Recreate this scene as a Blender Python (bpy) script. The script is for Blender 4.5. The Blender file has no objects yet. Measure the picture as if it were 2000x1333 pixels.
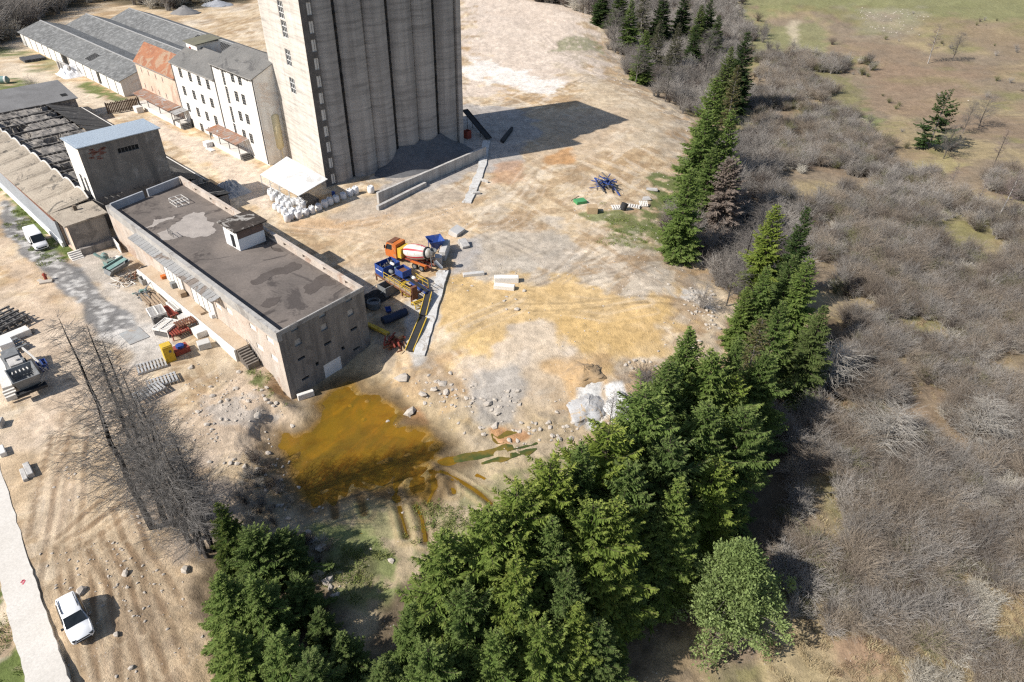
import bpy, math, random
import numpy as np
from mathutils import Vector, Matrix
S = bpy.context.scene
COL = S.collection
rnd = random.Random(7)

# ------------------------------------------------------------------ camera (drone, 24 mm equivalent, 52 m above the yard)
HC = 52.0
PITCH, ROLL, FPX = math.radians(35.97), math.radians(-1.1), 1333.0
_fw = np.array([0, math.cos(PITCH), -math.sin(PITCH)])
_rt, _dn = np.array([1., 0, 0]), np.array([0, -math.sin(PITCH), -math.cos(PITCH)])
_r2 = math.cos(ROLL) * _rt + math.sin(ROLL) * _dn
_d2 = -math.sin(ROLL) * _rt + math.cos(ROLL) * _dn
cd = bpy.data.cameras.new('camera')
cam = bpy.data.objects.new('camera', cd)
COL.objects.link(cam)
cd.sensor_width, cd.lens, cd.sensor_fit = 36, 36 * FPX / 2000, 'HORIZONTAL'
cd.clip_start, cd.clip_end = 0.5, 5000
_m = Matrix.Identity(4)
for i in range(3):
    _m[i][0], _m[i][1], _m[i][2] = _r2[i], -_d2[i], -_fw[i]
_m[2][3] = HC
cam.matrix_world = _m
S.camera = cam

# ------------------------------------------------------------------ world, sun, exposure
SUN_AZ, SUN_EL = 27.0, 41.0            # direction the shadows run (degrees from +X), sun elevation
w = bpy.data.worlds.new('World'); S.world = w; w.use_nodes = True
nt = w.node_tree; nt.nodes.clear()
sky = nt.nodes.new('ShaderNodeTexSky'); sky.sky_type = 'NISHITA'; sky.sun_disc = False
sky.sun_elevation = math.radians(SUN_EL); sky.sun_rotation = math.radians(270 - SUN_AZ)
sky.altitude = 600; sky.air_density = 1.0; sky.dust_density = 1.5
bg = nt.nodes.new('ShaderNodeBackground'); bg.inputs[1].default_value = 0.09
wo = nt.nodes.new('ShaderNodeOutputWorld')
nt.links.new(sky.outputs[0], bg.inputs[0]); nt.links.new(bg.outputs[0], wo.inputs[0])
sl = bpy.data.lights.new('sun', 'SUN'); sl.energy = 4.6; sl.angle = math.radians(0.53); sl.color = (1, 0.955, 0.89)
so = bpy.data.objects.new('sun', sl); COL.objects.link(so)
_a, _e = math.radians(SUN_AZ), math.radians(SUN_EL)
so.rotation_euler = Vector((math.cos(_a) * math.cos(_e), math.sin(_a) * math.cos(_e), -math.sin(_e))).to_track_quat('-Z', 'Y').to_euler()
so.location = (-60, -30, 90)
S.view_settings.view_transform = 'Standard'; S.view_settings.look = 'None'
S.view_settings.exposure = 0.5; S.view_settings.gamma = 1
S.cycles.use_denoising = False; S.cycles.filter_width = 1.3
S.cycles.max_bounces = 6; S.cycles.diffuse_bounces = 3; S.cycles.transparent_max_bounces = 6

# ------------------------------------------------------------------ helpers
def G(px, py, z=0.0):
    """world point at height z under a pixel of the 2000 x 1333 photograph"""
    d = _r2 * (px - 1000) + _d2 * (py - 666.5) + _fw * FPX
    t = (z - HC) / d[2]
    return np.array([0, 0, HC]) + t * d

def sst(a, b, x):
    t = np.clip((x - a) / (b - a), 0, 1)
    return t * t * (3 - 2 * t)

def _hash(ix, iy, seed):
    n = (ix.astype(np.int64) * 374761393 + iy.astype(np.int64) * 668265263 + seed * 1442695041) & 0xffffffff
    n = ((n ^ (n >> 13)) * 1274126177) & 0xffffffff
    return ((n ^ (n >> 16)) & 0xffff) / 65535.0

def vnoise(x, y, sc, seed=0):
    x = np.asarray(x) * sc; y = np.asarray(y) * sc
    ix, iy = np.floor(x), np.floor(y)
    fx, fy = x - ix, y - iy
    fx = fx * fx * (3 - 2 * fx); fy = fy * fy * (3 - 2 * fy)
    h = lambda a, b: _hash(ix + a, iy + b, seed)
    return (h(0, 0) * (1 - fx) + h(1, 0) * fx) * (1 - fy) + (h(0, 1) * (1 - fx) + h(1, 1) * fx) * fy

def fbm(x, y, sc, seed=0, n=4):
    s = 0; a = 1; t = 0
    for i in range(n):
        s = s + a * vnoise(x, y, sc, seed + i * 17); t += a; a *= .5; sc *= 2.03
    return s / t

def sdist(X, Y, poly):
    """signed distance to a polygon, negative inside"""
    P = np.array([p[:2] for p in poly]); n = len(P)
    best = np.full(X.shape, 1e18); ins = np.zeros(X.shape, bool)
    for i in range(n):
        a, b = P[i], P[(i + 1) % n]
        e = b - a; L2 = max(e @ e, 1e-9)
        t = np.clip(((X - a[0]) * e[0] + (Y - a[1]) * e[1]) / L2, 0, 1)
        best = np.minimum(best, (X - a[0] - t * e[0]) ** 2 + (Y - a[1] - t * e[1]) ** 2)
        if a[1] != b[1]:
            c = ((a[1] > Y) != (b[1] > Y)) & (X < e[0] * (Y - a[1]) / (b[1] - a[1]) + a[0])
            ins ^= c
    d = np.sqrt(best)
    return np.where(ins, -d, d)

def ldist(X, Y, line):
    best = np.full(X.shape, 1e18)
    for a, b in zip(line[:-1], line[1:]):
        a = np.array(a[:2]); b = np.array(b[:2]); e = b - a; L2 = max(e @ e, 1e-9)
        t = np.clip(((X - a[0]) * e[0] + (Y - a[1]) * e[1]) / L2, 0, 1)
        best = np.minimum(best, (X - a[0] - t * e[0]) ** 2 + (Y - a[1] - t * e[1]) ** 2)
    return np.sqrt(best)

def PX(pts, z=0.0):
    return [tuple(G(x, y, z)[:2]) for x, y in pts]

class MB:
    """collects shapes; build() links them as one mesh object"""
    def __init__(s): s.v = []; s.f = []; s.m = []
    def add(s, vs, fs, mi=0):
        o = len(s.v); s.v += [tuple(map(float, p)) for p in vs]
        for f in fs: s.f.append(tuple(i + o for i in f)); s.m.append(mi)
        return s
    def box(s, c, size, rz=0, mi=0, rx=0, ry=0, taper=1.0):
        M = Matrix.Rotation(rz, 3, 'Z') @ Matrix.Rotation(ry, 3, 'Y') @ Matrix.Rotation(rx, 3, 'X')
        vs = []
        for z in (-.5, .5):
            k = taper if z > 0 else 1
            for x, y in ((-.5, -.5), (.5, -.5), (.5, .5), (-.5, .5)):
                p = M @ Vector((x * size[0] * k, y * size[1] * k, z * size[2])); vs.append((c[0] + p[0], c[1] + p[1], c[2] + p[2]))
        return s.add(vs, [(3, 2, 1, 0), (4, 5, 6, 7), (0, 1, 5, 4), (1, 2, 6, 5), (2, 3, 7, 6), (3, 0, 4, 7)], mi)
    def bx(s, x0, x1, y0, y1, z0, z1, mi=0):
        return s.box(((x0 + x1) / 2, (y0 + y1) / 2, (z0 + z1) / 2), (x1 - x0, y1 - y0, z1 - z0), 0, mi)
    def prism(s, poly, z0, z1, mi=0, mt=None):
        n = len(poly); z0 = [z0] * n if not hasattr(z0, '__len__') else z0; z1 = [z1] * n if not hasattr(z1, '__len__') else z1
        vs = [(p[0], p[1], z) for p, z in zip(poly, z0)] + [(p[0], p[1], z) for p, z in zip(poly, z1)]
        s.add(vs, [(i, (i + 1) % n, (i + 1) % n + n, i + n) for i in range(n)] + [tuple(range(n - 1, -1, -1))], mi)
        return s.add(vs[n:], [tuple(range(n))], mi if mt is None else mt)
    def tube(s, p0, p1, r0, r1=None, n=6, mi=0, cap=True):
        r1 = r0 if r1 is None else r1
        a, b = Vector(p0), Vector(p1); d = (b - a)
        if d.length < 1e-6: return s
        d.normalize(); u = d.orthogonal().normalized(); w_ = d.cross(u)
        vs = []
        for c, r in ((a, r0), (b, r1)):
            for i in range(n):
                t = 2 * math.pi * i / n; vs.append(c + u * (r * math.cos(t)) + w_ * (r * math.sin(t)))
        fs = [(i, (i + 1) % n, (i + 1) % n + n, i + n) for i in range(n)]
        if cap: fs += [tuple(range(n - 1, -1, -1)), tuple(range(n, 2 * n))]
        return s.add(vs, fs, mi)
    def lathe(s, axis0, axis1, prof, n=16, mi=0, mf=None):
        """prof: list of (t along axis in metres, radius)"""
        a = Vector(axis0); d = (Vector(axis1) - a).normalized(); u = d.orthogonal().normalized(); w_ = d.cross(u)
        vs = []; fs = []; ms = []
        for t, r in prof:
            for i in range(n):
                q = 2 * math.pi * i / n; vs.append(a + d * t + (u * math.cos(q) + w_ * math.sin(q)) * r)
        o = len(s.v); s.v += [tuple(p) for p in vs]
        for k in range(len(prof) - 1):
            for i in range(n):
                s.f.append((o + k * n + i, o + k * n + (i + 1) % n, o + (k + 1) * n + (i + 1) % n, o + (k + 1) * n + i)); s.m.append(mf(k, i) if mf else mi)
        s.f.append(tuple(o + i for i in range(n - 1, -1, -1))); s.m.append(mi)
        s.f.append(tuple(o + (len(prof) - 1) * n + i for i in range(n))); s.m.append(mi)
        return s
    def bar(s, p0, p1, w_=.08, h=.08, mi=0):
        a, b = Vector(p0), Vector(p1); d = b - a; L = d.length
        if L < 1e-6: return s
        q = d.to_track_quat('X', 'Z').to_matrix(); vs = []
        for x in (0, L):
            for y, z in ((-w_ / 2, -h / 2), (w_ / 2, -h / 2), (w_ / 2, h / 2), (-w_ / 2, h / 2)): vs.append(a + q @ Vector((x, y, z)))
        return s.add(vs, [(3, 2, 1, 0), (4, 5, 6, 7), (0, 1, 5, 4), (1, 2, 6, 5), (2, 3, 7, 6), (3, 0, 4, 7)], mi)
    def mesh(s, name, mats):
        me = bpy.data.meshes.new(name); me.from_pydata(s.v, [], s.f)
        for m in (mats if isinstance(mats, (list, tuple)) else [mats]): me.materials.append(m)
        if me.materials and len(me.materials) > 1: me.polygons.foreach_set('material_index', s.m)
        me.update(); return me
    def build(s, name, mats, parent=None, smooth=False):
        o = bpy.data.objects.new(name, s.mesh(name, mats)); COL.objects.link(o)
        if parent: o.parent = parent
        if smooth: o.data.polygons.foreach_set('use_smooth', [True] * len(o.data.polygons))
        return o

def tag(o, label=None, cat=None, group=None, kind=None):
    for k, v in (('label', label), ('category', cat), ('group', group), ('kind', kind)):
        if v: o[k] = v
    return o
def thing(name, label, cat, loc=(0, 0, 0), rz=0, group=None):
    o = bpy.data.objects.new(name, None); COL.objects.link(o); o.empty_display_size = .3
    o.location = tuple(map(float, loc)); o.rotation_euler = (0, 0, rz)
    return tag(o, label, cat, group)
def solo(name, mb, mats, label, cat, loc=(0, 0, 0), rz=0, group=None, rx=0, ry=0):
    o = mb.build(name, mats); o.location = tuple(map(float, loc)); o.rotation_euler = (rx, ry, rz)
    return tag(o, label, cat, group)
def dup(root, loc, rz, label=None, group=None, sc=None):
    r = root.copy(); COL.objects.link(r); r.location = tuple(map(float, loc)); r.rotation_euler = (0, 0, rz)
    if sc: r.scale = sc if hasattr(sc, '__len__') else (sc, sc, sc)
    if label: r['label'] = label
    if group: r['group'] = group
    for ch in list(root.children):
        c = ch.copy(); COL.objects.link(c); c.parent = r
        for g in ch.children:
            d = g.copy(); COL.objects.link(d); d.parent = c
    return r

# ------------------------------------------------------------------ materials
def nodes_of(name):
    m = bpy.data.materials.new(name); m.use_nodes = True
    t = m.node_tree; b = t.nodes['Principled BSDF']
    return m, t, b
def _noise(t, vec, sc, det=4, rough=.6, dist=0):
    n = t.nodes.new('ShaderNodeTexNoise'); n.inputs['Scale'].default_value = sc; n.inputs['Detail'].default_value = det
    n.inputs['Roughness'].default_value = rough; n.inputs['Distortion'].default_value = dist
    if vec: t.links.new(vec, n.inputs['Vector'])
    return n.outputs['Fac']
def _ramp(t, fac, stops):
    r = t.nodes.new('ShaderNodeValToRGB'); t.links.new(fac, r.inputs[0]); e = r.color_ramp.elements
    while len(e) < len(stops): e.new(.5)
    for q, (p, c) in zip(e, stops): q.position = p; q.color = (c, c, c, 1) if not hasattr(c, '__len__') else (*c[:3], 1)
    return r.outputs[0]
def _mix(t, fac, a, b, mode='MIX'):
    n = t.nodes.new('ShaderNodeMix'); n.data_type = 'RGBA'; n.blend_type = mode
    for sock, v in ((n.inputs[0], fac), (n.inputs[6], a), (n.inputs[7], b)):
        if hasattr(v, 'node'): t.links.new(v, sock)
        elif hasattr(v, '__len__'): sock.default_value = (*v[:3], 1)
        else: sock.default_value = v
    return n.outputs[2]
def _vec(t, kind='Object', scale=(1, 1, 1)):
    c = t.nodes.new('ShaderNodeTexCoord'); mp = t.nodes.new('ShaderNodeMapping'); mp.inputs['Scale'].default_value = scale
    t.links.new(c.outputs[kind], mp.inputs['Vector']); return mp.outputs[0]
def pm(name, c1, c2=None, sc=1.0, rough=.85, bump=.15, c3=None, st=None, stsc=(1.2, 1.2, .08), metal=0, spec=.3, lo=.35, hi=.68, fine=.22, tint=0):
    """painted / mineral surface: two tones, optional third patch tone, optional vertical streaks (st colour)"""
    m, t, b = nodes_of(name)
    c2 = c2 or tuple(x * .72 for x in c1)
    v = _vec(t)
    n1 = _noise(t, v, sc, 5, .62, .4)
    col = _mix(t, _ramp(t, n1, [(lo, 0), (hi, 1)]), c1, c2)
    if c3:
        n3 = _noise(t, v, sc * .43 + .07, 6, .7, 1.2)
        col = _mix(t, _ramp(t, n3, [(.54, 0), (.6, 1)]), col, c3)
    if st:
        n4 = _noise(t, _vec(t, 'Object', stsc), 1.0, 4, .6)
        col = _mix(t, _ramp(t, n4, [(.46, 0), (.66, .85)]), col, st)
    nf = _noise(t, v, sc * 9 + 3, 3, .7)
    col = _mix(t, 1.0, col, _ramp(t, nf, [(.25, 1 - fine * 1.6), (.75, 1 + fine * .6)]), 'MULTIPLY')
    if tint:
        oi = t.nodes.new('ShaderNodeObjectInfo'); col = _mix(t, 1.0, col, _ramp(t, oi.outputs['Random'], [(0, 1 - tint), (1, 1 + tint * .5)]), 'MULTIPLY')
    t.links.new(col, b.inputs['Base Color'])
    b.inputs['Roughness'].default_value = rough; b.inputs['Metallic'].default_value = metal; b.inputs['Specular IOR Level'].default_value = spec
    if bump:
        bp = t.nodes.new('ShaderNodeBump'); bp.inputs['Strength'].default_value = min(1, bump * 2); bp.inputs['Distance'].default_value = .06
        t.links.new(nf, bp.inputs['Height']); t.links.new(bp.outputs[0], b.inputs['Normal'])
    return m
# ------------------------------------------------------------------ GROUND
YARD = PX([(-200, 1500), (300, 1500), (372, 1180), (345, 1040), (400, 965), (455, 870), (525, 782)], 0) + \
       PX([(575, 705), (690, 612), (735, 640), (800, 705), (900, 740), (1010, 760), (1130, 765), (1225, 760), (1265, 715), (1390, 665), (1418, 630), (1385, 545), (1325, 468),
           (1318, 400), (1350, 300), (1338, 232), (1290, 185), (1208, 140), (1185, 90), (1172, 35), (1120, 12), (1000, -8), (900, -40)], 0) + \
       [(-200, 900), (-1500, 900), (-1500, -100)]
LOWP = PX([(1240, 800), (1290, 700), (1430, 640), (1400, 540), (1340, 450), (1330, 400), (1370, 300), (1350, 215), (1220, 120), (1190, 30)], 0)
PUD = PX([(612, 790), (640, 762), (680, 742), (696, 744), (708, 766), (740, 771), (770, 786), (797, 808), (782, 828), (836, 830), (852, 851), (874, 868), (858, 890),
          (905, 902), (860, 915), (846, 905), (858, 940), (852, 968), (832, 990), (812, 975), (796, 972), (782, 955), (756, 962), (700, 962), (650, 985), (612, 994), (586, 980), (562, 936), (556, 900),
          (541, 876), (545, 843), (575, 846), (600, 838), (624, 812)], -3.3)
STREAM = [PX([(858, 902), (905, 893), (950, 886), (1000, 876), (1050, 872)], -3.3), PX([(940, 905), (1000, 893), (1048, 882)], -3.3), PX([(985, 870), (965, 858), (1010, 852)], -3.3)]
WZ = -3.36
RUTS = [PX(l, -3.3) for l in ([(800, 918), (780, 935), (773, 960), (782, 1000), (795, 1050)], [(845, 925), (850, 950), (835, 985)], [(812, 985), (824, 1015), (831, 1060)],
        [(770, 950), (790, 928), (830, 917), (870, 924), (915, 950), (960, 985)], [(700, 950), (740, 965), (775, 975)],
        [(650, 975), (655, 1010)], [(700, 965), (712, 1005)], [(880, 940), (885, 962)])]
STREAKS = [PX(l, -3.3) for l in ([(640, 900), (700, 860), (740, 840)], [(600, 900), (660, 862)], [(700, 900), (760, 870), (800, 838)], [(720, 915), (800, 880), (845, 848)], [(660, 930), (720, 905), (760, 900)],
        [(580, 890), (600, 870), (640, 850)], [(690, 845), (700, 790)], [(730, 830), (716, 785)], [(760, 900), (820, 885), (862, 866)], [(630, 960), (700, 930)], [(700, 885), (720, 862), (735, 835)])]
LTRK = [PX(l, 0) for l in ([(140, 800), (130, 870), (120, 980), (100, 1120), (95, 1180)], [(160, 800), (150, 880), (143, 980), (128, 1060), (135, 1130), (150, 1150)],
        [(118, 850), (90, 960), (75, 1040)], [(230, 960), (170, 1010), (125, 1052)], [(240, 985), (180, 1030), (130, 1062)], [(175, 1040), (190, 1120), (205, 1200), (215, 1300)],
        [(235, 980), (262, 1060), (300, 1120), (330, 1170)], [(205, 1070), (240, 1160), (265, 1260), (275, 1340)], [(225, 1060), (275, 1140), (300, 1200), (330, 1280)], [(150, 1060), (160, 1150), (150, 1280), (165, 1345)],
        [(180, 1180), (200, 1260), (205, 1340)], [(120, 1250), (140, 1340)], [(250, 1120), (262, 1200), (290, 1290), (300, 1345)], [(190, 1060), (225, 1130), (250, 1230)])]
def _pair(l, g=.8):
    l = [np.array(p) for p in l]; a = []; b = []
    for i, p in enumerate(l):
        d = l[min(i + 1, len(l) - 1)] - l[max(i - 1, 0)]; d = d / np.linalg.norm(d); n = np.array([-d[1], d[0]]); a.append(tuple(p + n * g)); b.append(tuple(p - n * g))
    return [a, b]
LTRK = [q for l in LTRK for q in _pair(l)]
NTRK = [q for l_ in ([(760, 400), (860, 350), (930, 320)], [(700, 480), (800, 430), (900, 400)], [(1040, 330), (1010, 370), (960, 420)], [(1060, 335), (1040, 380), (1000, 430), (930, 470)], [(600, 440), (700, 455), (760, 470)],
        [(1140, 310), (1160, 350), (1120, 400)], [(520, 440), (640, 450), (740, 430)], [(880, 700), (920, 735)], [(1100, 590), (1180, 600), (1260, 580)], [(1090, 600), (1180, 612), (1270, 596)], [(900, 640), (1000, 600), (1090, 540), (1150, 480)]) for q in _pair(PX(l_, 0), 1.0)]

_HF = (G(540, 652, 6.7)[:2], G(709, 562, 6.7)[:2])
def Zf(X, Y):
    X = np.asarray(X, float); Y = np.asarray(Y, float)
    d = sdist(X, Y, YARD)
    east = sst(-4, 14, sdist_low(X, Y))
    wdt = 9 + 3 * vnoise(X, Y, .09, 3)
    k = sst(-2.0, 1, d / wdt * 1.25 - .35 + (fbm(X, Y, .12, 5) - .5) * .28)
    z = -3.22 * k
    z = z - east * k * (1.6 + 2.2 * sst(8, 50, d))
    und = (fbm(X, Y, .02, 8, 3) - .5)
    z = z + und * 3.0 * sst(25, 120, d)
    # roughness: more off the yard
    z = z + (fbm(X, Y, .35, 11, 5) - .5) * (.07 + .75 * sst(-2, 3, d) * (1 - .6 * sst(8, 16, d))) + (vnoise(X, Y, 1.3, 15) - .5) * (.03 + .16 * sst(-2, 3, d))
    far = sst(180, 420, np.hypot(X, Y)) * sst(-40, 60, X)
    z = z + far * 9 * sst(150, 480, Y)
    # puddle basin
    p = sdist(X, Y, PUD) + (fbm(X, Y, .5, 21) - .5) * 2.2
    z = np.where(p < 4, z * (1 - sst(4, 0, p)) + sst(4, 0, p) * (-3.27 + .10 * (fbm(X, Y, .6, 31) - .5)), z)
    z = z - .42 * sst(.5, -3.5, p)
    a_, b_ = _HF; e_ = (b_ - a_) / np.linalg.norm(b_ - a_); s_ = (X - a_[0]) * e_[0] + (Y - a_[1]) * e_[1]; o_ = (X - a_[0]) * e_[1] - (Y - a_[1]) * e_[0]
    tgt = np.interp(s_, [-3, 0, 8, 13, 17], [-3.1, -3.25, -3.2, -1.9, -1.2]); kf = sst(-4, -1, o_) * sst(4.5, 1.2, o_) * sst(-2, .5, s_) * sst(16, 12.5, s_); z = z * (1 - kf) + np.minimum(z, tgt) * kf
    # bermed flat under the white road and the buildings stay level
    return z
_low = None
def sdist_low(X, Y):
    return X - np.interp(Y, _LY, _LX)
_lp = sorted([(p[1], p[0]) for p in LOWP]); _LY = np.array([20] + [a for a, b in _lp]); _LX = np.array([_lp[0][1] - 14] + [b for a, b in _lp])

def carve(X, Y, z):
    for l in RUTS:
        d = ldist(X, Y, l); z = z - .15 * sst(.5, .15, d) * vnoise(X, Y, .5, 8) + .12 * np.exp(-((d - .75) / .25) ** 2)
    for l in STREAKS:
        d = ldist(X, Y, l); z = z + .34 * sst(.7, .1, d) * vnoise(X, Y, .8, 9)
    for l in STREAM:
        d = ldist(X, Y, l) + (vnoise(X, Y, .6, 4) - .5) * 1.0
        k = sst(1.0, .3, d); z = z - .12 * k
    for l in LTRK:
        d = ldist(X, Y, l); 
        v_ = sst(.35, .7, vnoise(X, Y, .25, 13)); z = z - .012 * sst(.3, .2, d) * v_
    return z

def zat(x, y):
    a = np.array([x]); b = np.array([y]); return float(carve(a, b, Zf(a, b))[0])
def P(px, py):
    """point on the ground under a pixel"""
    z = 0.0
    for _ in range(7):
        p = G(px, py, z); z = .5 * z + .5 * zat(p[0], p[1])
    return np.array([p[0], p[1], zat(p[0], p[1])])
def ang(a, b):
    p, q = G(*a), G(*b); return math.atan2(q[1] - p[1], q[0] - p[0])

def axis(parts):
    out = []
    for a, b, s in parts: out += list(np.arange(a, b, s))
    return np.array(out + [parts[-1][1]])
def grow(a, b, s0, k):
    out = [a]; s = s0
    while out[-1] < b: out.append(out[-1] + s); s *= k
    return out
gx = np.array(sorted([-v for v in grow(100, 900, .8, 1.05)]) + list(np.arange(-99.6, -45, .4)) + list(np.arange(-45, -17, .14)) + list(np.arange(-17, 26, .21)) + list(np.arange(26, 62, .45)) + grow(62, 900, .6, 1.035))
gy = np.array([-60, -40, -20, 0, 10, 18, 22] + list(np.arange(24, 58, .15)) + list(np.arange(58, 104, .22)) + list(np.arange(104, 180, .42)) + grow(180, 1500, .6, 1.03))
GX, GY = np.meshgrid(gx, gy)
X, Y = GX.ravel(), GY.ravel()
Zg = carve(X, Y, Zf(X, Y))
nx, ny = len(gx), len(gy)

# --- albedo map of the soil (what the ground is made of: sand, limestone dust, clay, gravel, turf, needle litter)
C = np.zeros((X.size, 3))
dY = sdist(X, Y, YARD)
n1 = fbm(X, Y, .05, 41, 5); n2 = fbm(X, Y, .2, 43, 5); n3 = fbm(X, Y, .9, 45, 4)
ca, sa = math.cos(math.radians(47)), math.sin(math.radians(47))
nst = fbm(X * ca + Y * sa, (-X * sa + Y * ca) * 3.2, .06, 51, 5)     # drag marks along the yard
def lerp(a, b, k): return a + (np.asarray(b) - a) * np.asarray(k)[:, None]
sand = np.array([.525, .41, .275]); pale = np.array([.58, .475, .345]); clay = np.array([.48, .31, .15]); grey = np.array([.36, .34, .32]); white = np.array([.72, .69, .65])
C[:] = sand
C = lerp(C, pale, sst(.45, .62, n1 * .6 + nst * .4))
C = lerp(C, clay, .6 * sst(.55, .68, fbm(X, Y, .045, 61, 5)))
C = lerp(C, grey, .48 * sst(.56, .68, fbm(X, Y, .07, 71, 5)))
C = lerp(C, np.array([.30, .23, .17]), .5 * sst(.56, .72, n2))
def zone(poly, col, k=1.0, soft=3, rag=3.0, seed=1, sc=.25, z=0, thr=None):
    global C
    pw = PX(poly, z)
    a = np.array(pw); m = (X > a[:, 0].min() - soft - rag) & (X < a[:, 0].max() + soft + rag) & (Y > a[:, 1].min() - soft - rag) & (Y < a[:, 1].max() + soft + rag)
    if not m.any(): return
    d = sdist(X[m], Y[m], pw) + (fbm(X[m], Y[m], sc, seed, 6) - .5) * 2.6 * rag; soft = soft * .45
    kk = k * sst(soft, -soft, d)
    if thr is not None: kk = kk * sst(thr - .07, thr + .07, fbm(X[m], Y[m], thr_sc, seed + 5, 5))
    C[m] = lerp(C[m], col, kk)
thr_sc = .5
# scraped brown streaks and an eroded rim
for a0, s_ in ((18, 211), (58, 217), (128, 223)):
    c_, q_ = math.cos(math.radians(a0)), math.sin(math.radians(a0))
    st_n = fbm(X * c_ + Y * q_, (-X * q_ + Y * c_) * 6, .10, s_, 6)
    C = lerp(C, (.34, .235, .14), .55 * sst(.60, .655, st_n) * sst(2, -3, dY)); C = lerp(C, (.66, .57, .46), .45 * sst(.385, .33, st_n) * sst(2, -3, dY))
rim_n = fbm(X, Y, .30, 231, 6)
C = lerp(C, (.37, .255, .15), .75 * sst(.52, .58, rim_n) * sst(-7, -2, dY) * sst(9, 4, dY)); C = lerp(C, (.30, .26, .22), .6 * sst(.55, .6, fbm(X, Y, .5, 237, 6)) * sst(-6, -1, dY) * sst(9, 4, dY))
# centre plateau: ochre
zone([(850, 560), (1000, 520), (1180, 540), (1330, 620), (1200, 680), (1000, 680), (860, 660)], (.56, .395, .19), .85, 5, 8, 3)
zone([(1080, 640), (1250, 590), (1330, 560), (1300, 660), (1150, 680)], (.58, .40, .18), .75, 3, 5, 4)
zone([(880, 640), (930, 690), (980, 700), (940, 640)], (.58, .42, .20), .7, 3, 4, 14)
zone([(900, 700), (1060, 640), (1120, 700), (960, 740)], (.54, .47, .40), .75, 3, 5, 5)
zone([(880, 460), (1080, 440), (1120, 520), (930, 540)], (.44, .40, .35), .75, 3, 5, 6)
zone([(640, 400), (900, 400), (880, 480), (700, 500), (560, 440)], (.55, .42, .29), .75, 4, 5, 7)
zone([(560, 440), (700, 420), (800, 400), (760, 430), (640, 460)], (.52, .33, .18), .5, 3, 3, 17)
# upper right plateau: pale pinkish
zone([(905, -20), (1150, 10), (1180, 120), (1080, 170), (920, 190), (905, 120)], (.60, .515, .45), .8, 8, 12, 8)
zone([(910, 110), (1090, 160), (1085, 185), (1020, 180), (905, 140)], (.73, .69, .65), .85, 3, 5, 9)
zone([(1060, 80), (1180, 60), (1200, 130), (1110, 130)], (.34, .29, .22), .55, 4, 6, 10, thr=.45)
zone([(1090, 130), (1260, 190), (1330, 240), (1300, 300), (1150, 200)], (.48, .40, .30), .6, 6, 6, 11)
zone([(1030, 220), (1230, 215), (1200, 300), (1040, 320)], (.46, .36, .26), .7, 5, 5, 12)
zone([(1060, 305), (1110, 290), (1110, 320), (1050, 335)], (.42, .23, .10), .8, 2, 2, 13)
# foot of the silo: grey stone dust and red clay
zone([(880, 200), (1010, 210), (1060, 260), (1000, 330), (900, 340), (780, 395), (720, 395), (760, 350)], (.36, .34, .33), .85, 2, 3, 15)
zone([(700, 395), (860, 360), (930, 380), (800, 420), (650, 440)], (.40, .36, .32), .6, 3, 3, 16)
zone([(960, 320), (1030, 310), (1010, 350), (950, 370)], (.44, .27, .17), .7, 2, 2, 18)
# concrete pad by the mixer
zone([(800, 560), (870, 525), (860, 600), (815, 690), (790, 640)], (.42, .41, .40), .9, 1, 1.2, 19)
zone([(870, 480), (930, 470), (930, 530), (880, 540)], (.40, .38, .37), .85, 2, 2, 20)
# mill lane and left yard
zone([(300, 230), (540, 350), (520, 420), (420, 330), (290, 260)], (.60, .51, .43), .85, 2, 2, 21)
zone([(0, 110), (60, 130), (180, 180), (250, 205), (260, 230), (120, 190), (0, 150)], (.62, .53, .42), .9, 3, 3, 22)
zone([(0, 480), (130, 560), (250, 700), (300, 760), (200, 860), (0, 900)], (.58, .47, .37), .7, 4, 5, 23)
zone([(150, 540), (260, 640), (330, 640), (280, 560), (230, 490), (150, 500)], (.47, .43, .39), .9, 2, 2, 24)
zone([(0, 385), (40, 405), (130, 505), (285, 655), (275, 668), (205, 655), (120, 565), (0, 455)], (.185, .185, .19), .95, .8, 1.0, 25)
thr_sc = 1.3
zone([(0, 395), (40, 415), (130, 515), (280, 650), (205, 650), (120, 555), (0, 445)], (.50, .49, .48), .85, .8, 1, 26, thr=.54)
thr_sc = .5
zone([(205, 660), (300, 640), (330, 690), (260, 720)], (.50, .48, .46), .8, 2, 2, 27)
zone([(250, 560), (300, 520), (460, 690), (400, 700)], (.46, .37, .27), .7, 2, 2, 28)
zone([(300, 850), (430, 760), (500, 700), (560, 790), (500, 840), (380, 900)], (.56, .45, .35), .7, 3, 3, 29)
zone([(470, 720), (530, 790), (480, 800), (400, 790)], (.44, .42, .40), .6, 2, 3, 30, thr=.5)
# bottom left dirt, with larch shade tinted in on one zone
zone([(0, 880), (200, 850), (340, 980), (360, 1150), (420, 1360), (110, 1360), (60, 1100)], (.52, .395, .265), .85, 5, 4, 31)
zone([(200, 1020), (330, 1080), (370, 1340), (260, 1360), (180, 1120)], (.36, .265, .19), .7, 3, 4, 32, thr=.46)
zone([(80, 850), (170, 840), (150, 1000), (90, 1060), (70, 960)], (.60, .50, .40), .7, 3, 3, 33)
zone([(255, 870), (400, 900), (560, 960), (620, 1080), (480, 1000), (330, 1080), (260, 960)], (.37, .31, .265), .7, 3, 3, 34)  # grey tint stands for the larches' shade and twigs, painted into the soil colour
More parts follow.
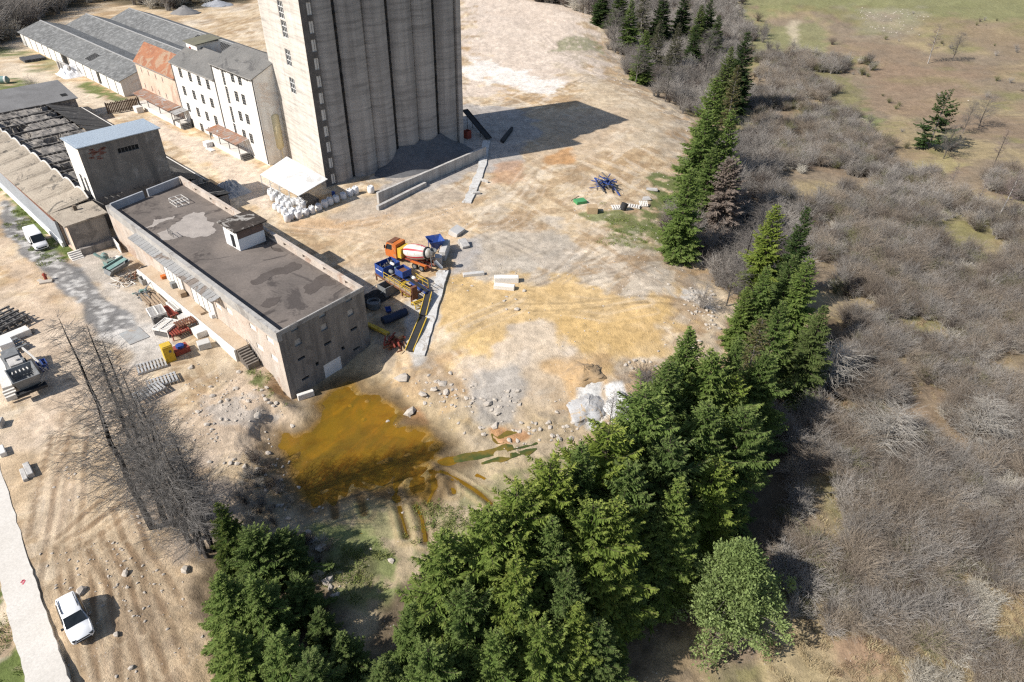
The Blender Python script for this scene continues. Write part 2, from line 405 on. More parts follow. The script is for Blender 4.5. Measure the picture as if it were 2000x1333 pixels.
# low wet ground round the puddle
low = sst(.0, 6, dY) * (X < 24)
lowc = np.array([.36, .29, .18])
C = lerp(C, lowc, low * .75)
zone([(620, 1030), (760, 1000), (830, 1060), (760, 1180), (690, 1180), (640, 1100)], (.19, .215, .085), .95, 2, 3, 36, z=-3.3, thr=.37)
zone([(700, 980), (1000, 950), (1100, 900), (1000, 1010), (800, 1090), (680, 1100)], (.25, .24, .12), .8, 2, 3, 37, z=-3.3, thr=.41)
zone([(620, 1100), (700, 1080), (760, 1150), (700, 1200)], (.17, .16, .08), .7, 2, 2, 38, z=-3.3)
zone([(900, 830), (1000, 850), (1150, 840), (1100, 880), (920, 880)], (.42, .34, .24), .8, 2, 2, 39, z=-3)
zone([(955, 846), (1010, 850), (1030, 862), (980, 872)], (.40, .21, .10), .8, .8, .8, 40, z=-3.3)
zone([(780, 800), (810, 805), (830, 826), (800, 830)], (.38, .16, .06), .6, 1, 1, 41, z=-3.3)
zone([(980, 700), (1100, 690), (1160, 740), (1000, 790), (930, 760)], (.46, .37, .27), .8, 3, 4, 42, z=-1)
zone([(930, 745), (1010, 730), (1010, 830), (950, 820)], (.34, .325, .31), .8, 2, 2, 43, z=-2)
zone([(1080, 720), (1180, 700), (1200, 760), (1110, 770)], (.50, .34, .18), .8, 2, 2, 44, z=-1)
zone([(1120, 750), (1170, 745), (1180, 800), (1160, 830), (1130, 800)], (.60, .61, .62), .9, 1, 1, 45, z=-2)
zone([(1185, 765), (1215, 750), (1240, 800), (1200, 830)], (.78, .78, .78), .95, .7, .6, 46, z=-2)
zone([(1300, 555), (1380, 545), (1410, 590), (1320, 575)], (.60, .57, .53), .9, 1.5, 1.5, 47, thr=.40)
for l in RUTS:
    d = ldist(X, Y, l); C = lerp(C, (.11, .068, .025), .85 * sst(.62, .25, d))
    C = lerp(C, (.42, .32, .18), .6 * np.exp(-((d - 1.0) / .3) ** 2))
for l in LTRK:
    d = ldist(X, Y, l); v = vnoise(X, Y, .35, 19); v = .45 + .55 * v; C = lerp(C, (.60, .48, .34), .7 * np.exp(-((d - .5) / .16) ** 2) * v); C = lerp(C, (.25, .17, .105), .8 * sst(.34, .2, d) * v)
for l in NTRK:
    for off in (0,):
        d = ldist(X, Y, l); v = sst(.3, .7, vnoise(X, Y, .2, 29)); C = lerp(C, (.33, .26, .19), .35 * sst(.4, .2, d) * v); C = lerp(C, (.62, .54, .45), .3 * np.exp(-((d - .8) / .25) ** 2) * v)
# compacted wheel tracks wandering over the yard
_r = random.Random(91)
def wander(px, py, a0, n, stp, turn):
    p = G(px, py)[:2]; out = [tuple(p)]; a = a0
    for _ in range(n): a += _r.gauss(0, turn); p = p + np.array([math.cos(a), math.sin(a)]) * stp; out.append(tuple(p))
    return out
WTR = []
for k in range(16):
    px, py = _r.uniform(90, 300), _r.uniform(900, 1200); WTR += _pair(wander(px, py, math.radians(_r.choice([-62, -70, -55, -20])) + _r.gauss(0, .12), 8, 2.2, .06), .75)
for k in range(22):
    px, py = [(_r.uniform(900, 1250), _r.uniform(60, 300)), (_r.uniform(620, 1250), _r.uniform(380, 640)), (_r.uniform(20, 220), _r.uniform(480, 900)), (_r.uniform(60, 300), _r.uniform(860, 1250))][k % 4]
    WTR += _pair(wander(px, py, math.radians(_r.choice([[60, 80, 120], [20, 50, 150], [130, 125, -45], [100, 110, 75]][k % 4])) + _r.gauss(0, .3), 9, 4.5 if k % 4 < 2 else 3, .12), .85)
for l in WTR:
    a = np.array(l); m = np.flatnonzero((X > a[:, 0].min() - 2) & (X < a[:, 0].max() + 2) & (Y > a[:, 1].min() - 2) & (Y < a[:, 1].max() + 2) & (dY < -1))
    if not len(m): continue
    d = ldist(X[m], Y[m], l); v = .35 + .65 * sst(.3, .7, vnoise(X[m], Y[m], .10, 33)); wd_ = 1 + np.hypot(X[m], Y[m]) / 220
    C[m] = lerp(C[m], C[m] * .66, .5 * sst(.26 * wd_, .14, d) * v); C[m] = lerp(C[m], np.minimum(C[m] * 1.15, .7), .6 * np.exp(-((d - .4 * wd_) / .12) ** 2) * v)
pd = sdist(X, Y, PUD)
C = lerp(C, (.15, .10, .05), .85 * sst(2.6, .2, pd + (n2 - .5) * 3)); C = lerp(C, (.26, .15, .035), sst(.2, -.8, pd))
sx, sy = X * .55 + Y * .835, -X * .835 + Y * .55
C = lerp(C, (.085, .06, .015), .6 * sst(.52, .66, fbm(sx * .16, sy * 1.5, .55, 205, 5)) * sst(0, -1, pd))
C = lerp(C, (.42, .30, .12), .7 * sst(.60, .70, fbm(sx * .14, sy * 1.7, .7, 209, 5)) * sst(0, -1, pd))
# grass patches on the yard
for i, (pl, k) in enumerate((([(1280, 330), (1345, 330), (1330, 440), (1290, 450), (1240, 430)], .9), ([(1130, 415), (1200, 400), (1290, 420), (1310, 450), (1200, 450)], .8), ([(1200, 440), (1310, 455), (1290, 490), (1190, 470)], .5),
        ([(1100, 70), (1170, 75), (1180, 95), (1080, 100)], .5), ([(0, 355), (30, 375), (140, 480), (132, 497), (90, 480), (0, 385)], 1), ([(150, 160), (185, 160), (245, 195), (230, 205), (190, 190)], .9),
        ([(-20, 160), (40, 150), (75, 175), (0, 240)], .9), ([(50, 100), (110, 115), (120, 150), (60, 140)], .6), ([(480, 705), (520, 735), (575, 790), (600, 790), (540, 775), (490, 735)], .9), ([(-50, 1150), (5, 1160), (60, 1340), (-50, 1350)], 1),
        ([(-20, 90), (40, 95), (60, 110), (-20, 115)], .8), ([(1050, 860), (1160, 850), (1100, 900)], .4))):
    zone(pl, (.12, .155, .05), k, 1.2, 2.2, 80 + i, thr=.40)
# east: scrub floor, litter and meadow
E_ = sst(2, 9, dY) * sst(-6, 4, sdist_low(X, Y) )
dry = np.array([.33, .26, .15])
ec = np.tile(np.array([.25, .195, .135]), (X.size, 1))
ec = lerp(ec, dry, sst(.44, .6, fbm(X, Y, .06, 91, 5)))
ec = lerp(ec, (.25, .175, .115), .5 * sst(.52, .62, fbm(X, Y, .05, 95, 5)))
ec = lerp(ec, (.19, .19, .07), .6 * sst(.53, .66, fbm(X, Y, .08, 97, 5)))
ec = lerp(ec, (.13, .105, .08), .5 * sst(.5, .7, n3))
C = lerp(C, 0, E_) + ec * E_[:, None]
ezones = [([(1450, 40), (1560, 20), (2100, 60), (2100, -60), (1400, -60)], (.205, .205, .095), .85, 10, 14), ([(1440, 60), (1600, 40), (1640, 110), (1560, 140), (1480, 110)], (.215, .21, .105), .8, 6, 8),
    ([(1660, 20), (1800, 30), (1790, 70), (1680, 70)], (.30, .27, .20), .45, 4, 10), ([(1700, 100), (1900, 140), (1880, 230), (1700, 200)], (.26, .18, .12), .5, 6, 8), ([(1800, 40), (2050, 60), (2050, 110), (1850, 90)], (.25, .19, .12), .5, 6, 8),
    ([(1660, 180), (1720, 220), (1700, 235), (1650, 205)], (.20, .22, .09), .8, 3, 4), ([(1780, 300), (1830, 290), (1900, 300), (1830, 340)], (.34, .29, .14), .8, 3, 4),
    ([(1480, 1060), (1590, 1060), (1600, 1120), (1500, 1130)], (.30, .17, .10), .85, 1.2, 1.5), ([(1710, 1000), (1790, 1020), (1770, 1080), (1720, 1150), (1700, 1090)], (.42, .36, .17), .85, 1.5, 2),
    ([(1540, 1180), (1820, 1160), (1860, 1345), (1490, 1345)], (.37, .29, .17), .8, 2, 2), ([(1600, 1220), (1750, 1200), (1750, 1290), (1640, 1290)], (.25, .15, .11), .6, 2, 2), ([(1540, 40), (1560, 40), (1562, 95), (1550, 95)], (.45, .38, .27), .8, 1.5, 1)]
for i, (pl, c, k, so_, rg) in enumerate(ezones): zone(pl, c, k, so_, rg, 120 + i, z=-4.5)
# floor under the conifers: dark needle litter
zone([(1240, 830), (1440, 720), (1640, 600), (1640, 800), (1560, 1000), (1450, 1100), (1200, 1340), (760, 1400), (740, 1200), (1000, 1050)], (.10, .075, .05), .85, 2, 2, 150, z=-4.5)
zone([(380, 1050), (600, 1060), (700, 1350), (420, 1400)], (.12, .09, .06), .8, 2, 2, 151, z=-1)
# north-west woods floor
zone([(-100, -100), (420, -100), (500, 5), (330, 20), (210, 5), (140, 20), (40, 60), (0, 90), (-100, 120)], (.10, .085, .055), .9, 5, 5, 152)
n4 = fbm(X, Y, .45, 47, 6); C *= (.80 + .40 * n3)[:, None] * (.82 + .36 * n4)[:, None]
C *= np.where((dY < 6)[:, None], np.array([1.0, .98, .935]), 1.0)
C = np.clip(C, .01, .85)

me = bpy.data.meshes.new('ground')
me.vertices.add(X.size); me.vertices.foreach_set('co', np.stack([X, Y, Zg], 1).ravel())
ii = np.arange(nx * ny).reshape(ny, nx)
q = np.stack([ii[:-1, :-1], ii[:-1, 1:], ii[1:, 1:], ii[1:, :-1]], -1).reshape(-1, 4)
me.loops.add(q.size); me.loops.foreach_set('vertex_index', q.ravel().astype(np.int32))
me.polygons.add(len(q)); me.polygons.foreach_set('loop_start', np.arange(0, q.size, 4, dtype=np.int32)); me.polygons.foreach_set('use_smooth', np.ones(len(q), bool))
at = me.attributes.new('soil', 'FLOAT_COLOR', 'POINT'); at.data.foreach_set('color', np.concatenate([C, np.ones((X.size, 1))], 1).ravel())
me.update()
m, t, b = nodes_of('soil')
a = t.nodes.new('ShaderNodeAttribute'); a.attribute_name = 'soil'
v = _vec(t)
f1 = _noise(t, v, 1.1, 6, .68, .6); f2 = _noise(t, v, 5.5, 5, .75); f3 = _noise(t, _vec(t, 'Object', (1, .35, 1)), .55, 6, .7, .8)
vo = t.nodes.new('ShaderNodeTexVoronoi'); vo.inputs['Scale'].default_value = 2.6; t.links.new(v, vo.inputs['Vector'])
peb = _ramp(t, vo.outputs['Distance'], [(.05, 1), (.16, 0)])
pebm = _mix(t, 1.0, peb, _ramp(t, _noise(t, v, .35, 3), [(.52, 0), (.62, 1)]), 'MULTIPLY')
c = _mix(t, 1.0, a.outputs['Color'], _ramp(t, f1, [(.28, .72), (.5, 1.0), (.74, 1.2)]), 'MULTIPLY')
c = _mix(t, 1.0, c, _ramp(t, f2, [(.25, .70), (.5, 1.02), (.75, 1.18)]), 'MULTIPLY')
c = _mix(t, 1.0, c, _ramp(t, f3, [(.3, .86), (.65, 1.1)]), 'MULTIPLY')
c = _mix(t, pebm, c, (.55, .50, .45))
t.links.new(c, b.inputs['Base Color']); b.inputs['Roughness'].default_value = .95; b.inputs['Specular IOR Level'].default_value = .12
bp = t.nodes.new('ShaderNodeBump'); bp.inputs['Strength'].default_value = .55; bp.inputs['Distance'].default_value = .22
ma = t.nodes.new('ShaderNodeMath'); ma.operation = 'ADD'; t.links.new(f1, ma.inputs[0]); t.links.new(f2, ma.inputs[1])
t.links.new(ma.outputs[0], bp.inputs['Height']); t.links.new(bp.outputs[0], b.inputs['Normal'])
me.materials.append(m)
ground = bpy.data.objects.new('ground', me); COL.objects.link(ground); tag(ground, kind='structure')

# --- puddle: one level sheet, the basin gives it its shore
m, t, b = nodes_of('muddy_water'); t.nodes.remove(b)
out = t.nodes['Material Output']
v = _vec(t)
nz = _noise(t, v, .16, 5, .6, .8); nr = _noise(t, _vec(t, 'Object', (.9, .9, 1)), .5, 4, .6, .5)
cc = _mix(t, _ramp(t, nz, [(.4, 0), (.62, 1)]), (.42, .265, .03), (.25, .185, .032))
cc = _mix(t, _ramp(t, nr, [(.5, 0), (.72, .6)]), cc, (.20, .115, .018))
df = t.nodes.new('ShaderNodeBsdfDiffuse'); t.links.new(cc, df.inputs[0])
tr = t.nodes.new('ShaderNodeBsdfTransparent'); tr.inputs[0].default_value = (.82, .56, .12, 1)
gl = t.nodes.new('ShaderNodeBsdfGlossy'); gl.inputs['Roughness'].default_value = .22
m1 = t.nodes.new('ShaderNodeMixShader'); m1.inputs[0].default_value = .62; t.links.new(df.outputs[0], m1.inputs[1]); t.links.new(tr.outputs[0], m1.inputs[2])
fr = t.nodes.new('ShaderNodeFresnel'); fr.inputs[0].default_value = 1.16
bw = t.nodes.new('ShaderNodeBump'); bw.inputs['Strength'].default_value = .08; t.links.new(_noise(t, v, 3, 2), bw.inputs['Height']); t.links.new(bw.outputs[0], gl.inputs['Normal'])
m2 = t.nodes.new('ShaderNodeMixShader'); t.links.new(fr.outputs[0], m2.inputs[0]); t.links.new(m1.outputs[0], m2.inputs[1]); t.links.new(gl.outputs[0], m2.inputs[2])
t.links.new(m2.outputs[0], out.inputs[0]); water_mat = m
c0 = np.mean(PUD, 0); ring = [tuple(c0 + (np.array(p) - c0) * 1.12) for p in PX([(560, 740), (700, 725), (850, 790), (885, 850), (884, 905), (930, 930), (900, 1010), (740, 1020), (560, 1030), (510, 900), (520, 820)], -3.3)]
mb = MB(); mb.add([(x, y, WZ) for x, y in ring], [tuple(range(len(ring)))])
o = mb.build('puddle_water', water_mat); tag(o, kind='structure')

m, t, b = nodes_of('green_water')
t.links.new(_mix(t, _ramp(t, _noise(t, _vec(t), .35, 4), [(.42, 0), (.6, 1)]), (.060, .078, .018), (.19, .125, .022)), b.inputs['Base Color']); b.inputs['Roughness'].default_value = .25
mb = MB(); 
for l in STREAM:
    q = [np.array(l[i]) * (1 - t_) + np.array(l[i + 1]) * t_ for i in range(len(l) - 1) for t_ in (0, .2, .4, .6, .8)] + [np.array(l[-1])]; vs = []
    for i, p in enumerate(q):
        d = q[min(i + 1, len(q) - 1)] - q[max(i - 1, 0)]; d = d / np.linalg.norm(d); nn_ = np.array([-d[1], d[0]]); wa_, wb_ = [(.25 + .55 * float(vnoise(np.array([p[0]]), np.array([p[1]]), .9, s_)[0])) * (min(1, .25 + .35 * min(i, len(q) - 1 - i))) for s_ in (3, 4)]
        zc_ = min(zat(*(p + nn_ * wa_)), zat(*(p - nn_ * wb_)), zat(*p)) + .07
        vs += [(*(p + nn_ * wa_), zc_), (*(p - nn_ * wb_), zc_)]
    mb.add(vs, [(2 * i, 2 * i + 1, 2 * i + 3, 2 * i + 2) for i in range(len(q) - 1)])
o = mb.build('stream_water', m); tag(o, kind='structure')

mb = MB()
for l in RUTS[:4]:
    q = [np.array(l[i]) * (1 - t_) + np.array(l[i + 1]) * t_ for i in range(len(l) - 1) for t_ in (0, .25, .5, .75)] + [np.array(l[-1])]; vs = []
    for i, p in enumerate(q):
        d = q[min(i + 1, len(q) - 1)] - q[max(i - 1, 0)]; d = d / np.linalg.norm(d); nn_ = np.array([-d[1], d[0]]); wa_ = .06 + .22 * float(vnoise(np.array([p[0]]), np.array([p[1]]), .8, 5)[0])
        zc_ = zat(*p) + .045; vs += [(*(p + nn_ * wa_), zc_), (*(p - nn_ * wa_), zc_)]
    mb.add(vs, [(2 * i, 2 * i + 1, 2 * i + 3, 2 * i + 2) for i in range(len(q) - 1)])
o = mb.build('rut_water', water_mat); tag(o, kind='structure')

# --- white concrete road, bottom left
M_road = pm('road_concrete', (.66, .62, .56), (.58, .54, .48), .25, .85, .05, fine=.12)
ra = [G(-40, 790), G(-2, 905), G(60, 1105), G(100, 1225), G(142, 1350), G(230, 1620)]; rb = [G(-220, 800), G(-75, 1000), G(-2, 1130), G(24, 1235), G(56, 1350), G(120, 1620)]
_den = lambda L: [L[i] + (L[i + 1] - L[i]) * t_ + np.array([rnd.uniform(-.10, .10), 0, 0]) for i in range(len(L) - 1) for t_ in np.linspace(0, 1, 14)[:-1]] + [L[-1]]
ra, rb = _den(ra), _den(rb)
mb = MB(); n = len(ra)
vs = [(p[0], p[1], .05) for p in ra] + [(p[0], p[1], .05) for p in rb] + [(p[0] + .1, p[1], -.6) for p in ra] + [(p[0] - .1, p[1], -.6) for p in rb]
mb.add(vs, [(i, i + n, i + n + 1, i + 1) for i in range(n - 1)] + [(i, i + 1, i + 1 + 2 * n, i + 2 * n) for i in range(n - 1)] + [(i + n, i + 3 * n, i + 1 + 3 * n, i + 1 + n) for i in range(n - 1)])
road = mb.build('road', M_road); tag(road, kind='structure')
mb = MB()
for x0, y0, x1, y1 in ((41, 1139, 45, 1133), (45, 1133, 49, 1136), (44, 1142, 47, 1137)):
    mb.bar((*G(x0, y0, .06)[:2], .06), (*G(x1, y1, .06)[:2], .06), .14, .012)
mb.build('paint_mark', pm('pink_paint', (.62, .12, .16), (.5, .1, .13), 2, .8, 0), road)
# ------------------------------------------------------------------ BUILDINGS (works axes: x along the long hall, y away from the road)
YB = math.radians(-42.6)
UX, UY = math.cos(YB), math.sin(YB)
def uv(u, v): return (u * UX - v * UY, u * UY + v * UX)
def puv(px, py, z=0):
    p = G(px, py, z); return (p[0] * UX + p[1] * UY, -p[0] * UY + p[1] * UX)
def onwall(px, py, A, B):
    """pixel -> (distance along the wall A->B, height) on the vertical plane through A and B"""
    A = np.array(A[:2]); B = np.array(B[:2]); e = (B - A) / np.linalg.norm(B - A)
    d = _r2 * (px - 1000) + _d2 * (py - 666.5) + _fw * FPX
    M_ = np.array([[d[0], -e[0]], [d[1], -e[1]]]); k = np.linalg.solve(M_, A)
    return k[1], HC + k[0] * d[2]
def facade(mb, a, b, z0, z1, holes=(), dep=.25, mi=0):
    """wall from a to b (outside on the right hand), with real openings and reveals"""
    a = np.array(a, float); b = np.array(b, float); L = np.linalg.norm(b - a); e = (b - a) / L; nin = np.array([-e[1], e[0]])
    xs = sorted({0, L} | {h[0] for h in holes} | {h[1] for h in holes}); zs = sorted({z0, z1} | {h[2] for h in holes} | {h[3] for h in holes})
    pt = lambda s, z, d=0: (a[0] + e[0] * s + nin[0] * d, a[1] + e[1] * s + nin[1] * d, z)
    for i in range(len(xs) - 1):
        for j in range(len(zs) - 1):
            cx, cz = (xs[i] + xs[i + 1]) / 2, (zs[j] + zs[j + 1]) / 2
            if any(h[0] < cx < h[1] and h[2] < cz < h[3] for h in holes): continue
            mb.add([pt(xs[i], zs[j]), pt(xs[i + 1], zs[j]), pt(xs[i + 1], zs[j + 1]), pt(xs[i], zs[j + 1])], [(0, 1, 2, 3)], mi)
    for h in holes:
        for (s0, t0, s1, t1) in ((h[0], h[2], h[1], h[2]), (h[1], h[2], h[1], h[3]), (h[1], h[3], h[0], h[3]), (h[0], h[3], h[0], h[2])):
            mb.add([pt(s0, t0), pt(s1, t1), pt(s1, t1, dep), pt(s0, t0, dep)], [(0, 1, 2, 3)], mi)
_wc = {}
def window(root, a, b, h, mats, nx_=2, nz_=3, dep=.18, name='window', bar=.06, frame=True):
    a = np.array(a, float); b = np.array(b, float); e = (b - a) / np.linalg.norm(b - a)
    W, T = round(h[1] - h[0], 2), round(h[3] - h[2], 2)
    key = (W, T, nx_, nz_, mats[0].name, mats[1].name if frame else '', bar)
    if key not in _wc:
        g_ = MB(); g_.bx(-W / 2, W / 2, .0, .05, 0, T)
        f_ = MB()
        if frame:
            for i in range(nx_ + 1): x = -W / 2 + W * i / nx_; f_.bx(x - bar / 2, x + bar / 2, -.05, -.003, 0, T)
            for k in range(nz_ + 1): z = T * k / nz_; f_.bx(-W / 2, W / 2, -.04, -.004, z - bar / 2, z + bar / 2)
        _wc[key] = (g_.mesh(name, mats[0]), f_.mesh('frame', mats[1]) if frame else None)
    gm, fm = _wc[key]
    o = bpy.data.objects.new(name, gm); COL.objects.link(o); o.parent = root
    s = (h[0] + h[1]) / 2
    o.location = (a[0] + e[0] * s - e[1] * dep, a[1] + e[1] * s + e[0] * dep, h[2]); o.rotation_euler = (0, 0, math.atan2(e[1], e[0]))
    if fm:
        f = bpy.data.objects.new('frame', fm); COL.objects.link(f); f.parent = o
    return o
def roofsheet(mb, p00, p10, p11, p01, th=.12, mi=0):
    """thick sloping sheet through four corners"""
    vs = [Vector(p) for p in (p00, p10, p11, p01)]
    mb.add([v - Vector((0, 0, th)) for v in vs] + vs, [(3, 2, 1, 0), (4, 5, 6, 7), (0, 1, 5, 4), (1, 2, 6, 5), (2, 3, 7, 6), (3, 0, 4, 7)], mi)

def corr(name, c1, c2, axis_scale=(6, 0, 0), sc=.25, rough=.6, metal=0, c3=None, amp=.5, st=None):
    """corrugated sheet: ridges as bump running along one local axis"""
    m = pm(name, c1, c2, sc, rough, 0, c3=c3, metal=metal, st=st, stsc=(.9, .9, .05))
    t = m.node_tree; b = t.nodes['Principled BSDF']
    wv = t.nodes.new('ShaderNodeTexWave'); wv.inputs['Scale'].default_value = 1
    t.links.new(_vec(t, 'Object', axis_scale), wv.inputs['Vector'])
    bp = t.nodes.new('ShaderNodeBump'); bp.inputs['Strength'].default_value = amp; bp.inputs['Distance'].default_value = .08
    t.links.new(wv.outputs['Fac'], bp.inputs['Height']); t.links.new(bp.outputs[0], b.inputs['Normal'])
    return m
M_glass = pm('dark_glass', (.03, .035, .04), (.015, .02, .022), 2, .25, 0, spec=.5)
M_frame_w = pm('white_frame', (.75, .75, .74), (.62, .62, .6), 3, .5, .02)
M_frame_d = pm('dark_frame', (.17, .16, .15), (.10, .095, .09), 3, .7, .02)
M_frame_grey = pm('weathered_frame', (.40, .38, .35), (.28, .27, .25), 3, .7, .02)
M_dark = pm('dark_void', (.02, .02, .02), (.012, .012, .012), 2, .9, 0)
M_plaster = pm('mill_plaster', (.85, .83, .78), (.76, .73, .67), .35, .9, .08, c3=(.72, .64, .56), st=(.66, .62, .56), stsc=(.8, .8, .05), fine=.1)
M_plaster3 = pm('mill_brick_plaster', (.62, .45, .34), (.70, .56, .45), .3, .9, .1, c3=(.50, .36, .27), fine=.2)
M_conc = pm('old_concrete', (.36, .33, .30), (.24, .215, .195), .35, .9, .15, c3=(.19, .175, .16), st=(.16, .15, .14), stsc=(1.1, 1.1, .06))
M_conc_l = pm('light_concrete', (.56, .535, .50), (.44, .42, .39), .5, .88, .12, st=(.36, .34, .32), stsc=(1.3, 1.3, .08))
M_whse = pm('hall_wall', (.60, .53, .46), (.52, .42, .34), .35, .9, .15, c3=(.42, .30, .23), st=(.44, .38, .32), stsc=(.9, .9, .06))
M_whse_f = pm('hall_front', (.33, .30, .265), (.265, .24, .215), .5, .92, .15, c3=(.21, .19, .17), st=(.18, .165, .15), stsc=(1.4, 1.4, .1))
M_deck = pm('roof_bitumen', (.195, .165, .143), (.138, .118, .104), .16, .92, .06, c3=(.085, .072, .065), fine=.16, lo=.4, hi=.6)
M_roofgrey = corr('fibre_cement_roof', (.205, .205, .198), (.155, .155, .15), (5, 0, 0), .12, .9, 0, c3=(.15, .15, .145), st=(.32, .32, .31))
M_roofgrey2 = corr('fibre_cement_roof_mill', (.235, .225, .21), (.175, .17, .16), (5, 0, 0), .2, .9, 0, c3=(.13, .125, .12))
M_tile = corr('clay_tiles', (.42, .19, .10), (.31, .13, .075), (4, 0, 0), .5, .85, 0, c3=(.40, .27, .18))
M_bluemetal = corr('pale_blue_sheet', (.50, .57, .63), (.46, .53, .60), (3.2, 0, 0), .1, .45, .2)
M_cover = pm('limewash', (.80, .77, .72), (.70, .66, .6), .5, .85, .06)
M_greywall = pm('blue_grey_paint', (.33, .35, .37), (.29, .305, .325), .2, .8, .04)
M_white = pm('white_paint', (.84, .83, .81), (.76, .75, .73), .6, .6, .03, fine=.08)
M_rust = corr('rusty_sheet', (.33, .27, .23), (.36, .15, .07), (3, 0, 0), .7, .75, .1, c3=(.42, .42, .41))
M_greysheet = corr('grey_sheet', (.40, .395, .385), (.30, .295, .285), (2.2, 0, 0), .5, .7, .1, c3=(.24, .20, .17))
M_steel = pm('dull_steel', (.32, .32, .32), (.22, .21, .2), 2, .55, .05, metal=.4)
M_cream = pm('cream_paint', (.78, .68, .44), (.72, .62, .38), 1, .5, .03)

# ---------------- long flat-roofed hall
zt = 6.7
HBL, HBR, HFR, HFL = [G(x, y, zt)[:2] for x, y in ((206.4, 402.3), (352.5, 345), (709, 562), (540, 652))]
HB = thing('flat_roofed_hall', 'long flat-roofed concrete hall with brown roof deck beside the amber puddle', 'hall', (HFL[0], HFL[1], -3.3))
LL = lambda p: (p[0] - HFL[0], p[1] - HFL[1])
bl, br, fr_, fl = map(LL, (HBL, HBR, HFR, HFL)); ZO = 3.3      # local z = world z + 3.3
T_, B_ = zt + ZO, -1.2
u_ = (np.array(fl) - bl) / np.linalg.norm(np.array(fl) - bl); n_ = np.array([-u_[1], u_[0]])      # along the hall, across it
f_dir = (np.array(fr_) - fl) / np.linalg.norm(np.array(fr_) - fl)
Lside = np.linalg.norm(np.array(fl) - bl); Lfront = np.linalg.norm(np.array(fr_) - fl)
def onH(px, py, A, B): s, z = onwall(px, py, A, B); return s, z + ZO
def holes_px(pts, A, B, w_, h_): return [(s - w_ / 2, s + w_ / 2, z - h_ / 2, z + h_ / 2) for s, z in (onH(x, y, A, B) for x, y in pts)]
zz = lambda x, y: (180 + x / 2.836, 330 + y / 2.836)
fh_panel = holes_px([zz(1275, 803), zz(1286, 877), zz(1120, 878), zz(1142, 960), zz(1420, 717), zz(1432, 797)], HFL, HFR, 1.0, .95)
fh_slot = holes_px([zz(1450, 886), zz(1306, 966), zz(1160, 1050), zz(1183, 1160), zz(1465, 996)], HFL, HFR, 1.1, .38)
fh_hole = holes_px([zz(1390, 993), zz(1248, 1080)], HFL, HFR, .5, .55)
ds, dz = onH(*zz(1336, 1110), HFL, HFR); door = (ds - 1.35, ds + 1.35, dz - 1.3, dz + 1.35)
mb = MB(); facade(mb, fl, fr_, B_, T_, fh_panel + fh_slot + fh_hole + [door], .3)
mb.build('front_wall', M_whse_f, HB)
sp = [zz(890, 880), zz(985, 950), zz(760, 790), zz(700, 765), zz(1010, 1050), zz(930, 990), zz(390, 490), zz(300, 400), zz(180, 330)]
lh = holes_px(sp[:6], HBL, HFL, 1.5, .8)
mb = MB(); facade(mb, bl, fl, B_, T_, lh, .12); mb.build('side_wall', M_whse, HB)
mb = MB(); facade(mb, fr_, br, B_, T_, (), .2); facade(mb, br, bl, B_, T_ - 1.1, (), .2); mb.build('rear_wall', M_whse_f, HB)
for h in fh_panel: window(HB, fl, fr_, h, (M_conc_l, M_conc_l), frame=False, dep=.2, name='bricked_window')
for h in fh_slot: window(HB, fl, fr_, h, (M_dark, M_dark), frame=False, dep=.28, name='slot')
for h in fh_hole: window(HB, fl, fr_, h, (M_dark, M_dark), frame=False, dep=.28, name='wall_hole')
for h in lh: window(HB, bl, fl, h, (M_cover, M_cover), frame=False, dep=.08, name='covered_window')
window(HB, fl, fr_, door, (M_white, M_white), 1, 1, .06, 'white_door', .1)
# parapets with coping, deck inside
def inset(a, b, off, z0, z1, th, mb, ext=0):
    a = np.array(a, float); b = np.array(b, float); e = (b - a) / np.linalg.norm(b - a); nn = np.array([-e[1], e[0]])
    a = a - e * ext; b = b + e * ext
    q_ = [a + nn * off, b + nn * off, b + nn * (off + th), a + nn * (off + th)]
    mb.prism([tuple(p) for p in q_], z0, z1)
M_cop = pm('coping', (.46, .44, .41), (.36, .34, .315), .6, .9, .1, c3=(.28, .26, .24))
mb = MB(); inset(bl, fl, -.06, T_ - 1.25, T_ + .05, .62, mb); inset(fl, fr_, -.04, T_ - .5, T_ + .03, .28, mb, -.03)
mb.build('coping', M_cop, HB)
mb = MB()
# right parapet with long slots: front face pierced
Lr = np.linalg.norm(np.array(br) - fr_); e_r = (np.array(br) - fr_) / Lr; nn = np.array([-e_r[1], e_r[0]])
slots = [(s, s + 2.1) for s in (1.4, 6.3, 11.2, 16.0, 20.4, 32.5, 37.5, 42.5)]
segs = []; x0 = 0
for s0, s1 in slots: segs.append((x0, s0)); x0 = s1
segs.append((x0, Lr))
for s0, s1 in segs:
    p, q_ = np.array(fr_) + e_r * s0, np.array(fr_) + e_r * s1
    inset(p, q_, -.03, T_ - 1.2, T_ + .0, .34, mb)
for s0, s1 in slots:
    p, q_ = np.array(fr_) + e_r * s0, np.array(fr_) + e_r * s1
    inset(p, q_, -.03, T_ - 1.2, T_ - .72, .34, mb); inset(p, q_, -.03, T_ - .3, T_, .34, mb)
inset(fr_, br, -.08, T_ + .003, T_ + .09, .5, mb)
mb.build('rear_parapet', M_whse, HB)
mb = MB()
e_b = (np.array(bl) - br) / np.linalg.norm(np.array(bl) - br); Lb = np.linalg.norm(np.array(bl) - br)
for s0, s1 in ((.5, Lb * .5 - .3), (Lb * .5 + .45, Lb - .7)):
    inset(np.array(br) + e_b * s0, np.array(br) + e_b * s1, -.05, T_ - 1.25, T_ + .1, .3, mb)
mb.build('end_parapet', pm('end_parapet', (.42, .44, .47), (.34, .35, .37), .8, .85, .08), HB)
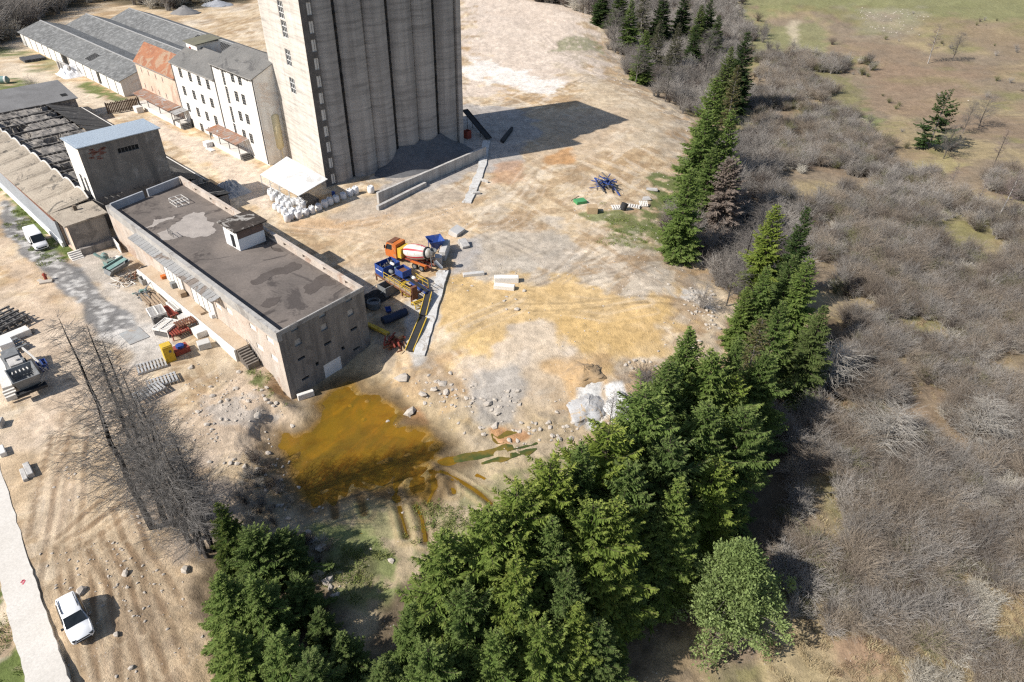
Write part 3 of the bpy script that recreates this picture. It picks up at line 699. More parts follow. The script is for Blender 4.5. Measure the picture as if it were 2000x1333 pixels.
mb = MB(); inner = [np.array(bl) + n_ * .5 + u_ * .05, np.array(fl) + n_ * .5 - u_ * .2, np.array(fr_) - n_ * .3 - u_ * .2, np.array(br) - n_ * .3 + u_ * .05]
mb.prism([tuple(p) for p in inner], T_ - 1.4, T_ - 1.12); mb.build('roof_deck', M_deck, HB)
ZD = T_ - 1.12
def ragged(pts, it=4, amp=.20):
    pts = [np.array(p[:2]) for p in pts]
    for _ in range(it):
        o_ = []
        for k in range(len(pts)):
            a_, b__ = pts[k], pts[(k + 1) % len(pts)]; d_ = b__ - a_; o_ += [a_, (a_ + b__) / 2 + np.array([-d_[1], d_[0]]) * rnd.uniform(-amp, amp)]
        pts = o_
    return pts
# pale bare patches on the deck: thin screed sheets with ragged outlines
mb = MB()
for i, poly in enumerate(([(290, 330), (335, 280), (420, 270), (460, 262), (450, 280), (400, 290), (370, 300), (340, 325)], [(360, 360), (430, 330), (500, 270), (560, 240), (620, 240), (640, 290), (680, 300), (690, 340), (640, 375), (560, 385), (500, 370), (430, 395), (380, 395)])):
    dense = [(p[0] - HFL[0], p[1] - HFL[1], ZD + .006 + .004 * i) for p in ragged([G(*zz(x, y), ZD - ZO) for x, y in poly])]
    mb.add(dense, [tuple(range(len(dense)))])
mb.build('bare_screed', pm('screed', (.42, .375, .335), (.33, .295, .265), .7, .95, .05), HB)
M_damp = pm('damp_bitumen', (.092, .076, .066), (.115, .096, .085), .5, .85, .03)
for i, poly in enumerate(([(880, 620), (930, 590), (1060, 545), (1120, 515), (1160, 530), (1140, 560), (1010, 590), (940, 635), (890, 645)], [(1170, 690), (1190, 640), (1240, 600), (1300, 580), (1350, 640), (1280, 650), (1210, 700)], [(930, 760), (960, 720), (1050, 705), (1040, 730), (960, 770)], [(340, 265), (370, 262), (400, 275), (350, 283)], [(985, 425), (1040, 440), (1060, 460), (1000, 450)])):
    dense = [(p[0] - HFL[0], p[1] - HFL[1], ZD + .016) for p in ragged([G(*zz(x, y), ZD - ZO) for x, y in poly])]
    mb = MB(); mb.add(dense, [tuple(range(len(dense)))]); mb.build('damp_stain', M_damp, HB)
# stair head on the roof
S0 = np.array(LL(G(470, 491, 5.58))); S1 = np.array(LL(G(520, 471, 5.58))); sd = S1 - S0; sw = np.linalg.norm(sd); sd /= sw; sb = np.array([-sd[1], sd[0]]); dp = 3.5
if sb @ u_ > 0: sb = -sb
c_ = [S0, S1, S1 + sb * dp, S0 + sb * dp]; hw = 3.0
mb = MB()
facade(mb, c_[0], c_[1], ZD + 0, ZD + 1.75, (), .1, 0); facade(mb, c_[0], c_[1], ZD + 1.753, ZD + hw, (), .1, 1)
facade(mb, c_[3], c_[0], ZD, ZD + hw, [(1.55, 2.55, ZD + .02, ZD + 2.1)], .2, 0)
facade(mb, c_[1], c_[2], ZD, ZD + hw, (), .1, 0); facade(mb, c_[2], c_[3], ZD, ZD + hw, (), .1, 0)
sh = mb.build('stair_head', [M_white, pm('bare_brick', (.22, .15, .12), (.16, .11, .09), 1.2, .9, .1)], HB)
mb = MB(); over = [tuple(p + (-sd * .5 if i in (0, 3) else sd * .6) + (-sb * .45 if i < 2 else sb * .45)) for i, p in enumerate(c_)]
mb.prism(over, [ZD + hw + .02] * 2 + [ZD + hw + .25] * 2, [ZD + hw + .16] * 2 + [ZD + hw + .4] * 2)
mb.build('stair_head_roof', pm('mossy_slab', (.07, .055, .045), (.045, .036, .03), .9, .95, .1, c3=(.4, .37, .33), lo=.4, hi=.6), sh)
mb = MB(); p = np.array(c_[3]) - sb * 2.0 + sd * .17
mb.bx(-.48, .48, -.04, .04, 0, 2.05); o = mb.build('door', M_dark, sh); o.location = (p[0], p[1], ZD + .03); o.rotation_euler = (0, 0, math.atan2(sb[1], sb[0]))
# loading canopy, dock, gates and steps on the sunny side
ca_, cb_ = onH(*zz(268, 425), HBL, HFL)[0], onH(*zz(725, 750), HBL, HFL)[0]
def sideP(s, off, z): p = np.array(bl) + u_ * s - n_ * off; return (p[0], p[1], z)
mb = MB(); zc = (onH(296.4, 473, HBL, HFL)[1] + onH(433, 586, HBL, HFL)[1]) / 2 - .3; CW = 1.35
DW = -float((np.array(LL(G(308, 563, 1.15))) - bl) @ n_) * .5 - float((np.array(LL(G(441, 672, 1.15))) - bl) @ n_) * .5 - .25; DW = min(max(DW, 1.6), 3.2)
npan = 26
for i in range(npan):
    s0 = ca_ + (cb_ - ca_) * i / npan; s1 = ca_ + (cb_ - ca_) * (i + .93) / npan
    roofsheet(mb, sideP(s0, .02, zc + .3), sideP(s0, CW, zc - .02 + rnd.uniform(-.03, .03)), sideP(s1, CW, zc - .02 + rnd.uniform(-.03, .03)), sideP(s1, .02, zc + .3), .05)
cn = mb.build('loading_canopy', M_greysheet, HB)
mb = MB()
for k in range(7):
    s = ca_ + (cb_ - ca_) * (k + .1) / 6.3; mb.bar(sideP(s, .0, zc - .9), sideP(s, CW - .1, zc - .1), .07, .07)
mb.bar(sideP(ca_, CW - .1, zc - .16), sideP(cb_, CW - .1, zc - .16), .08, .12); mb.build('bracket', M_steel, cn)
d0, d1 = onH(*zz(330, 600), HBL, HFL)[0] + 1, cb_ + 5.0
d0 = onH(308, 563, HBL, HFL)[0] + .5
mb = MB(); q_ = [sideP(d0, .02, 0), sideP(d0, DW, 0), sideP(d1, DW, 0), sideP(d1, .02, 0)]
mb.prism([p[:2] for p in q_], 2.6, ZO + 1.15); dk = mb.build('loading_dock', pm('dock_screed', (.54, .44, .33), (.47, .36, .25), .5, .9, .08), HB)
mb = MB(); mb.prism([sideP(d0 - .1, DW, 0)[:2], sideP(d0 - .1, DW + .25, 0)[:2], sideP(d1, DW + .25, 0)[:2], sideP(d1, DW, 0)[:2]], 2.5, ZO + 1.2); mb.build('dock_edge', M_cover, dk)
mb = MB()
for k in range(7): mb.prism([sideP(d1 + .32 * k + .02, .3, 0)[:2], sideP(d1 + .32 * k + .02, 1.8, 0)[:2], sideP(d1 + .32 * k + .24, 1.8, 0)[:2], sideP(d1 + .32 * k + .24, .3, 0)[:2]], 1.9, ZO + 1.05 - .2 * k)
st_ = mb.build('steps', pm('worn_steps', (.25, .22, .19), (.16, .14, .12), 1.5, .9, .1), HB)
mb = MB(); mb.bar(sideP(d1 + .1, .3, ZO + 2.0), sideP(d1 + 2.2, .3, ZO + .7), .05, .05)
for k in range(3): mb.bar(sideP(d1 + .1 + k, .3, ZO + 2.0 - k * .6), sideP(d1 + .1 + k, .3, ZO + .4 - k * .3), .05, .05)
mb.build('handrail', M_steel, st_)
for s0, s1 in ((.30, .52), (.63, .88)):
    a_, b__ = ca_ + (cb_ - ca_) * s0, ca_ + (cb_ - ca_) * s1
    mb = MB(); mb.prism([sideP(a_, .0, 0)[:2], sideP(a_, .14, 0)[:2], sideP(b__, .14, 0)[:2], sideP(b__, .0, 0)[:2]], ZO + 1.16, ZO + 4.1)
    gt = mb.build('sliding_gate', M_cover, HB)
    for k in range(5):
        mb = MB(); s = a_ + (b__ - a_) * k / 4; mb.bar(sideP(s, .17, ZO + 1.2), sideP(s, .17, ZO + 4.08), .05, .04); mb.build('rib', M_frame_grey, gt)

# ---------------- grain silo with stair tower
SFL, SFR, SBL = np.array(G(638, 366)[:2]), np.array(G(905.5, 285)[:2]), np.array(G(559.7, 308)[:2]); SBR = SFR + SBL - SFL
SI = thing('grain_silo', 'huge ribbed concrete silo with a pale stair tower rising out of the picture', 'silo', (SFL[0], SFL[1], 0))
fd = (SFR - SFL); LS = np.linalg.norm(fd); fd /= LS; bd = (SBL - SFL); LD = np.linalg.norm(bd); bd /= LD
lp = lambda a, b_: (fd[0] * a + bd[0] * b_, fd[1] * a + bd[1] * b_)
z2 = lambda x, y: (450 + x / 2.962, y / 2.962)
TW = onwall(*z2(590, 1000), SFL, SFR)[0] + .1
M_silo_f = None
def silo_mat(name, a_, b__, dk):
    m = pm(name, a_, b__, .22, .92, .06, st=dk, stsc=(.55, .55, .022), lo=.36, hi=.7, fine=.10)
    t = m.node_tree; b = t.nodes['Principled BSDF']; src = b.inputs['Base Color'].links[0].from_socket
    wv = _noise(t, _vec(t, 'Object', (.10, .10, 1.5)), 1.0, 3, .7)
    c = _mix(t, 1.0, src, _ramp(t, wv, [(.34, .74), (.5, 1.0), (.66, 1.1)]), 'MULTIPLY')
    t.links.new(c, b.inputs['Base Color']); return m
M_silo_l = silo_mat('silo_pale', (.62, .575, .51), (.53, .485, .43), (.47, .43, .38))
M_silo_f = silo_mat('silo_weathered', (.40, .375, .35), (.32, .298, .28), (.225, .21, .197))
HT, HS = 47.0, 36.8
lw = [(s - 1.15, s + 1.15, z - 1.4, z + 1.4) for s, z in (onwall(*z2(x, y), SBL, SFL) for x, y in ((291, 57), (313, 171), (336, 336), (361, 499)))]
lw += [(lw[0][0], lw[0][1], lw[0][2] + k, lw[0][3] + k) for k in (7, 14)]
a_, b__ = lp(0, LD), lp(0, 0)
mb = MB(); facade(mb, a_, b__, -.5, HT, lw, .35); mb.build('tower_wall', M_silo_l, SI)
for h in lw: window(SI, a_, b__, h, (M_glass, M_frame_w), 3, 3, .16, 'window', .13)
sl_ = [(s - .42, s + .42, z - .95, z + .95) for s, z in (onwall(*z2(x, y), SFL, SFR) for x, y in ((455, 52), (470, 160), (484, 266), (500, 372), (514, 474), (527, 571), (541, 668), (555, 762), (569, 853), (582, 944), (596, 1035)))]
sl_ += [(sl_[0][0], sl_[0][1], sl_[0][2] + k, sl_[0][3] + k) for k in (3.6, 7.2)]
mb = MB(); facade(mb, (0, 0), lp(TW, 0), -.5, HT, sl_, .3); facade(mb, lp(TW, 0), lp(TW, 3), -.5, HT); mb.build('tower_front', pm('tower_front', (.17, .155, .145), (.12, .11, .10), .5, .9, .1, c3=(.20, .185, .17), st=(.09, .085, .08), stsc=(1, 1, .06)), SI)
for h in sl_: window(SI, (0, 0), lp(TW, 0), h, (M_cover, M_frame_grey), 1, 1, .1, 'blind_window', .05)
mb = MB(); facade(mb, lp(TW, 3), lp(TW, LD), HS - 1, HT); facade(mb, lp(TW, LD), lp(0, LD), -.5, HT); mb.prism([lp(0, 0), lp(TW, 0), lp(TW, LD), lp(0, LD)], HT - .3, HT + .1); mb.build('tower_rear', M_silo_l, SI)
gs = [TW] + [onwall(x, 185, SFL, SFR)[0] for x in (675, 727, 771.7, 817, 857, 895)]
mb = MB(); pts = []
deep = {1: 1.1, 3: 1.1, 5: 1.1}
for i in range(6):
    s0, s1 = gs[i], gs[i + 1]; nS = 12
    g0 = .55 if i in (1, 3, 5) else .10; g1 = .55 if i in (0, 2, 4) else .10
    for k in range(nS + 1):
        t_ = k / nS; s = s0 + g0 * .5 + (s1 - s0 - (g0 + g1) * .5) * t_
        pts.append((s, .75 - 1.05 * math.sin(math.pi * t_) ** .6))
    if i in (0, 2, 4): pts += [(s1 - .24, 1.5), (s1 + .24, 1.5)]
    elif i < 5: pts += [(s1, .62)]
pil = gs[6]
poly = [lp(TW + .003, 1.2)] + [lp(s, d) for s, d in pts] + [lp(pil, .6), lp(pil, LD), lp(TW + .003, LD)]
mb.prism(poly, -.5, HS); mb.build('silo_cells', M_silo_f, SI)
mb = MB(); mb.prism([lp(pil, -.12), lp(LS, -.12), lp(LS, LD), lp(pil, LD)], -.5, HS + .05); mb.build('end_pilaster', silo_mat('silo_end', (.46, .42, .385), (.38, .35, .32), (.30, .27, .25)), SI)
M_mort = pm('dark_mortar', (.06, .056, .052), (.035, .034, .033), 2, .95, .1)
for gi in (1, 3, 5):
    mb = MB(); n = 92; vs = []
    for k in range(n + 1):
        z = -.3 + k * HS / n; wl, wr, pr = rnd.uniform(.14, .38), rnd.uniform(.14, .38), rnd.uniform(.35, 1.0)
        vs += [(*lp(gs[gi] - wl, .95), z), (*lp(gs[gi], pr), z), (*lp(gs[gi] + wr, .95), z)]
    mb.add(vs, [(k * 3 + q, k * 3 + q + 1, k * 3 + q + 4, k * 3 + q + 3) for k in range(n) for q in (0, 1)]); mb.build('mortar_joint', M_mort, SI)

# cream cement tank between mill and silo
c = G(551, 315)
mb = MB(); mb.lathe((0, 0, 2.2), (0, 0, 9.6), [(0, .25), (.9, .95), (7.0, .95), (7.3, .6), (7.4, .1)], 18)
TK = thing('cement_tank', 'cream yellow upright cement tank on legs between the mill and the silo', 'tank', c)
mb.build('barrel', M_cream, TK, True)
for k in range(4):
    q_ = math.pi / 4 + k * math.pi / 2; mb = MB(); mb.bar((.85 * math.cos(q_), .85 * math.sin(q_), -.1), (.8 * math.cos(q_), .8 * math.sin(q_), 3.4), .12, .12); mb.build('leg', M_cream, TK)

# white canopy against the silo
cq = [G(508, 341, 3.6), G(583, 383, 3.6), G(640, 350, 4.6), G(560, 306, 4.6)]
CN = thing('lean_to_canopy', 'bright white lean-to canopy on posts at the foot of the stair tower', 'canopy', (cq[1][0], cq[1][1], 0))
cl = [(p[0] - cq[1][0], p[1] - cq[1][1], p[2]) for p in cq]
mb = MB(); roofsheet(mb, cl[0], cl[1], cl[2], cl[3], .1); mb.build('roof', corr('canopy_sheet', (.80, .80, .79), (.70, .70, .69), (2.2, 2.2, 0), .4, .6, 0, c3=(.62, .60, .56)), CN)
for k in range(5):
    t_ = k / 4; p = np.array(cl[0]) * (1 - t_) + np.array(cl[1]) * t_; mb = MB(); mb.bx(p[0] - .06, p[0] + .06, p[1] - .06, p[1] + .06, -.1, p[2] - .12); mb.build('post', M_frame_w, CN)
mb = MB(); p = np.array(cl[0]) * .98 + np.array(cl[1]) * .02; q_ = np.array(cl[3])
mb.bar((p[0], p[1], 1.2), (q_[0], q_[1], 1.2), .06, .06); mb.bar((p[0], p[1], 2.2), (cl[1][0], cl[1][1], 2.2), .06, .06); mb.build('rail', M_frame_w, CN)

# ---------------- mill row
def ulocal(u0, v0): return lambda u, v: (u - u0, v - v0)
V0 = 62.2
def mill(name, label, u0, u1, ze, vr, zr, wallmat, roofmat, depth, wins, wst, ridge_off=0):
    x, y = uv(u0, V0); R_ = thing(name, label, 'mill', (x, y, 0), YB); L = u1 - u0
    A, B = uv(u0, V0), uv(u1, V0)
    hs = []
    for (wpts, ww, wh) in wins:
        for px, py in wpts:
            s, z = onwall(px, py, A, B); hs.append((s - ww / 2, s + ww / 2, z - wh / 2, z + wh / 2))
    hs = [h for h in hs if h[0] > .05 and h[1] < L - .05]
    mb = MB(); facade(mb, (0, 0), (L, 0), -.5, ze, hs, .28)
    D = depth
    mb.add([(L, 0, -.5), (L, D, -.5), (L, D, ze), (L, vr - V0, zr - .05), (L, 0, ze)], [(0, 1, 2, 3, 4)]); mb.add([(0, D, -.5), (0, 0, -.5), (0, 0, ze), (0, vr - V0, zr - .05), (0, D, ze)], [(0, 1, 2, 3, 4)])
    mb.add([(L, D, -.5), (0, D, -.5), (0, D, ze), (L, D, ze)], [(0, 1, 2, 3)])
    mb.build('wall', wallmat, R_)
    for h in hs: window(R_, (0, 0), (L, 0), h, wst[0:2], wst[2], wst[3] if h[3] - h[2] < 2.4 else 7, .13, 'window', .05)
    mb = MB(); o_ = .35
    roofsheet(mb, (-.1, -o_, ze - .05), (L + .15, -o_, ze - .05), (L + .15, vr - V0, zr + .12), (-.1, vr - V0, zr + .12), .14)
    roofsheet(mb, (-.1, vr - V0 + .004, zr + .118), (L + .15, vr - V0 + .004, zr + .118), (L + .15, D + .3, ze - .05), (-.1, D + .3, ze - .05), .14)
    mb.build('roof', roofmat, R_)
    mb = MB(); mb.bar((0, -o_ - .06, ze - .16), (L, -o_ - .06, ze - .16), .14, .12); mb.build('gutter', M_frame_grey, R_)
    return R_
q4 = lambda l: [(x / 4, y / 4) for x, y in l]
m1 = mill('mill_block', 'tallest white mill block with a grey roof next to the silo', -139.3, -123.2, 16.6, 68.2, 19.2, M_plaster, M_roofgrey2, 12, [
    (q4([(1815, 605), (1872, 628), (1850, 757), (1905, 782), (1880, 910), (1935, 935), (1910, 1055), (1965, 1085)]), 1.35, 2.0), (q4([(1745, 600), (1781, 745), (1815, 898), (1843, 1030)]), .95, 3.3)], (M_glass, M_frame_grey, 3, 4))
m2 = mill('mill_block', 'middle white mill block with a grid of barred windows', -158.6, -139.31, 13.4, 67.6, 16.2, M_plaster, M_roofgrey2, 11.5, [
    (q4([(1410, 572), (1485, 604), (1555, 634), (1625, 664), (1697, 692), (1442, 712), (1518, 745), (1587, 778), (1657, 808), (1728, 842), (1475, 842), (1550, 880), (1620, 912), (1689, 945), (1757, 981), (1503, 962), (1580, 1003), (1645, 1035), (1715, 1068)]), 1.4, 2.0)], (M_glass, M_frame_grey, 3, 4))
m3 = mill('mill_block', 'peach coloured mill block under an orange tiled roof', -179.2, -158.61, 9.8, 65.6, 13.4, M_plaster3, M_tile, 8.5, [
    (q4([(1050, 522), (1105, 550), (1160, 575), (1216, 602), (1270, 628), (1082, 648), (1137, 674), (1190, 698), (1246, 726), (1302, 752)]), .45, 1.25)], (M_frame_w, M_frame_grey, 1, 1))
mb = MB(); mb.bx(.3, 5.2, 4.2, 9.5, 12.5, 17.0); hut = mb.build('roof_hut', M_plaster, m2)
mb = MB(); roofsheet(mb, (-.1, 3.8, 17.0), (5.6, 3.8, 17.0), (5.6, 9.9, 17.5), (-.1, 9.9, 17.5), .16); mb.build('hut_roof', pm('mossy_roof', (.20, .19, .13), (.15, .14, .11), .6, .9, .1), hut)
mb = MB(); mb.bx(1.6, 2.4, 4.1, 4.19, 14.6, 16.0); mb.build('hut_window', pm('red_frame', (.30, .07, .05), (.2, .05, .04), 1, .7, 0), hut)
mb = MB(); mb.tube((.35, -.12, .3), (.35, -.12, 13.2), .08); mb.build('downpipe', M_frame_d, m2)
mb = MB(); mb.tube((.3, -.12, .3), (.3, -.12, 16.4), .09); mb.build('downpipe', M_frame_d, m1)
mb = MB(); mb.tube((15.9, -.12, .3), (15.9, -.12, 16.4), .09); mb.build('downpipe', M_frame_d, m1)
mb = MB()
for k in range(16): mb.bx(.9 + k * .92, 1.25 + k * .92, -.22, -.005, 16.0 - (k % 3) * .06, 16.3)
mb.build('eave_bracket', M_frame_d, m1)
def dock(label, par, x0, x1, zc, dpth, mat):
    mb = MB(); mb.bx(x0 + .2, x1 - .2, -dpth + .5, -.02, -.3, 1.1); d_ = mb.build('loading_dock', M_cover, par)
    mb = MB(); n__ = int((x1 - x0) / .9)
    for k in range(n__):
        a_ = x0 + (x1 - x0) * k / n__; b__ = x0 + (x1 - x0) * (k + .96) / n__
        roofsheet(mb, (a_, -dpth, zc - .45 + rnd.uniform(-.04, .04)), (b__, -dpth, zc - .45 + rnd.uniform(-.04, .04)), (b__, -.02, zc), (a_, -.02, zc), .05)
    c_ = mb.build('dock_roof', mat, par)
    for k in range(4):
        x = x0 + .4 + (x1 - x0 - .8) * k / 3; mb = MB(); mb.bx(x - .06, x + .06, -dpth + .6, -dpth + .72, 1.1, zc - .5); mb.build('post', M_frame_d, c_)
    mb = MB()
    for k in range(4): mb.bx(x1 - .15 + .3 * k, x1 + .15 + .3 * k - .01, -dpth + .6, -.5, -.3, .9 - .25 * k)
    mb.build('dock_steps', M_frame_d, d_)
dock('', m3, 1.0, 20.0, 3.7, 3.0, M_rust)
dock('', m1, -3.0, 9.6, 3.7, 3.0, M_rust)
dock('', m2, .03, 3.0, 3.62, 3.0, M_greysheet)

# ---------------- three barns
def barn(label, v0, v1, u0, u1, ze, zr, front, holes=(), patches=()):
    x, y = uv(u0, v0); R_ = thing('barn', label, 'barn', (x, y, 0), YB, 0); L, D = u1 - u0, v1 - v0; vm = D / 2
    R_['group'] = 'grey roofed barns'
    mb = MB(); facade(mb, (0, 0), (L, 0), -.5, ze, holes, .4); facade(mb, (L, D), (0, D), -.5, ze)
    for xx, flip in ((0, 1), (L, 0)):
        f = [(xx, 0, -.5), (xx, D, -.5), (xx, D, ze), (xx, vm, zr - .05), (xx, 0, ze)]; mb.add(f[::-1] if flip else f, [(0, 1, 2, 3, 4)])
    mb.build('wall', M_plaster if front else M_conc, R_)
    mb = MB(); roofsheet(mb, (-.4, -.5, ze - .12), (L + .4, -.5, ze - .12), (L + .4, vm, zr + .1), (-.4, vm, zr + .1), .12)
    roofsheet(mb, (-.4, vm + .004, zr + .098), (L + .4, vm + .004, zr + .098), (L + .4, D - .02, ze - .05), (-.4, D - .02, ze - .05), .12)
    rf = mb.build('roof', M_roofgrey, R_)
    mb = MB(); mb.bar((-.4, vm, zr + .14), (L + .4, vm, zr + .14), .4, .1); mb.build('ridge_cap', pm('ridge', (.45, .44, .42), (.36, .35, .34), 1, .9, .05), rf)
    for (a_, b__, c0, c1) in patches:      # missing sheets: dark opening with battens
        zf = lambda v: ze - .12 + (zr + .22 - ze) * (v + .5) / (vm + .5)
        mb = MB(); mb.add([(a_, c0, zf(c0) + .03), (b__, c0, zf(c0) + .03), (b__, c1, zf(c1) + .03), (a_, c1, zf(c1) + .03)], [(0, 1, 2, 3)]); po = mb.build('roof_gap', M_dark, rf)
        mb = MB(); k = a_
        while k < b__: mb.bar((k, c0, zf(c0) + .08), (k, c1, zf(c1) + .08), .1, .08); k += .85
        mb.build('batten', M_frame_grey, po)
    for h in holes: window(R_, (0, 0), (L, 0), h, (M_dark, M_dark), frame=False, dep=.38, name='doorway')
    if front:
        mb = MB(); k = 3.0
        while k < L: 
            if not any(h[0] - .2 < k < h[1] + .2 for h in holes): mb.bx(k - .1, k + .1, -.12, -.002, -.3, ze - .15)
            k += 5.2
        mb.build('pilaster', M_frame_grey, R_)
    return R_
barn('nearest grey-roofed barn with a long white wall facing the lane', 60.5, 74, -262, -187.8, 3.9, 6.0, True, [(33.5, 38.5, .1, 3.2), (58.5, 60.6, .05, 3.4)], [(49, 52.5, 1.3, 4.2)])
barn('middle grey-roofed barn between its two neighbours', 74, 87.5, -262, -187.8, 3.9, 6.2, False, (), [(62, 72, .6, 2.2)])
barn('farthest grey-roofed barn with two big roof gaps', 87.5, 101, -262, -192, 3.9, 6.3, False, (), [(50, 57.5, 2.0, 5.6), (59, 68.5, 1.2, 5.9)])

# ---------------- derelict shed: vaulted tan strip, collapsed middle, sound grey end
x, y = uv(-175, 22.3); DS = thing('derelict_shed', 'derelict shed with a scalloped tan roof edge and a collapsed black roof', 'shed', (x, y, 0), YB)
M_tan = pm('lichen_roof', (.47, .405, .32), (.38, .32, .25), .5, .95, .12, c3=(.17, .15, .125), fine=.4)
M_ruin = pm('collapsed_roof', (.42, .38, .335), (.25, .23, .205), .8, .95, .2, c3=(.12, .11, .10), fine=.5, lo=.38, hi=.60)
mb = MB(); nB = 11; bw_ = 57.5 / nB; U0 = 0; nsub = 8
for i in range(nB):
    for k in range(nsub):
        a_, b__ = i * bw_ + bw_ * k / nsub, i * bw_ + bw_ * (k + 1) / nsub
        ar = lambda t_: 1.15 * math.sin(math.pi * min(max(t_, .02), .98)) ** .6
        ha, hb = ar(k / nsub), ar((k + 1) / nsub)
        roofsheet(mb, (a_, -.35, 5.0), (b__, -.35, 5.0), (b__, 5.6, 5.5 + hb), (a_, 5.6, 5.5 + ha), .18)
mb.build('vaulted_roof', M_tan, DS)
mb = MB()
for i in range(nB):
    for k in range(nsub):
        a_, b__ = i * bw_ + bw_ * k / nsub, i * bw_ + bw_ * (k + 1) / nsub
        mb.bar((a_, 5.62, 5.56 + ar(k / nsub)), (b__, 5.62, 5.56 + ar((k + 1) / nsub)), .16, .2)
mb.build('vault_rim', M_cover, DS)
mb = MB(); facade(mb, (0, 0), (57.5, 0), -.5, 4.75); facade(mb, (57.5, 0), (57.5, 24), -.5, 3.8); facade(mb, (57.5, 24), (0, 24), -.5, 3.2); facade(mb, (0, 24), (0, 0), -.5, 4.4); mb.build('wall', M_conc, DS)
# ruined middle as a broken height field with beams across
nu, nv = 150, 56; vs = []; 
uu = np.linspace(.1, 57.4, nu); vv = np.linspace(5.8, 17.5, nv)
A_, B__ = np.meshgrid(uu, vv); ph = (A_ / bw_) % 1
nz_ = fbm(A_, B__, .9, 77, 4)
zr_ = 4.6 + 1.0 * (1 - np.abs(ph - .45) * 1.7) + (nz_ - .5) * .55
zr_ = np.where((fbm(A_, B__, .35, 78, 3) > .62), zr_ - 1.2, zr_)
vs = [(a_, b__, c__) for a_, b__, c__ in zip(A_.ravel(), B__.ravel(), zr_.ravel())]
mb.__init__(); mb.add(vs, [(j * nu + i, j * nu + i + 1, (j + 1) * nu + i + 1, (j + 1) * nu + i) for j in range(nv - 1) for i in range(nu - 1)]); mb.build('collapsed_roof', M_ruin, DS)
mb = MB()
for i in range(nB + 1):
    mb.bar((i * bw_, 5.8, 5.15), (i * bw_, 17.6, 5.15), .3, .35)
    for k in range(14):
        v_ = 6.2 + k * .8
        if rnd.random() < .7: mb.bar((i * bw_ + .2, v_, 5.4), (i * bw_ + bw_ * rnd.uniform(.3, .95), v_ + rnd.uniform(-.1, .1), 5.75 + rnd.uniform(-.4, .3)), .08, .1)
mb.build('roof_beam', pm('sooty_beam', (.15, .14, .13), (.08, .075, .07), 1, .9, .1), DS)
mb = MB(); n__ = 30
for k in range(n__):
    a_, b__ = 57.4 * k / n__, 57.4 * (k + .97) / n__; dz_ = rnd.uniform(-.12, .06)
    roofsheet(mb, (a_, 17.7, 5.5 + dz_), (b__, 17.7, 5.5 + dz_), (b__, 24.4, 3.3), (a_, 24.4, 3.3), .1)
mb.build('side_roof', pm('tarred_side_roof', (.085, .08, .072), (.055, .052, .05), .5, .9, .1, c3=(.16, .15, .135), fine=.3), DS)
mb = MB(); mb.bar((0, 24.45, 3.32), (57.4, 24.45, 3.32), .14, .12); mb.build('gutter', M_cover, DS)
x, y = uv(-188, 18); GS = thing('grey_roofed_shed', 'grey corrugated shed roof behind the collapsed black roof', 'shed', (x, y, 0), YB)
mb = MB(); facade(mb, (0, 0), (12, 0), -.5, 4.5); facade(mb, (12, 0), (12, 28.5), -.5, 5.0); facade(mb, (12, 28.5), (0, 28.5), -.5, 4.4); facade(mb, (0, 28.5), (0, 0), -.5, 3.4); mb.build('wall', M_conc, GS)
mb = MB(); roofsheet(mb, (2, -.3, 7.0), (12.6, -.3, 5.2), (12.6, 28.9, 5.2), (2, 28.9, 7.0), .14); mb.build('roof', corr('grey_corrugated_shed', (.23, .225, .22), (.17, .165, .16), (0, 4, 0), .3, .9), GS)
mb = MB(); mb.box((10.0, 27.0, 5.67), (1.2, 1.2, .1), 0, 0, 0, .17); mb.build('roof_hole', M_dark, GS)

# painted perimeter wall along the verge (front of the shed)
a_, b__ = G(-60, 300), G(131, 481); L = np.linalg.norm(b__ - a_); r_ = math.atan2(b__[1] - a_[1], b__[0] - a_[0])
WL = thing('painted_wall', 'long blue-grey painted wall with a white base along the grass verge', 'wall', (a_[0], a_[1], 0), r_)
mb = MB(); mb.bx(-30, L, -.35, .0, -.4, 4.4); mb.build('panel', M_greywall, WL)
mb = MB(); mb.bx(-30, L + .1, -.62, -.35, -.4, .8); mb.build('plinth', M_white, WL)
mb = MB(); mb.bx(-30, L, -.45, .1, 4.402, 4.55); mb.build('capping', pm('rusty_cap', (.26, .10, .06), (.2, .13, .1), 1.5, .8, .05), WL)

# annex at the end of the shed
x, y = uv(-117.3, 22.4); AN = thing('annex', 'tan-roofed annex with a dark end wall beside the blue-grey wall', 'annex', (x, y, 0), YB)
mb = MB(); facade(mb, (5.6, 0), (5.6, 5.4), -.5, 5.0, (), .1, 1); facade(mb, (0, 0), (5.6, 0), -.5, 5.0, [(1.2, 4.2, 0.2, 4.2)], .3, 0); facade(mb, (5.6, 5.4), (0, 5.4), -.5, 5, (), .1, 1); facade(mb, (0, 5.4), (0, 0), -.5, 5, (), .1, 1)
mb.build('wall', [M_plaster3, M_whse_f], AN)
window(AN, (0, 0), (5.6, 0), (1.2, 4.2, .2, 4.2), (M_conc, M_conc), frame=False, dep=.28, name='blocked_gate')
mb = MB(); roofsheet(mb, (-.3, -.4, 5.0), (6.0, -.4, 5.0), (6.0, 5.9, 5.25), (-.3, 5.9, 5.25), .2); mb.build('roof', M_tan, AN)
mb = MB(); mb.bx(1.2, 1.7, 2.6, 3.1, 5.0, 5.9); mb.build('flue', pm('flue', (.20, .16, .12), (.14, .11, .08), 2, .9, .1), AN)
mb = MB(); mb.bx(5.62, 6.5, .4, 6.4, -.3, 1.05); mb.build('ramp_wall', M_conc, AN)
mb = MB()
for k in range(5): mb.bx(5.65 + .32 * k, 5.96 + .32 * k, -1.3, .38, -.3, .85 - .2 * k)
mb.build('steps', M_cover, AN)

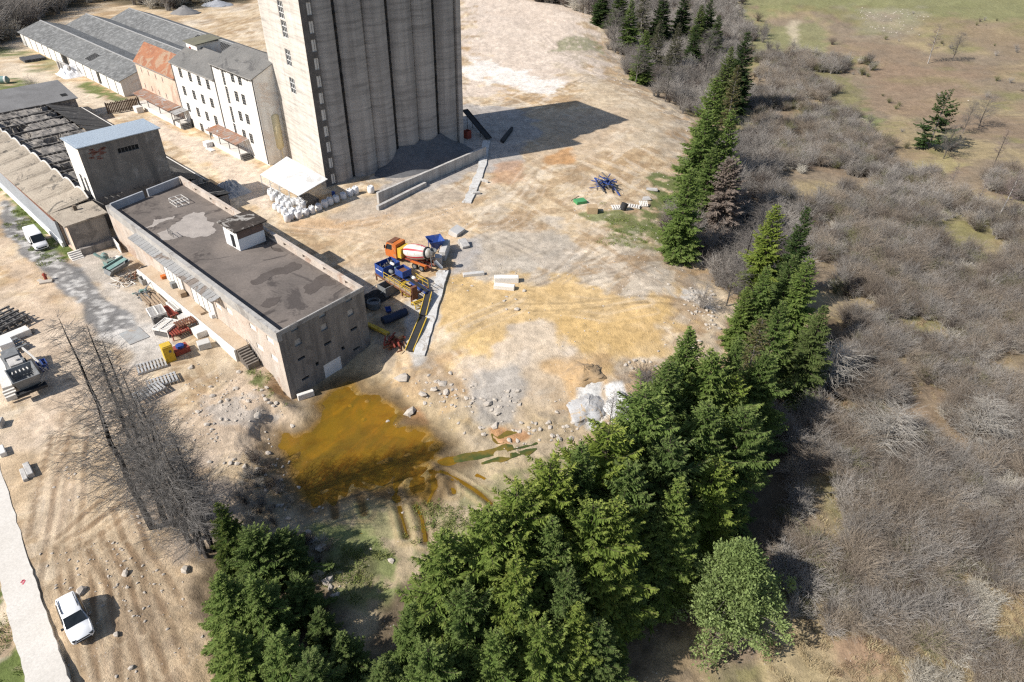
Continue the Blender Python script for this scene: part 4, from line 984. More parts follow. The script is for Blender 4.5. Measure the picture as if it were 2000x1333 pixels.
# block with the pale blue metal roof
ztw = 13.8
tq = [puv(x_, y_, ztw) for x_, y_ in ((132, 276), (158, 295), (296, 247), (270, 228))]
u0t, u1t = (tq[0][0] + tq[3][0]) / 2, (tq[1][0] + tq[2][0]) / 2; v0t, v1t = (tq[0][1] + tq[1][1]) / 2, (tq[2][1] + tq[3][1]) / 2
x, y = uv(u0t, v0t); TB = thing('boiler_house', 'square dark concrete block topped by a pale blue ribbed metal roof', 'building', (x, y, 0), YB)
Lt, Dt = u1t - u0t, v1t - v0t
mb = MB(); hs = [(Lt * .30, Lt * .48, 2.0, 8.5), (Lt * .62, Lt * .80, 2.0, 8.5)]
facade(mb, (0, 0), (Lt, 0), -.5, ztw, hs, .35, 0)
h2 = [(Dt * .44, Dt * .70, ztw - 2.4, ztw - 1.6)]
facade(mb, (Lt, 0), (Lt, Dt), -.5, ztw, h2, .3, 1); facade(mb, (Lt, Dt), (0, Dt), -.5, ztw, (), .3, 1); facade(mb, (0, Dt), (0, 0), -.5, ztw, (), .3, 1)
M_bh = pm('boiler_house_dark', (.265, .235, .205), (.185, .165, .145), .35, .92, .15, c3=(.31, .28, .25), st=(.13, .12, .11), stsc=(.8, .8, .08))
mb.build('wall', [M_plaster, M_bh], TB)
for h in hs: window(TB, (0, 0), (Lt, 0), h, (M_dark, M_frame_grey), 1, 9, .2, 'tall_window', .09)
for h in h2: window(TB, (Lt, 0), (Lt, Dt), h, (M_dark, M_frame_d), 6, 1, .2, 'vent_window', .08)
mb = MB(); roofsheet(mb, (-.25, -.3, ztw - .02), (Lt + .3, -.3, ztw - .02), (Lt + .3, Dt + .3, ztw + .12), (-.25, Dt + .3, ztw + .12), .12); mb.build('roof', M_bluemetal, TB)
mb = MB()
for k in range(26): mb.box((Lt + .012, Dt * (.10 + .22 * rnd.random()), ztw - .7 - 1.8 * rnd.random()), (.02, .55, .2))
mb.build('bare_brick', pm('red_brick', (.22, .10, .075), (.17, .08, .06), 2, .9, .1), TB)
# low dark sheds in its shade
for i, (x0, x1, y0, y1, z0, z1, lb) in enumerate(((u1t - .5, u1t + 6, v1t + .6, v1t + 6.2, 3.3, 2.5, 'low black-roofed shed in the shade of the blue-roofed block'), (u1t - 9, u1t - .8, v1t + .4, v1t + 6.0, 3.6, 3.0, 'low grey-roofed shed behind the blue-roofed block'))):
    x, y = uv(x0, y0); R_ = thing('lean_to_shed', lb, 'shed', (x, y, 0), YB); L, D = x1 - x0, y1 - y0
    mb = MB(); facade(mb, (0, 0), (L, 0), -.4, z0 - .2); facade(mb, (L, 0), (L, D), -.4, z1 - .2); facade(mb, (L, D), (0, D), -.4, z1 - .2); facade(mb, (0, D), (0, 0), -.4, z1 - .2); mb.build('wall', M_conc, R_)
    mb = MB(); roofsheet(mb, (-.2, -.2, z0), (L + .2, -.2, z0), (L + .2, D + .3, z1), (-.2, D + .3, z1), .12); mb.build('roof', [pm('black_felt', (.05, .05, .05), (.035, .035, .035), .8, .9, .1), M_roofgrey2][i], R_)
    mb = MB()
    for k in range(7): a_ = rnd.uniform(0, L); mb.bar((a_, rnd.uniform(0, 1), z0 + .1), (a_ + rnd.uniform(-1.5, 1.5), D * rnd.uniform(.5, 1), z1 + .12), .12, .08)
    mb.build('loose_plank', M_frame_grey, R_)

# ---------------- block walls of the aggregate bay
def blockwall(label, p0, p1, h, th, mat, blk=1.6):
    a_, b__ = G(*p0), G(*p1); r_ = math.atan2(b__[1] - a_[1], b__[0] - a_[0]); L = np.linalg.norm(b__ - a_)
    mb = MB(); k = 0
    while k < L - .3:
        x1 = min(k + blk, L); mb.bx(k, x1 - .02, -th / 2 + rnd.uniform(-.02, .02), th / 2 + rnd.uniform(-.02, .02), -.3, h + rnd.uniform(-.02, .02)); k = x1
    return solo('block_wall', mb, mat, label, 'wall', (a_[0], a_[1], 0), r_)
blockwall('tall concrete block wall holding back the dark aggregate pile', (739, 398), (948, 306), 2.1, .5, M_conc_l)
blockwall('low concrete block wall in front of the aggregate bay', (738, 411), (831, 364), .8, .6, M_conc_l, 2.4)
# aggregate pile against the silo
x, y = lp(12.0, -.3); nu, nv = 60, 30
vs = []
for j in range(nv):
    for i in range(nu):
        a_, b__ = i / (nu - 1), j / (nv - 1); s = 8.5 + 24.8 * a_; d = .3 - 6.8 * b__
        hh = 3.8 * max(0, math.exp(-((a_ - .40) / .16) ** 2) * .95 + math.exp(-((a_ - .72) / .2) ** 2)) * (1 - b__) ** 1.15
        hh += .5 * float(vnoise(np.array([s]), np.array([d]), .5, 6)[0]) * (1 - b__) * min(1, 6 * a_, 6 * (1 - a_)); hh = max(hh - .12, -.2)
        p = lp(s, d); vs.append((SFL[0] + p[0], SFL[1] + p[1], hh))
mb = MB(); mb.add(vs, [(j * nu + i + nu, j * nu + i + 1 + nu, j * nu + i + 1, j * nu + i) for j in range(nv - 1) for i in range(nu - 1)])
o = mb.build('aggregate_heap', pm('dark_aggregate', (.17, .17, .175), (.12, .12, .125), 1, .95, .35, fine=.3), smooth=True); tag(o, 'dark grey heap of crushed aggregate against the foot of the silo', 'heap', kind='stuff')
# ------------------------------------------------------------------ TREES
def rmesh(name, V, F, mat, attr=None):
    """V (n,3), F (m,4) -> mesh"""
    me = bpy.data.meshes.new(name); V = np.asarray(V, np.float32); F = np.asarray(F, np.int32)
    me.vertices.add(len(V)); me.vertices.foreach_set('co', V.ravel())
    me.loops.add(F.size); me.loops.foreach_set('vertex_index', F.ravel())
    me.polygons.add(len(F)); me.polygons.foreach_set('loop_start', np.arange(0, F.size, F.shape[1], dtype=np.int32))
    if attr is not None:
        a = me.attributes.new('tip', 'FLOAT', 'POINT'); a.data.foreach_set('value', np.asarray(attr, np.float32))
    me.update(); me.validate(); me.materials.append(mat); return me
def ribbons(A, B, wa, wb, up=None, rg=None):
    """flat tapered ribbons from A to B (n,3)"""
    d = B - A; L = np.linalg.norm(d, axis=1, keepdims=True) + 1e-9; d = d / L
    if up is None: up = rg.normal(size=A.shape)
    s = np.cross(d, up); s /= np.linalg.norm(s, axis=1, keepdims=True) + 1e-9
    wa = np.broadcast_to(np.asarray(wa, float).reshape(-1, 1), (len(A), 1)); wb = np.broadcast_to(np.asarray(wb, float).reshape(-1, 1), (len(A), 1))
    V = np.stack([A - s * wa, A + s * wa, B + s * wb, B - s * wb], 1).reshape(-1, 3)
    return V, np.arange(len(V)).reshape(-1, 4)
def kites(A, B, w, up, fold=.0):
    """kite-shaped needle sprays from A to B, widest at 45 %"""
    d = B - A; s = np.cross(d, up); s /= np.linalg.norm(s, axis=1, keepdims=True) + 1e-9
    M_ = A + d * .45; w = np.asarray(w).reshape(-1, 1)
    V = np.stack([A, M_ + s * w + up * fold, B, M_ - s * w + up * fold], 1).reshape(-1, 3)
    return V, np.arange(len(V)).reshape(-1, 4)
def prisms(A, B, ra, rb):
    """three-sided sticks A->B"""
    d = B - A; d = d / (np.linalg.norm(d, axis=1, keepdims=True) + 1e-9)
    ref = np.where(np.abs(d[:, 2:3]) < .9, np.array([[0, 0, 1.]]), np.array([[1., 0, 0]])); u = np.cross(d, ref); u /= np.linalg.norm(u, axis=1, keepdims=True); v = np.cross(d, u)
    ra = np.broadcast_to(np.asarray(ra, float).reshape(-1, 1), (len(A), 1)); rb = np.broadcast_to(np.asarray(rb, float).reshape(-1, 1), (len(A), 1))
    P_ = []
    for c, r in ((A, ra), (B, rb)):
        for k in range(3):
            t_ = 2 * math.pi * k / 3; P_.append(c + u * r * math.cos(t_) + v * r * math.sin(t_))
    V = np.stack(P_, 1).reshape(-1, 3); b = np.arange(len(A))[:, None] * 6
    F = np.concatenate([b + np.array([[k, (k + 1) % 3, (k + 1) % 3 + 3, k + 3]]) for k in range(3)])
    return V, F
def cat(parts):
    V = []; F = []; o = 0
    for v, f in parts: V.append(v); F.append(f + o); o += len(v)
    return np.concatenate(V), np.concatenate(F)

def leafmat(name, dark, light, tipc, var=.25, hue=None):
    m, t, b = nodes_of(name)
    oi = t.nodes.new('ShaderNodeObjectInfo'); v = _vec(t)
    n = _noise(t, v, .45, 4, .6); n2 = _noise(t, v, 3.2, 3, .7)
    c = _mix(t, _ramp(t, n, [(.35, 0), (.65, 1)]), dark, light)
    a = t.nodes.new('ShaderNodeAttribute'); a.attribute_name = 'tip'
    c = _mix(t, a.outputs['Fac'], c, tipc)
    c = _mix(t, 1.0, c, _ramp(t, n2, [(.3, .75), (.7, 1.25)]), 'MULTIPLY')
    c = _mix(t, 1.0, c, _ramp(t, oi.outputs['Random'], [(0, (1 - var, 1 - var, 1 - var * .6)), (.5, (1, 1, 1)), (1, (1 + var * 1.2, 1 + var * .7, 1 - var * .6))]), 'MULTIPLY')
    b.inputs['Roughness'].default_value = .75; b.inputs['Specular IOR Level'].default_value = .15
    t.links.new(c, b.inputs['Base Color'])
    tl = t.nodes.new('ShaderNodeBsdfTranslucent'); t.links.new(c, tl.inputs[0])
    mx = t.nodes.new('ShaderNodeMixShader'); mx.inputs[0].default_value = .36
    t.links.new(b.outputs[0], mx.inputs[1]); t.links.new(tl.outputs[0], mx.inputs[2]); t.links.new(mx.outputs[0], t.nodes['Material Output'].inputs[0])
    return m
M_needle = leafmat('spruce_needles', (.088, .142, .034), (.155, .228, .058), (.275, .335, .10), .26)
M_needle_d = leafmat('dark_needles', (.036, .070, .022), (.064, .108, .032), (.14, .18, .055))
M_needle_l = leafmat('light_needles', (.095, .135, .038), (.13, .175, .05), (.23, .27, .09))
M_pine = leafmat('pine_needles', (.155, .215, .07), (.22, .29, .10), (.36, .43, .18), .05)
M_brown = leafmat('dead_needles', (.22, .175, .14), (.28, .225, .18), (.36, .30, .245), .1)
M_bark = pm('bark', (.12, .09, .07), (.075, .058, .046), 2, .95, .2)
M_greybark = pm('grey_bark', (.24, .215, .195), (.15, .135, .12), 1.5, .95, .1)
M_larch = pm('dead_larch_bark', (.25, .235, .22), (.16, .148, .138), 1.2, .95, .1)
M_birch = pm('birch_bark', (.62, .59, .55), (.45, .42, .39), 3, .85, .1, c3=(.12, .11, .1))

def conifer(seed, h, R_, step=.40, per=7, shape=.80, dens=1.0, low=.03, droop=.30, wid=1.0, tipk=1.0, gap=.0, lump=.0):
    rg = np.random.default_rng(seed); ph0, ph1 = rg.uniform(0, 6.28, 2)
    A = []; B = []; W = []; UPs = []; T = []; st = []
    z = h * low
    lean = rg.normal(size=2) * .012
    while z < h - .15:
        f = z / h
        env = R_ * ((1 - f) ** shape) * (1 if f > .12 else .72 + .28 * f / .12) + .12
        n = max(4, int(per * (.6 + .5 * (1 - f)) + rg.integers(0, 2)))
        a0 = rg.uniform(0, 6.28)
        for k in range(n):
            if rg.random() < gap: continue
            a = a0 + 6.283 * k / n + rg.uniform(-.35, .35)
            L = env * rg.uniform(.58, 1.10) * (1 + lump * math.sin(2 * a + ph0 + z * .9) * math.sin(a * 3 + ph1 - z * .6))
            if rg.random() < .12: L *= 1.18
            up0 = .75 * f ** 1.5 - droop * (1 - f) + rg.uniform(-.12, .12)
            zz_ = z + rg.uniform(-.2, .2)
            nseg = 7; ts = np.linspace(0, 1, nseg)
            ax = np.stack([np.cos(a + .12 * ts * rg.normal()) * L * ts, np.sin(a + .12 * ts * rg.normal()) * L * ts, zz_ + L * (up0 * ts - .28 * ts ** 2 * (1 - f) + .22 * ts ** 4)], 1)
            st.append((ax[:-1], ax[1:], .05 * (L / R_) + .012))
            nt_ = max(4, int(L * 6.6 * dens)); tt = np.linspace(.16, 1.0, nt_)
            pos = np.stack([np.interp(tt, ts, ax[:, i]) for i in range(3)], 1)
            dr = np.array([math.cos(a), math.sin(a), 0]); sd_ = np.array([-math.sin(a), math.cos(a), 0])
            for sgn in (-1, 1):
                m_ = rg.random(nt_) < .93
                q = pos[m_]; tq_ = tt[m_]; k_ = len(q)
                if not k_: continue
                l = (.22 + .42 * L * (1 - tq_) ** .7 * .8) * rg.uniform(.7, 1.25, k_); l = np.minimum(l, 1.25)
                d = dr * rg.uniform(.55, .95, (k_, 1)) + sd_ * sgn * rg.uniform(.55, .95, (k_, 1)) + np.array([0, 0, 1.]) * rg.uniform(-.45, .18, (k_, 1))
                d /= np.linalg.norm(d, axis=1, keepdims=True)
                e = q + d * l[:, None]
                A.append(q); B.append(e); W.append(l * .125 * wid + .035); UPs.append(np.array([0, 0, 1.]) + rg.normal(size=(k_, 3)) * .8); T.append(np.clip((tq_ - .35) * .8 + .15 * (l < .5), 0, 1) * rg.uniform(.2, 1, k_))
                # side shoots of the spray
                for fr0 in (.25, .5, .75):
                    q2 = q + d * (l * fr0)[:, None]; d2 = d + sd_ * rg.uniform(-.9, .9, (k_, 1)) + dr * rg.uniform(-.1, .5, (k_, 1)) + np.array([0, 0, 1.]) * rg.uniform(-.35, .12, (k_, 1)); d2 /= np.linalg.norm(d2, axis=1, keepdims=True)
                    l2 = l * rg.uniform(.35, .6, k_); A.append(q2); B.append(q2 + d2 * l2[:, None]); W.append(l2 * .16 * wid + .028); UPs.append(np.array([0, 0, 1.]) + rg.normal(size=(k_, 3)) * .9); T.append(np.clip((tq_ - .3) * .9, 0, 1) * rg.uniform(.3, 1, k_))
            # end shoot
            A.append(ax[-2:-1]); B.append(ax[-1:] + dr * .25); W.append(np.array([.12])); UPs.append(np.array([[0, 0, 1.]])); T.append(np.array([.9]))
        z += step * rg.uniform(.75, 1.25) * (1 - .35 * f)
    A.append(np.array([[0, 0, h - .5]])); B.append(np.array([[0, 0, h + .25]])); W.append(np.array([.1])); UPs.append(np.array([[1., 0, 0]])); T.append(np.array([.6]))
    A = np.concatenate(A); B = np.concatenate(B); W = np.concatenate(W); UPs = np.concatenate(UPs); T = np.concatenate(T)
    V, F = kites(A, B, W, UPs)
    sa_ = np.concatenate([s_[0] for s_ in st]); sb_ = np.concatenate([s_[1] for s_ in st]); rr = np.concatenate([np.linspace(s_[2], s_[2] * .3, len(s_[0])) for s_ in st])
    tv, tf = prisms(sa_, sb_, rr, rr * .8)
    zt_ = np.linspace(-1.0, h, 9); rt_ = np.maximum(.03, .016 * h * (1 - np.linspace(0, 1, 9)) ** .8)
    parts = [(tv, tf)]
    for i in range(8):
        for tw in (0, 1.05): 
            pv, pf = prisms(np.array([[0, 0, zt_[i]]]), np.array([[0, 0, zt_[i + 1]]]), rt_[i], rt_[i + 1]); 
            if tw: c_, s_ = math.cos(tw), math.sin(tw); pv = np.stack([pv[:, 0] * c_ - pv[:, 1] * s_, pv[:, 0] * s_ + pv[:, 1] * c_, pv[:, 2]], 1)
            parts.append((pv, pf))
    return (V, F, np.repeat(T * tipk, 4)), cat(parts)
KIND = {}
def kind(key, crownmat, trunkmat, **kw):
    (V, F, T), (tv, tf) = conifer(**kw)
    KIND[key] = (rmesh('crown', V, F, crownmat, T), rmesh('trunk', tv, tf, trunkmat), kw['h'])
kind('fir_a', M_needle, M_bark, seed=1, h=18, R_=6.0, step=.46, per=7, shape=.72, droop=.22, wid=.95, lump=.28)
kind('fir_b', M_needle, M_bark, seed=2, h=18, R_=6.4, step=.50, per=7, shape=.62, droop=.18, wid=.95, gap=.06, lump=.32)
kind('fir_c', M_needle, M_bark, seed=3, h=18, R_=5.4, step=.44, per=7, shape=.80, droop=.26, wid=.95, lump=.26)
kind('fir_d', M_needle, M_bark, seed=12, h=18, R_=5.9, step=.48, per=6, shape=.56, droop=.12, wid=.9, lump=.38, gap=.08)
kind('fir_e', M_needle, M_bark, seed=13, h=18, R_=5.6, step=.42, per=8, shape=.92, droop=.32, wid=1.0, lump=.22)
kind('spruce_narrow', M_needle, M_bark, seed=4, h=18, R_=3.7, lump=.2, step=.42, per=6, shape=.72, droop=.35, gap=.1)
kind('spruce_dark', M_needle_d, M_bark, seed=5, h=18, R_=4.0, lump=.2, step=.42, per=6, shape=.8, droop=.4, gap=.1)
kind('spruce_light', M_needle_l, M_bark, seed=6, h=18, R_=3.7, lump=.2, step=.42, per=6, shape=.72, droop=.3)
kind('spruce_sparse', leafmat('thin_needles', (.085, .085, .045), (.12, .12, .065), (.17, .165, .10)), M_greybark, seed=7, h=18, R_=3.5, step=.55, per=5, shape=.75, droop=.15, dens=.6, gap=.2, low=.12)
kind('dead_brown', M_brown, M_greybark, seed=8, h=15, R_=3.1, step=.40, per=6, shape=.62, droop=.55, dens=.9, gap=.05)
def clumptree(seed, h, R_, nc, mat, tmat):
    rg = np.random.default_rng(seed); A = []; B = []; W = []; U = []; T = []; sa = []; sb = []
    for _ in range(nc):
        f = rg.uniform(.06, 1) ** .9; rr = R_ * min(1, .45 + f * 2.6) * (1 - f) ** .82 * 1.3 * rg.uniform(.25, 1.12) + .2; a = rg.uniform(0, 6.283); lob = 1 + .38 * math.sin(3 * a + 9 * f) * math.sin(2 * a + 1 - 4 * f)
        c = np.array([math.cos(a) * rr * lob, math.sin(a) * rr * lob, h * f * .97]); sa.append([0, 0, max(.3, c[2] - rr * .45)]); sb.append(c)
        k = 64; d = rg.normal(size=(k, 3)) + np.array([math.cos(a) * .5, math.sin(a) * .5, .55]); d /= np.linalg.norm(d, axis=1, keepdims=True)
        l = rg.uniform(.15, .36, k); o = c + rg.normal(size=(k, 3)) * .26
        A.append(o); B.append(o + d * l[:, None]); W.append(l * .20 + .02); U.append(rg.normal(size=(k, 3)) + np.array([0, 0, .6])); T.append(rg.uniform(0, .8, k) * (rr / R_))
    V, F = kites(np.concatenate(A), np.concatenate(B), np.concatenate(W), np.concatenate(U)); tv, tf = prisms(np.array(sa), np.array(sb), .045, .015); tk = prisms(np.array([[0, 0, -.8]]), np.array([[0, 0, h * .9]]), .2, .04)
    return (V, F, np.repeat(np.concatenate(T), 4)), cat([(tv, tf), tk])
(V, F, T), (tv, tf) = clumptree(9, 10, 4.3, 640, M_pine, M_greybark); KIND['pine'] = (rmesh('crown', V, F, M_pine, T), rmesh('trunk', tv, tf, M_greybark), 10)

def barrel(seed, h, nb, rl, curve, twig, r0, spread=1.0, base=.1, sub=10):
    """bare tree: trunk, curved limbs, twigs"""
    rg = np.random.default_rng(seed); A = []; B = []; ra = []; rb = []
    n = 12; zt_ = np.linspace(-.8, h, n + 1); off = np.cumsum(rg.normal(size=(n + 1, 2)) * .05 * h / 15, 0); off -= off[0]
    TR = np.concatenate([off, zt_[:, None]], 1); rr = r0 * (1 - np.linspace(0, 1, n + 1)) ** .9 + .02
    tv, tf = [], []
    parts = []
    for tw in (0, 1.05):
        pv, pf = prisms(TR[:-1], TR[1:], rr[:-1], rr[1:]); parts.append((pv, pf))
    for i in range(nb):
        f = base + (1 - base) * (i + rg.random()) / nb; z = f * h
        p0 = np.array([np.interp(z, zt_, TR[:, 0]), np.interp(z, zt_, TR[:, 1]), z])
        L = rl * ((1 - f) ** .75 * (.75 + .25 * min(1, f * 5)) + .10) * rg.uniform(.55, 1.2); a = rg.uniform(0, 6.283); bend = rg.normal() * .25
        ts = np.linspace(0, 1, 7)
        ang_ = a + bend * ts
        up0, up1 = curve
        ax = p0 + np.stack([np.cos(ang_) * L * ts, np.sin(ang_) * L * ts, L * (up0 * ts + up1 * ts ** 2.2) * rg.uniform(.7, 1.3)], 1)
        rb_ = (.022 * L / rl + .010) * (1 - ts * .75)
        A.append(ax[:-1]); B.append(ax[1:]); ra.append(rb_[:-1]); rb.append(rb_[1:])
        k = int(sub * L / rl + 3); tt = rg.uniform(.2, 1, k); q = np.stack([np.interp(tt, ts, ax[:, j]) for j in range(3)], 1)
        d = np.stack([np.cos(ang_.mean() + rg.choice([-1, 1], k) * rg.uniform(.4, 1.1, k)), np.sin(ang_.mean() + rg.choice([-1, 1], k) * rg.uniform(.4, 1.1, k)), rg.uniform(-.35, .5, k)], 1)
        l = twig * rg.uniform(.4, 1.2, k); e = q + d * l[:, None]; e2 = e + (d + rg.normal(size=(k, 3)) * .35) * (l * .6)[:, None]
        A += [q, e]; B += [e, e2]; ra += [np.full(k, .012), np.full(k, .009)]; rb += [np.full(k, .009), np.full(k, .004)]
    bv = prisms(np.concatenate(A), np.concatenate(B), np.concatenate(ra), np.concatenate(rb))
    return cat(parts), bv
def bkind(key, mt, mbr, h, **kw):
    (tv, tf), (bv, bf) = barrel(h=h, **kw); KIND[key] = (rmesh('branches', bv, bf, mbr), rmesh('trunk', tv, tf, mt), h)
M_larcht = pm('larch_trunk', (.11, .098, .09), (.065, .058, .054), 1.2, .95, .1)
bkind('larch_a', M_larcht, M_larch, 22, seed=21, nb=260, rl=5.0, curve=(-.12, .36), twig=.7, r0=.34, base=.16, sub=15)
bkind('larch_b', M_larcht, M_larch, 22, seed=22, nb=240, rl=4.6, curve=(-.15, .40), twig=.65, r0=.32, base=.18, sub=15)
bkind('bare_a', M_greybark, M_greybark, 8, seed=23, nb=70, rl=3.0, curve=(.8, .3), twig=.8, r0=.14, base=.15, sub=16)
bkind('bare_b', M_greybark, M_greybark, 9, seed=24, nb=80, rl=2.6, curve=(1.0, .2), twig=.8, r0=.13, base=.2, sub=16)
M_palebark = pm('pale_bark', (.50, .46, .40), (.36, .33, .29), 1.5, .95, .1)
bkind('bare_pale', M_palebark, M_palebark, 8, seed=26, nb=90, rl=3.4, curve=(.7, .15), twig=.9, r0=.13, base=.08, sub=18)
bkind('birch', M_birch, pm('birch_twigs', (.28, .22, .20), (.22, .17, .155), 2, .9, 0), 10, seed=25, nb=60, rl=1.8, curve=(.9, -.1), twig=.6, r0=.12, base=.3, sub=14)

def plant_tree(key, name, label, group, loc, h, rz=None, cat_='tree', wide=1.0):
    cm, tm, h0 = KIND[key]; s = h / h0
    r_ = thing(name, label, cat_, loc, rnd.uniform(0, 6.28) if rz is None else rz, group)
    r_.scale = (s * wide, s * wide, s)
    for m_ in (cm, tm):
        o = bpy.data.objects.new(m_.name, m_); COL.objects.link(o); o.parent = r_
    return r_
def top(px, py, h):
    """base of a tree whose top is seen at px,py"""
    z = -3.0
    for _ in range(9):
        p = G(px, py, z + h); z = .5 * z + .5 * zat(p[0], p[1])
    return (p[0], p[1], z)

TREES = [  # kind, px, py of the top, height, width, label
    ('spruce_dark', 425, 985, 9, 1.04, 'dark pointed spruce at the back of the left clump, before the dead larches'),
    ('fir_a', 487, 1035, 7.5, 1.10, 'green fir behind the centre of the left conifer clump'),
    ('fir_c', 545, 1040, 6.0, 1.17, 'dark fir on the rubble side of the left conifer clump'),
    ('fir_b', 425, 1120, 9, 1.04, 'bright green fir on the dirt side of the left conifer clump'),
    ('fir_a', 490, 1130, 8.5, 1.10, 'full green fir in the middle of the left conifer clump'),
    ('fir_c', 580, 1130, 5.5, 1.04, 'pale blue-green fir with a thin top on the right of the left conifer clump'),
    ('fir_b', 440, 1230, 8.5, 1.04, 'broad fir at the bottom left corner of the left conifer clump'),
    ('fir_a', 540, 1240, 8.5, 1.04, 'leafy fir near the bottom edge in the left conifer clump'),
    ('spruce_narrow', 665, 1240, 6, 1.56, 'small blue-green spruce at the bottom edge between the two conifer clumps'),
    ('fir_b', 620, 1195, 5, 0.91, 'short dark fir beside the white rubble on the right end of the left clump'),
    ('fir_b', 866, 1040, 15, .85, 'pale green fir at the front left of the big conifer belt near the wheel ruts'),
    ('fir_a', 955, 995, 16, .85, 'tall green fir behind the pale fir at the left of the conifer belt'),
    ('fir_c', 1010, 960, 16, .9, 'blue-green fir whose top stands against the dry grass bank'),
    ('fir_a', 1075, 905, 17, .85, 'tall fir on the puddle side of the conifer belt below the green stream'),
    ('fir_b', 1138, 868, 17, .85, 'tall fir at the inner bend of the conifer belt'),
    ('fir_c', 1190, 838, 17, .9, 'dense fir just below the white limestone heap'),
    ('fir_a', 1262, 770, 18, .9, 'tall fir right of the white limestone heap'),
    ('fir_c', 1350, 642, 18, .8, 'highest pointed fir at the corner of the ochre plateau'),
    ('fir_b', 1310, 705, 17, .8, 'broad fir in front of the highest pointed fir'),
    ('fir_b', 1395, 690, 17, .9, 'heavy fir with drooping shelves right of the highest pointed fir'),
    ('fir_a', 1445, 660, 16, .8, 'grey-green fir behind the heavy fir with drooping shelves'),
    ('spruce_sparse', 1490, 625, 15, 1.1, 'thin grey-green fir with bare twigs on top'),
    ('fir_b', 1385, 790, 16, .85, 'fir with layered bright shelves in the middle of the belt'),
    ('fir_a', 1460, 800, 15, .85, 'fir on the shaded right flank of the belt'),
    ('fir_c', 1310, 860, 16, .85, 'fir in the dark heart of the belt'),
    ('fir_b', 1230, 905, 16, .85, 'fir with yellow-green tips below the white limestone heap'),
    ('fir_a', 1400, 905, 13, .85, 'fir above the shaded scrub edge on the right of the belt'),
    ('fir_c', 1160, 985, 15, .85, 'fir with a bright yellow-green crown in the lower belt'),
    ('fir_b', 1080, 1010, 15, .85, 'dark fir in the lower belt beside the blue-green fir'),
    ('fir_a', 1290, 985, 12, .85, 'fir left of the round pale pine, upper one'),
    ('fir_b', 1330, 1000, 9, .85, 'fir touching the round pale pine from above'),
    ('fir_c', 1010, 1090, 14, .85, 'fir in the lower belt right of the pale green fir'),
    ('fir_a', 1110, 1110, 13, .85, 'fir near the bottom centre of the belt'),
    ('fir_b', 1210, 1090, 10, .85, 'dark fir left of the round pale pine, lower one'),
    ('fir_a', 910, 1150, 12, .8, 'light fir near the bottom edge at the left end of the belt'),
    ('fir_c', 800, 1180, 10, .8, 'dark short fir at the gap between the two conifer clumps'),
    ('fir_b', 970, 1235, 10, .8, 'olive fir cut by the bottom edge of the belt'),
    ('fir_b', 1060, 1220, 10, .8, 'shaded fir at the bottom edge below the belt centre'),
    ('fir_c', 1170, 1215, 9, .8, 'shaded fir at the bottom edge right of the belt centre'),
    ('fir_a', 745, 1290, 8, 1.0, 'fir cut by the bottom edge in the gap between the two conifer clumps'),
    ('fir_b', 600, 1290, 9, .9, 'dark fir cut by the bottom edge of the left conifer clump'),
    ('fir_c', 835, 1265, 10, .9, 'blue-green fir at the bottom edge at the left end of the belt'),
    ('fir_a', 1130, 1180, 11, .8, 'dark fir near the bottom edge under the yellow-green crown'),
    ('fir_c', 1020, 1160, 11, .85, 'fir near the bottom edge between the light fir and the belt centre'),
    ('fir_a', 1205, 985, 15, .8, 'fir between the yellow-green crown and the fir beside the pale pine'),
    ('fir_b', 1330, 935, 15, .8, 'fir with sunlit yellow tips in the heart of the belt'),
    ('fir_a', 1440, 730, 15, .8, 'fir between the heavy drooping fir and the light green spruce'),
    ('fir_b', 1500, 690, 14, .8, 'grey-green fir left of the light green spruce'),
    ('spruce_light', 1612, 598, 14, 1.05, 'light green spruce standing alone on the right flank of the conifer row'),
    ('spruce_narrow', 1585, 505, 15, 1.1, 'bright green spruce behind the light green spruce'),
    ('spruce_narrow', 1520, 400, 16, .95, 'left one of the twin pointed spruces beside the brown dead conifer'),
    ('spruce_dark', 1578, 405, 17, .85, 'right one of the twin pointed spruces beside the scrub'),
    ('spruce_narrow', 1552, 500, 14, 1.0, 'green spruce below the twin pointed spruces'),
    ('spruce_narrow', 1500, 520, 13, .9, 'slim green spruce among bare branches left of the twin spruces'),
    ('spruce_narrow', 1530, 590, 13, 1.1, 'leaning green spruce above the thin grey-green fir'),
    ('spruce_narrow', 1462, 560, 10, .9, 'small green spruce in the bare thicket at the plateau edge'),
    ('spruce_narrow', 1402, 150, 20, 1.05, 'tall green spruce at the upper end of the conifer row'),
    ('spruce_narrow', 1432, 215, 20, 1.0, 'bright green spruce on the scrub side of the upper conifer row'),
    ('spruce_narrow', 1385, 215, 19, 1.1, 'green spruce on the yard side of the upper conifer row'),
    ('spruce_narrow', 1352, 330, 15, 1.1, 'lowest green spruce of the upper row beside the grass patch'),
    ('spruce_narrow', 1395, 290, 15, 1.1, 'green spruce above the brown dead conifer'),
    ('spruce_light', 1430, 92, 18, .95, 'pale yellow-green spruce in the upper conifer row'),
    ('spruce_dark', 1462, 62, 20, .95, 'tall nearly black spruce at the top of the upper conifer row'),
    ('spruce_sparse', 1443, 128, 16, .95, 'half-bare grey spruce in front of the nearly black spruce'),
    ('dead_brown', 1432, 308, 15, 1.25, 'dead brown conifer between green spruces'),
]
for i, (k, px, py, h, wd, lb) in enumerate(TREES):
    if k[:4] == 'fir_': k = 'fir_' + 'abcde'[(i * 3 + i // 5) % 5]
    plant_tree(k, 'conifer' if 'fir' in k else 'spruce' if 'spruce' in k else 'dead_conifer', lb, 'conifers along the plateau edge', top(px, py, h), h, wide=wd * (1.12 if 'fir' in k else 1.2) * rnd.uniform(.9, 1.12))
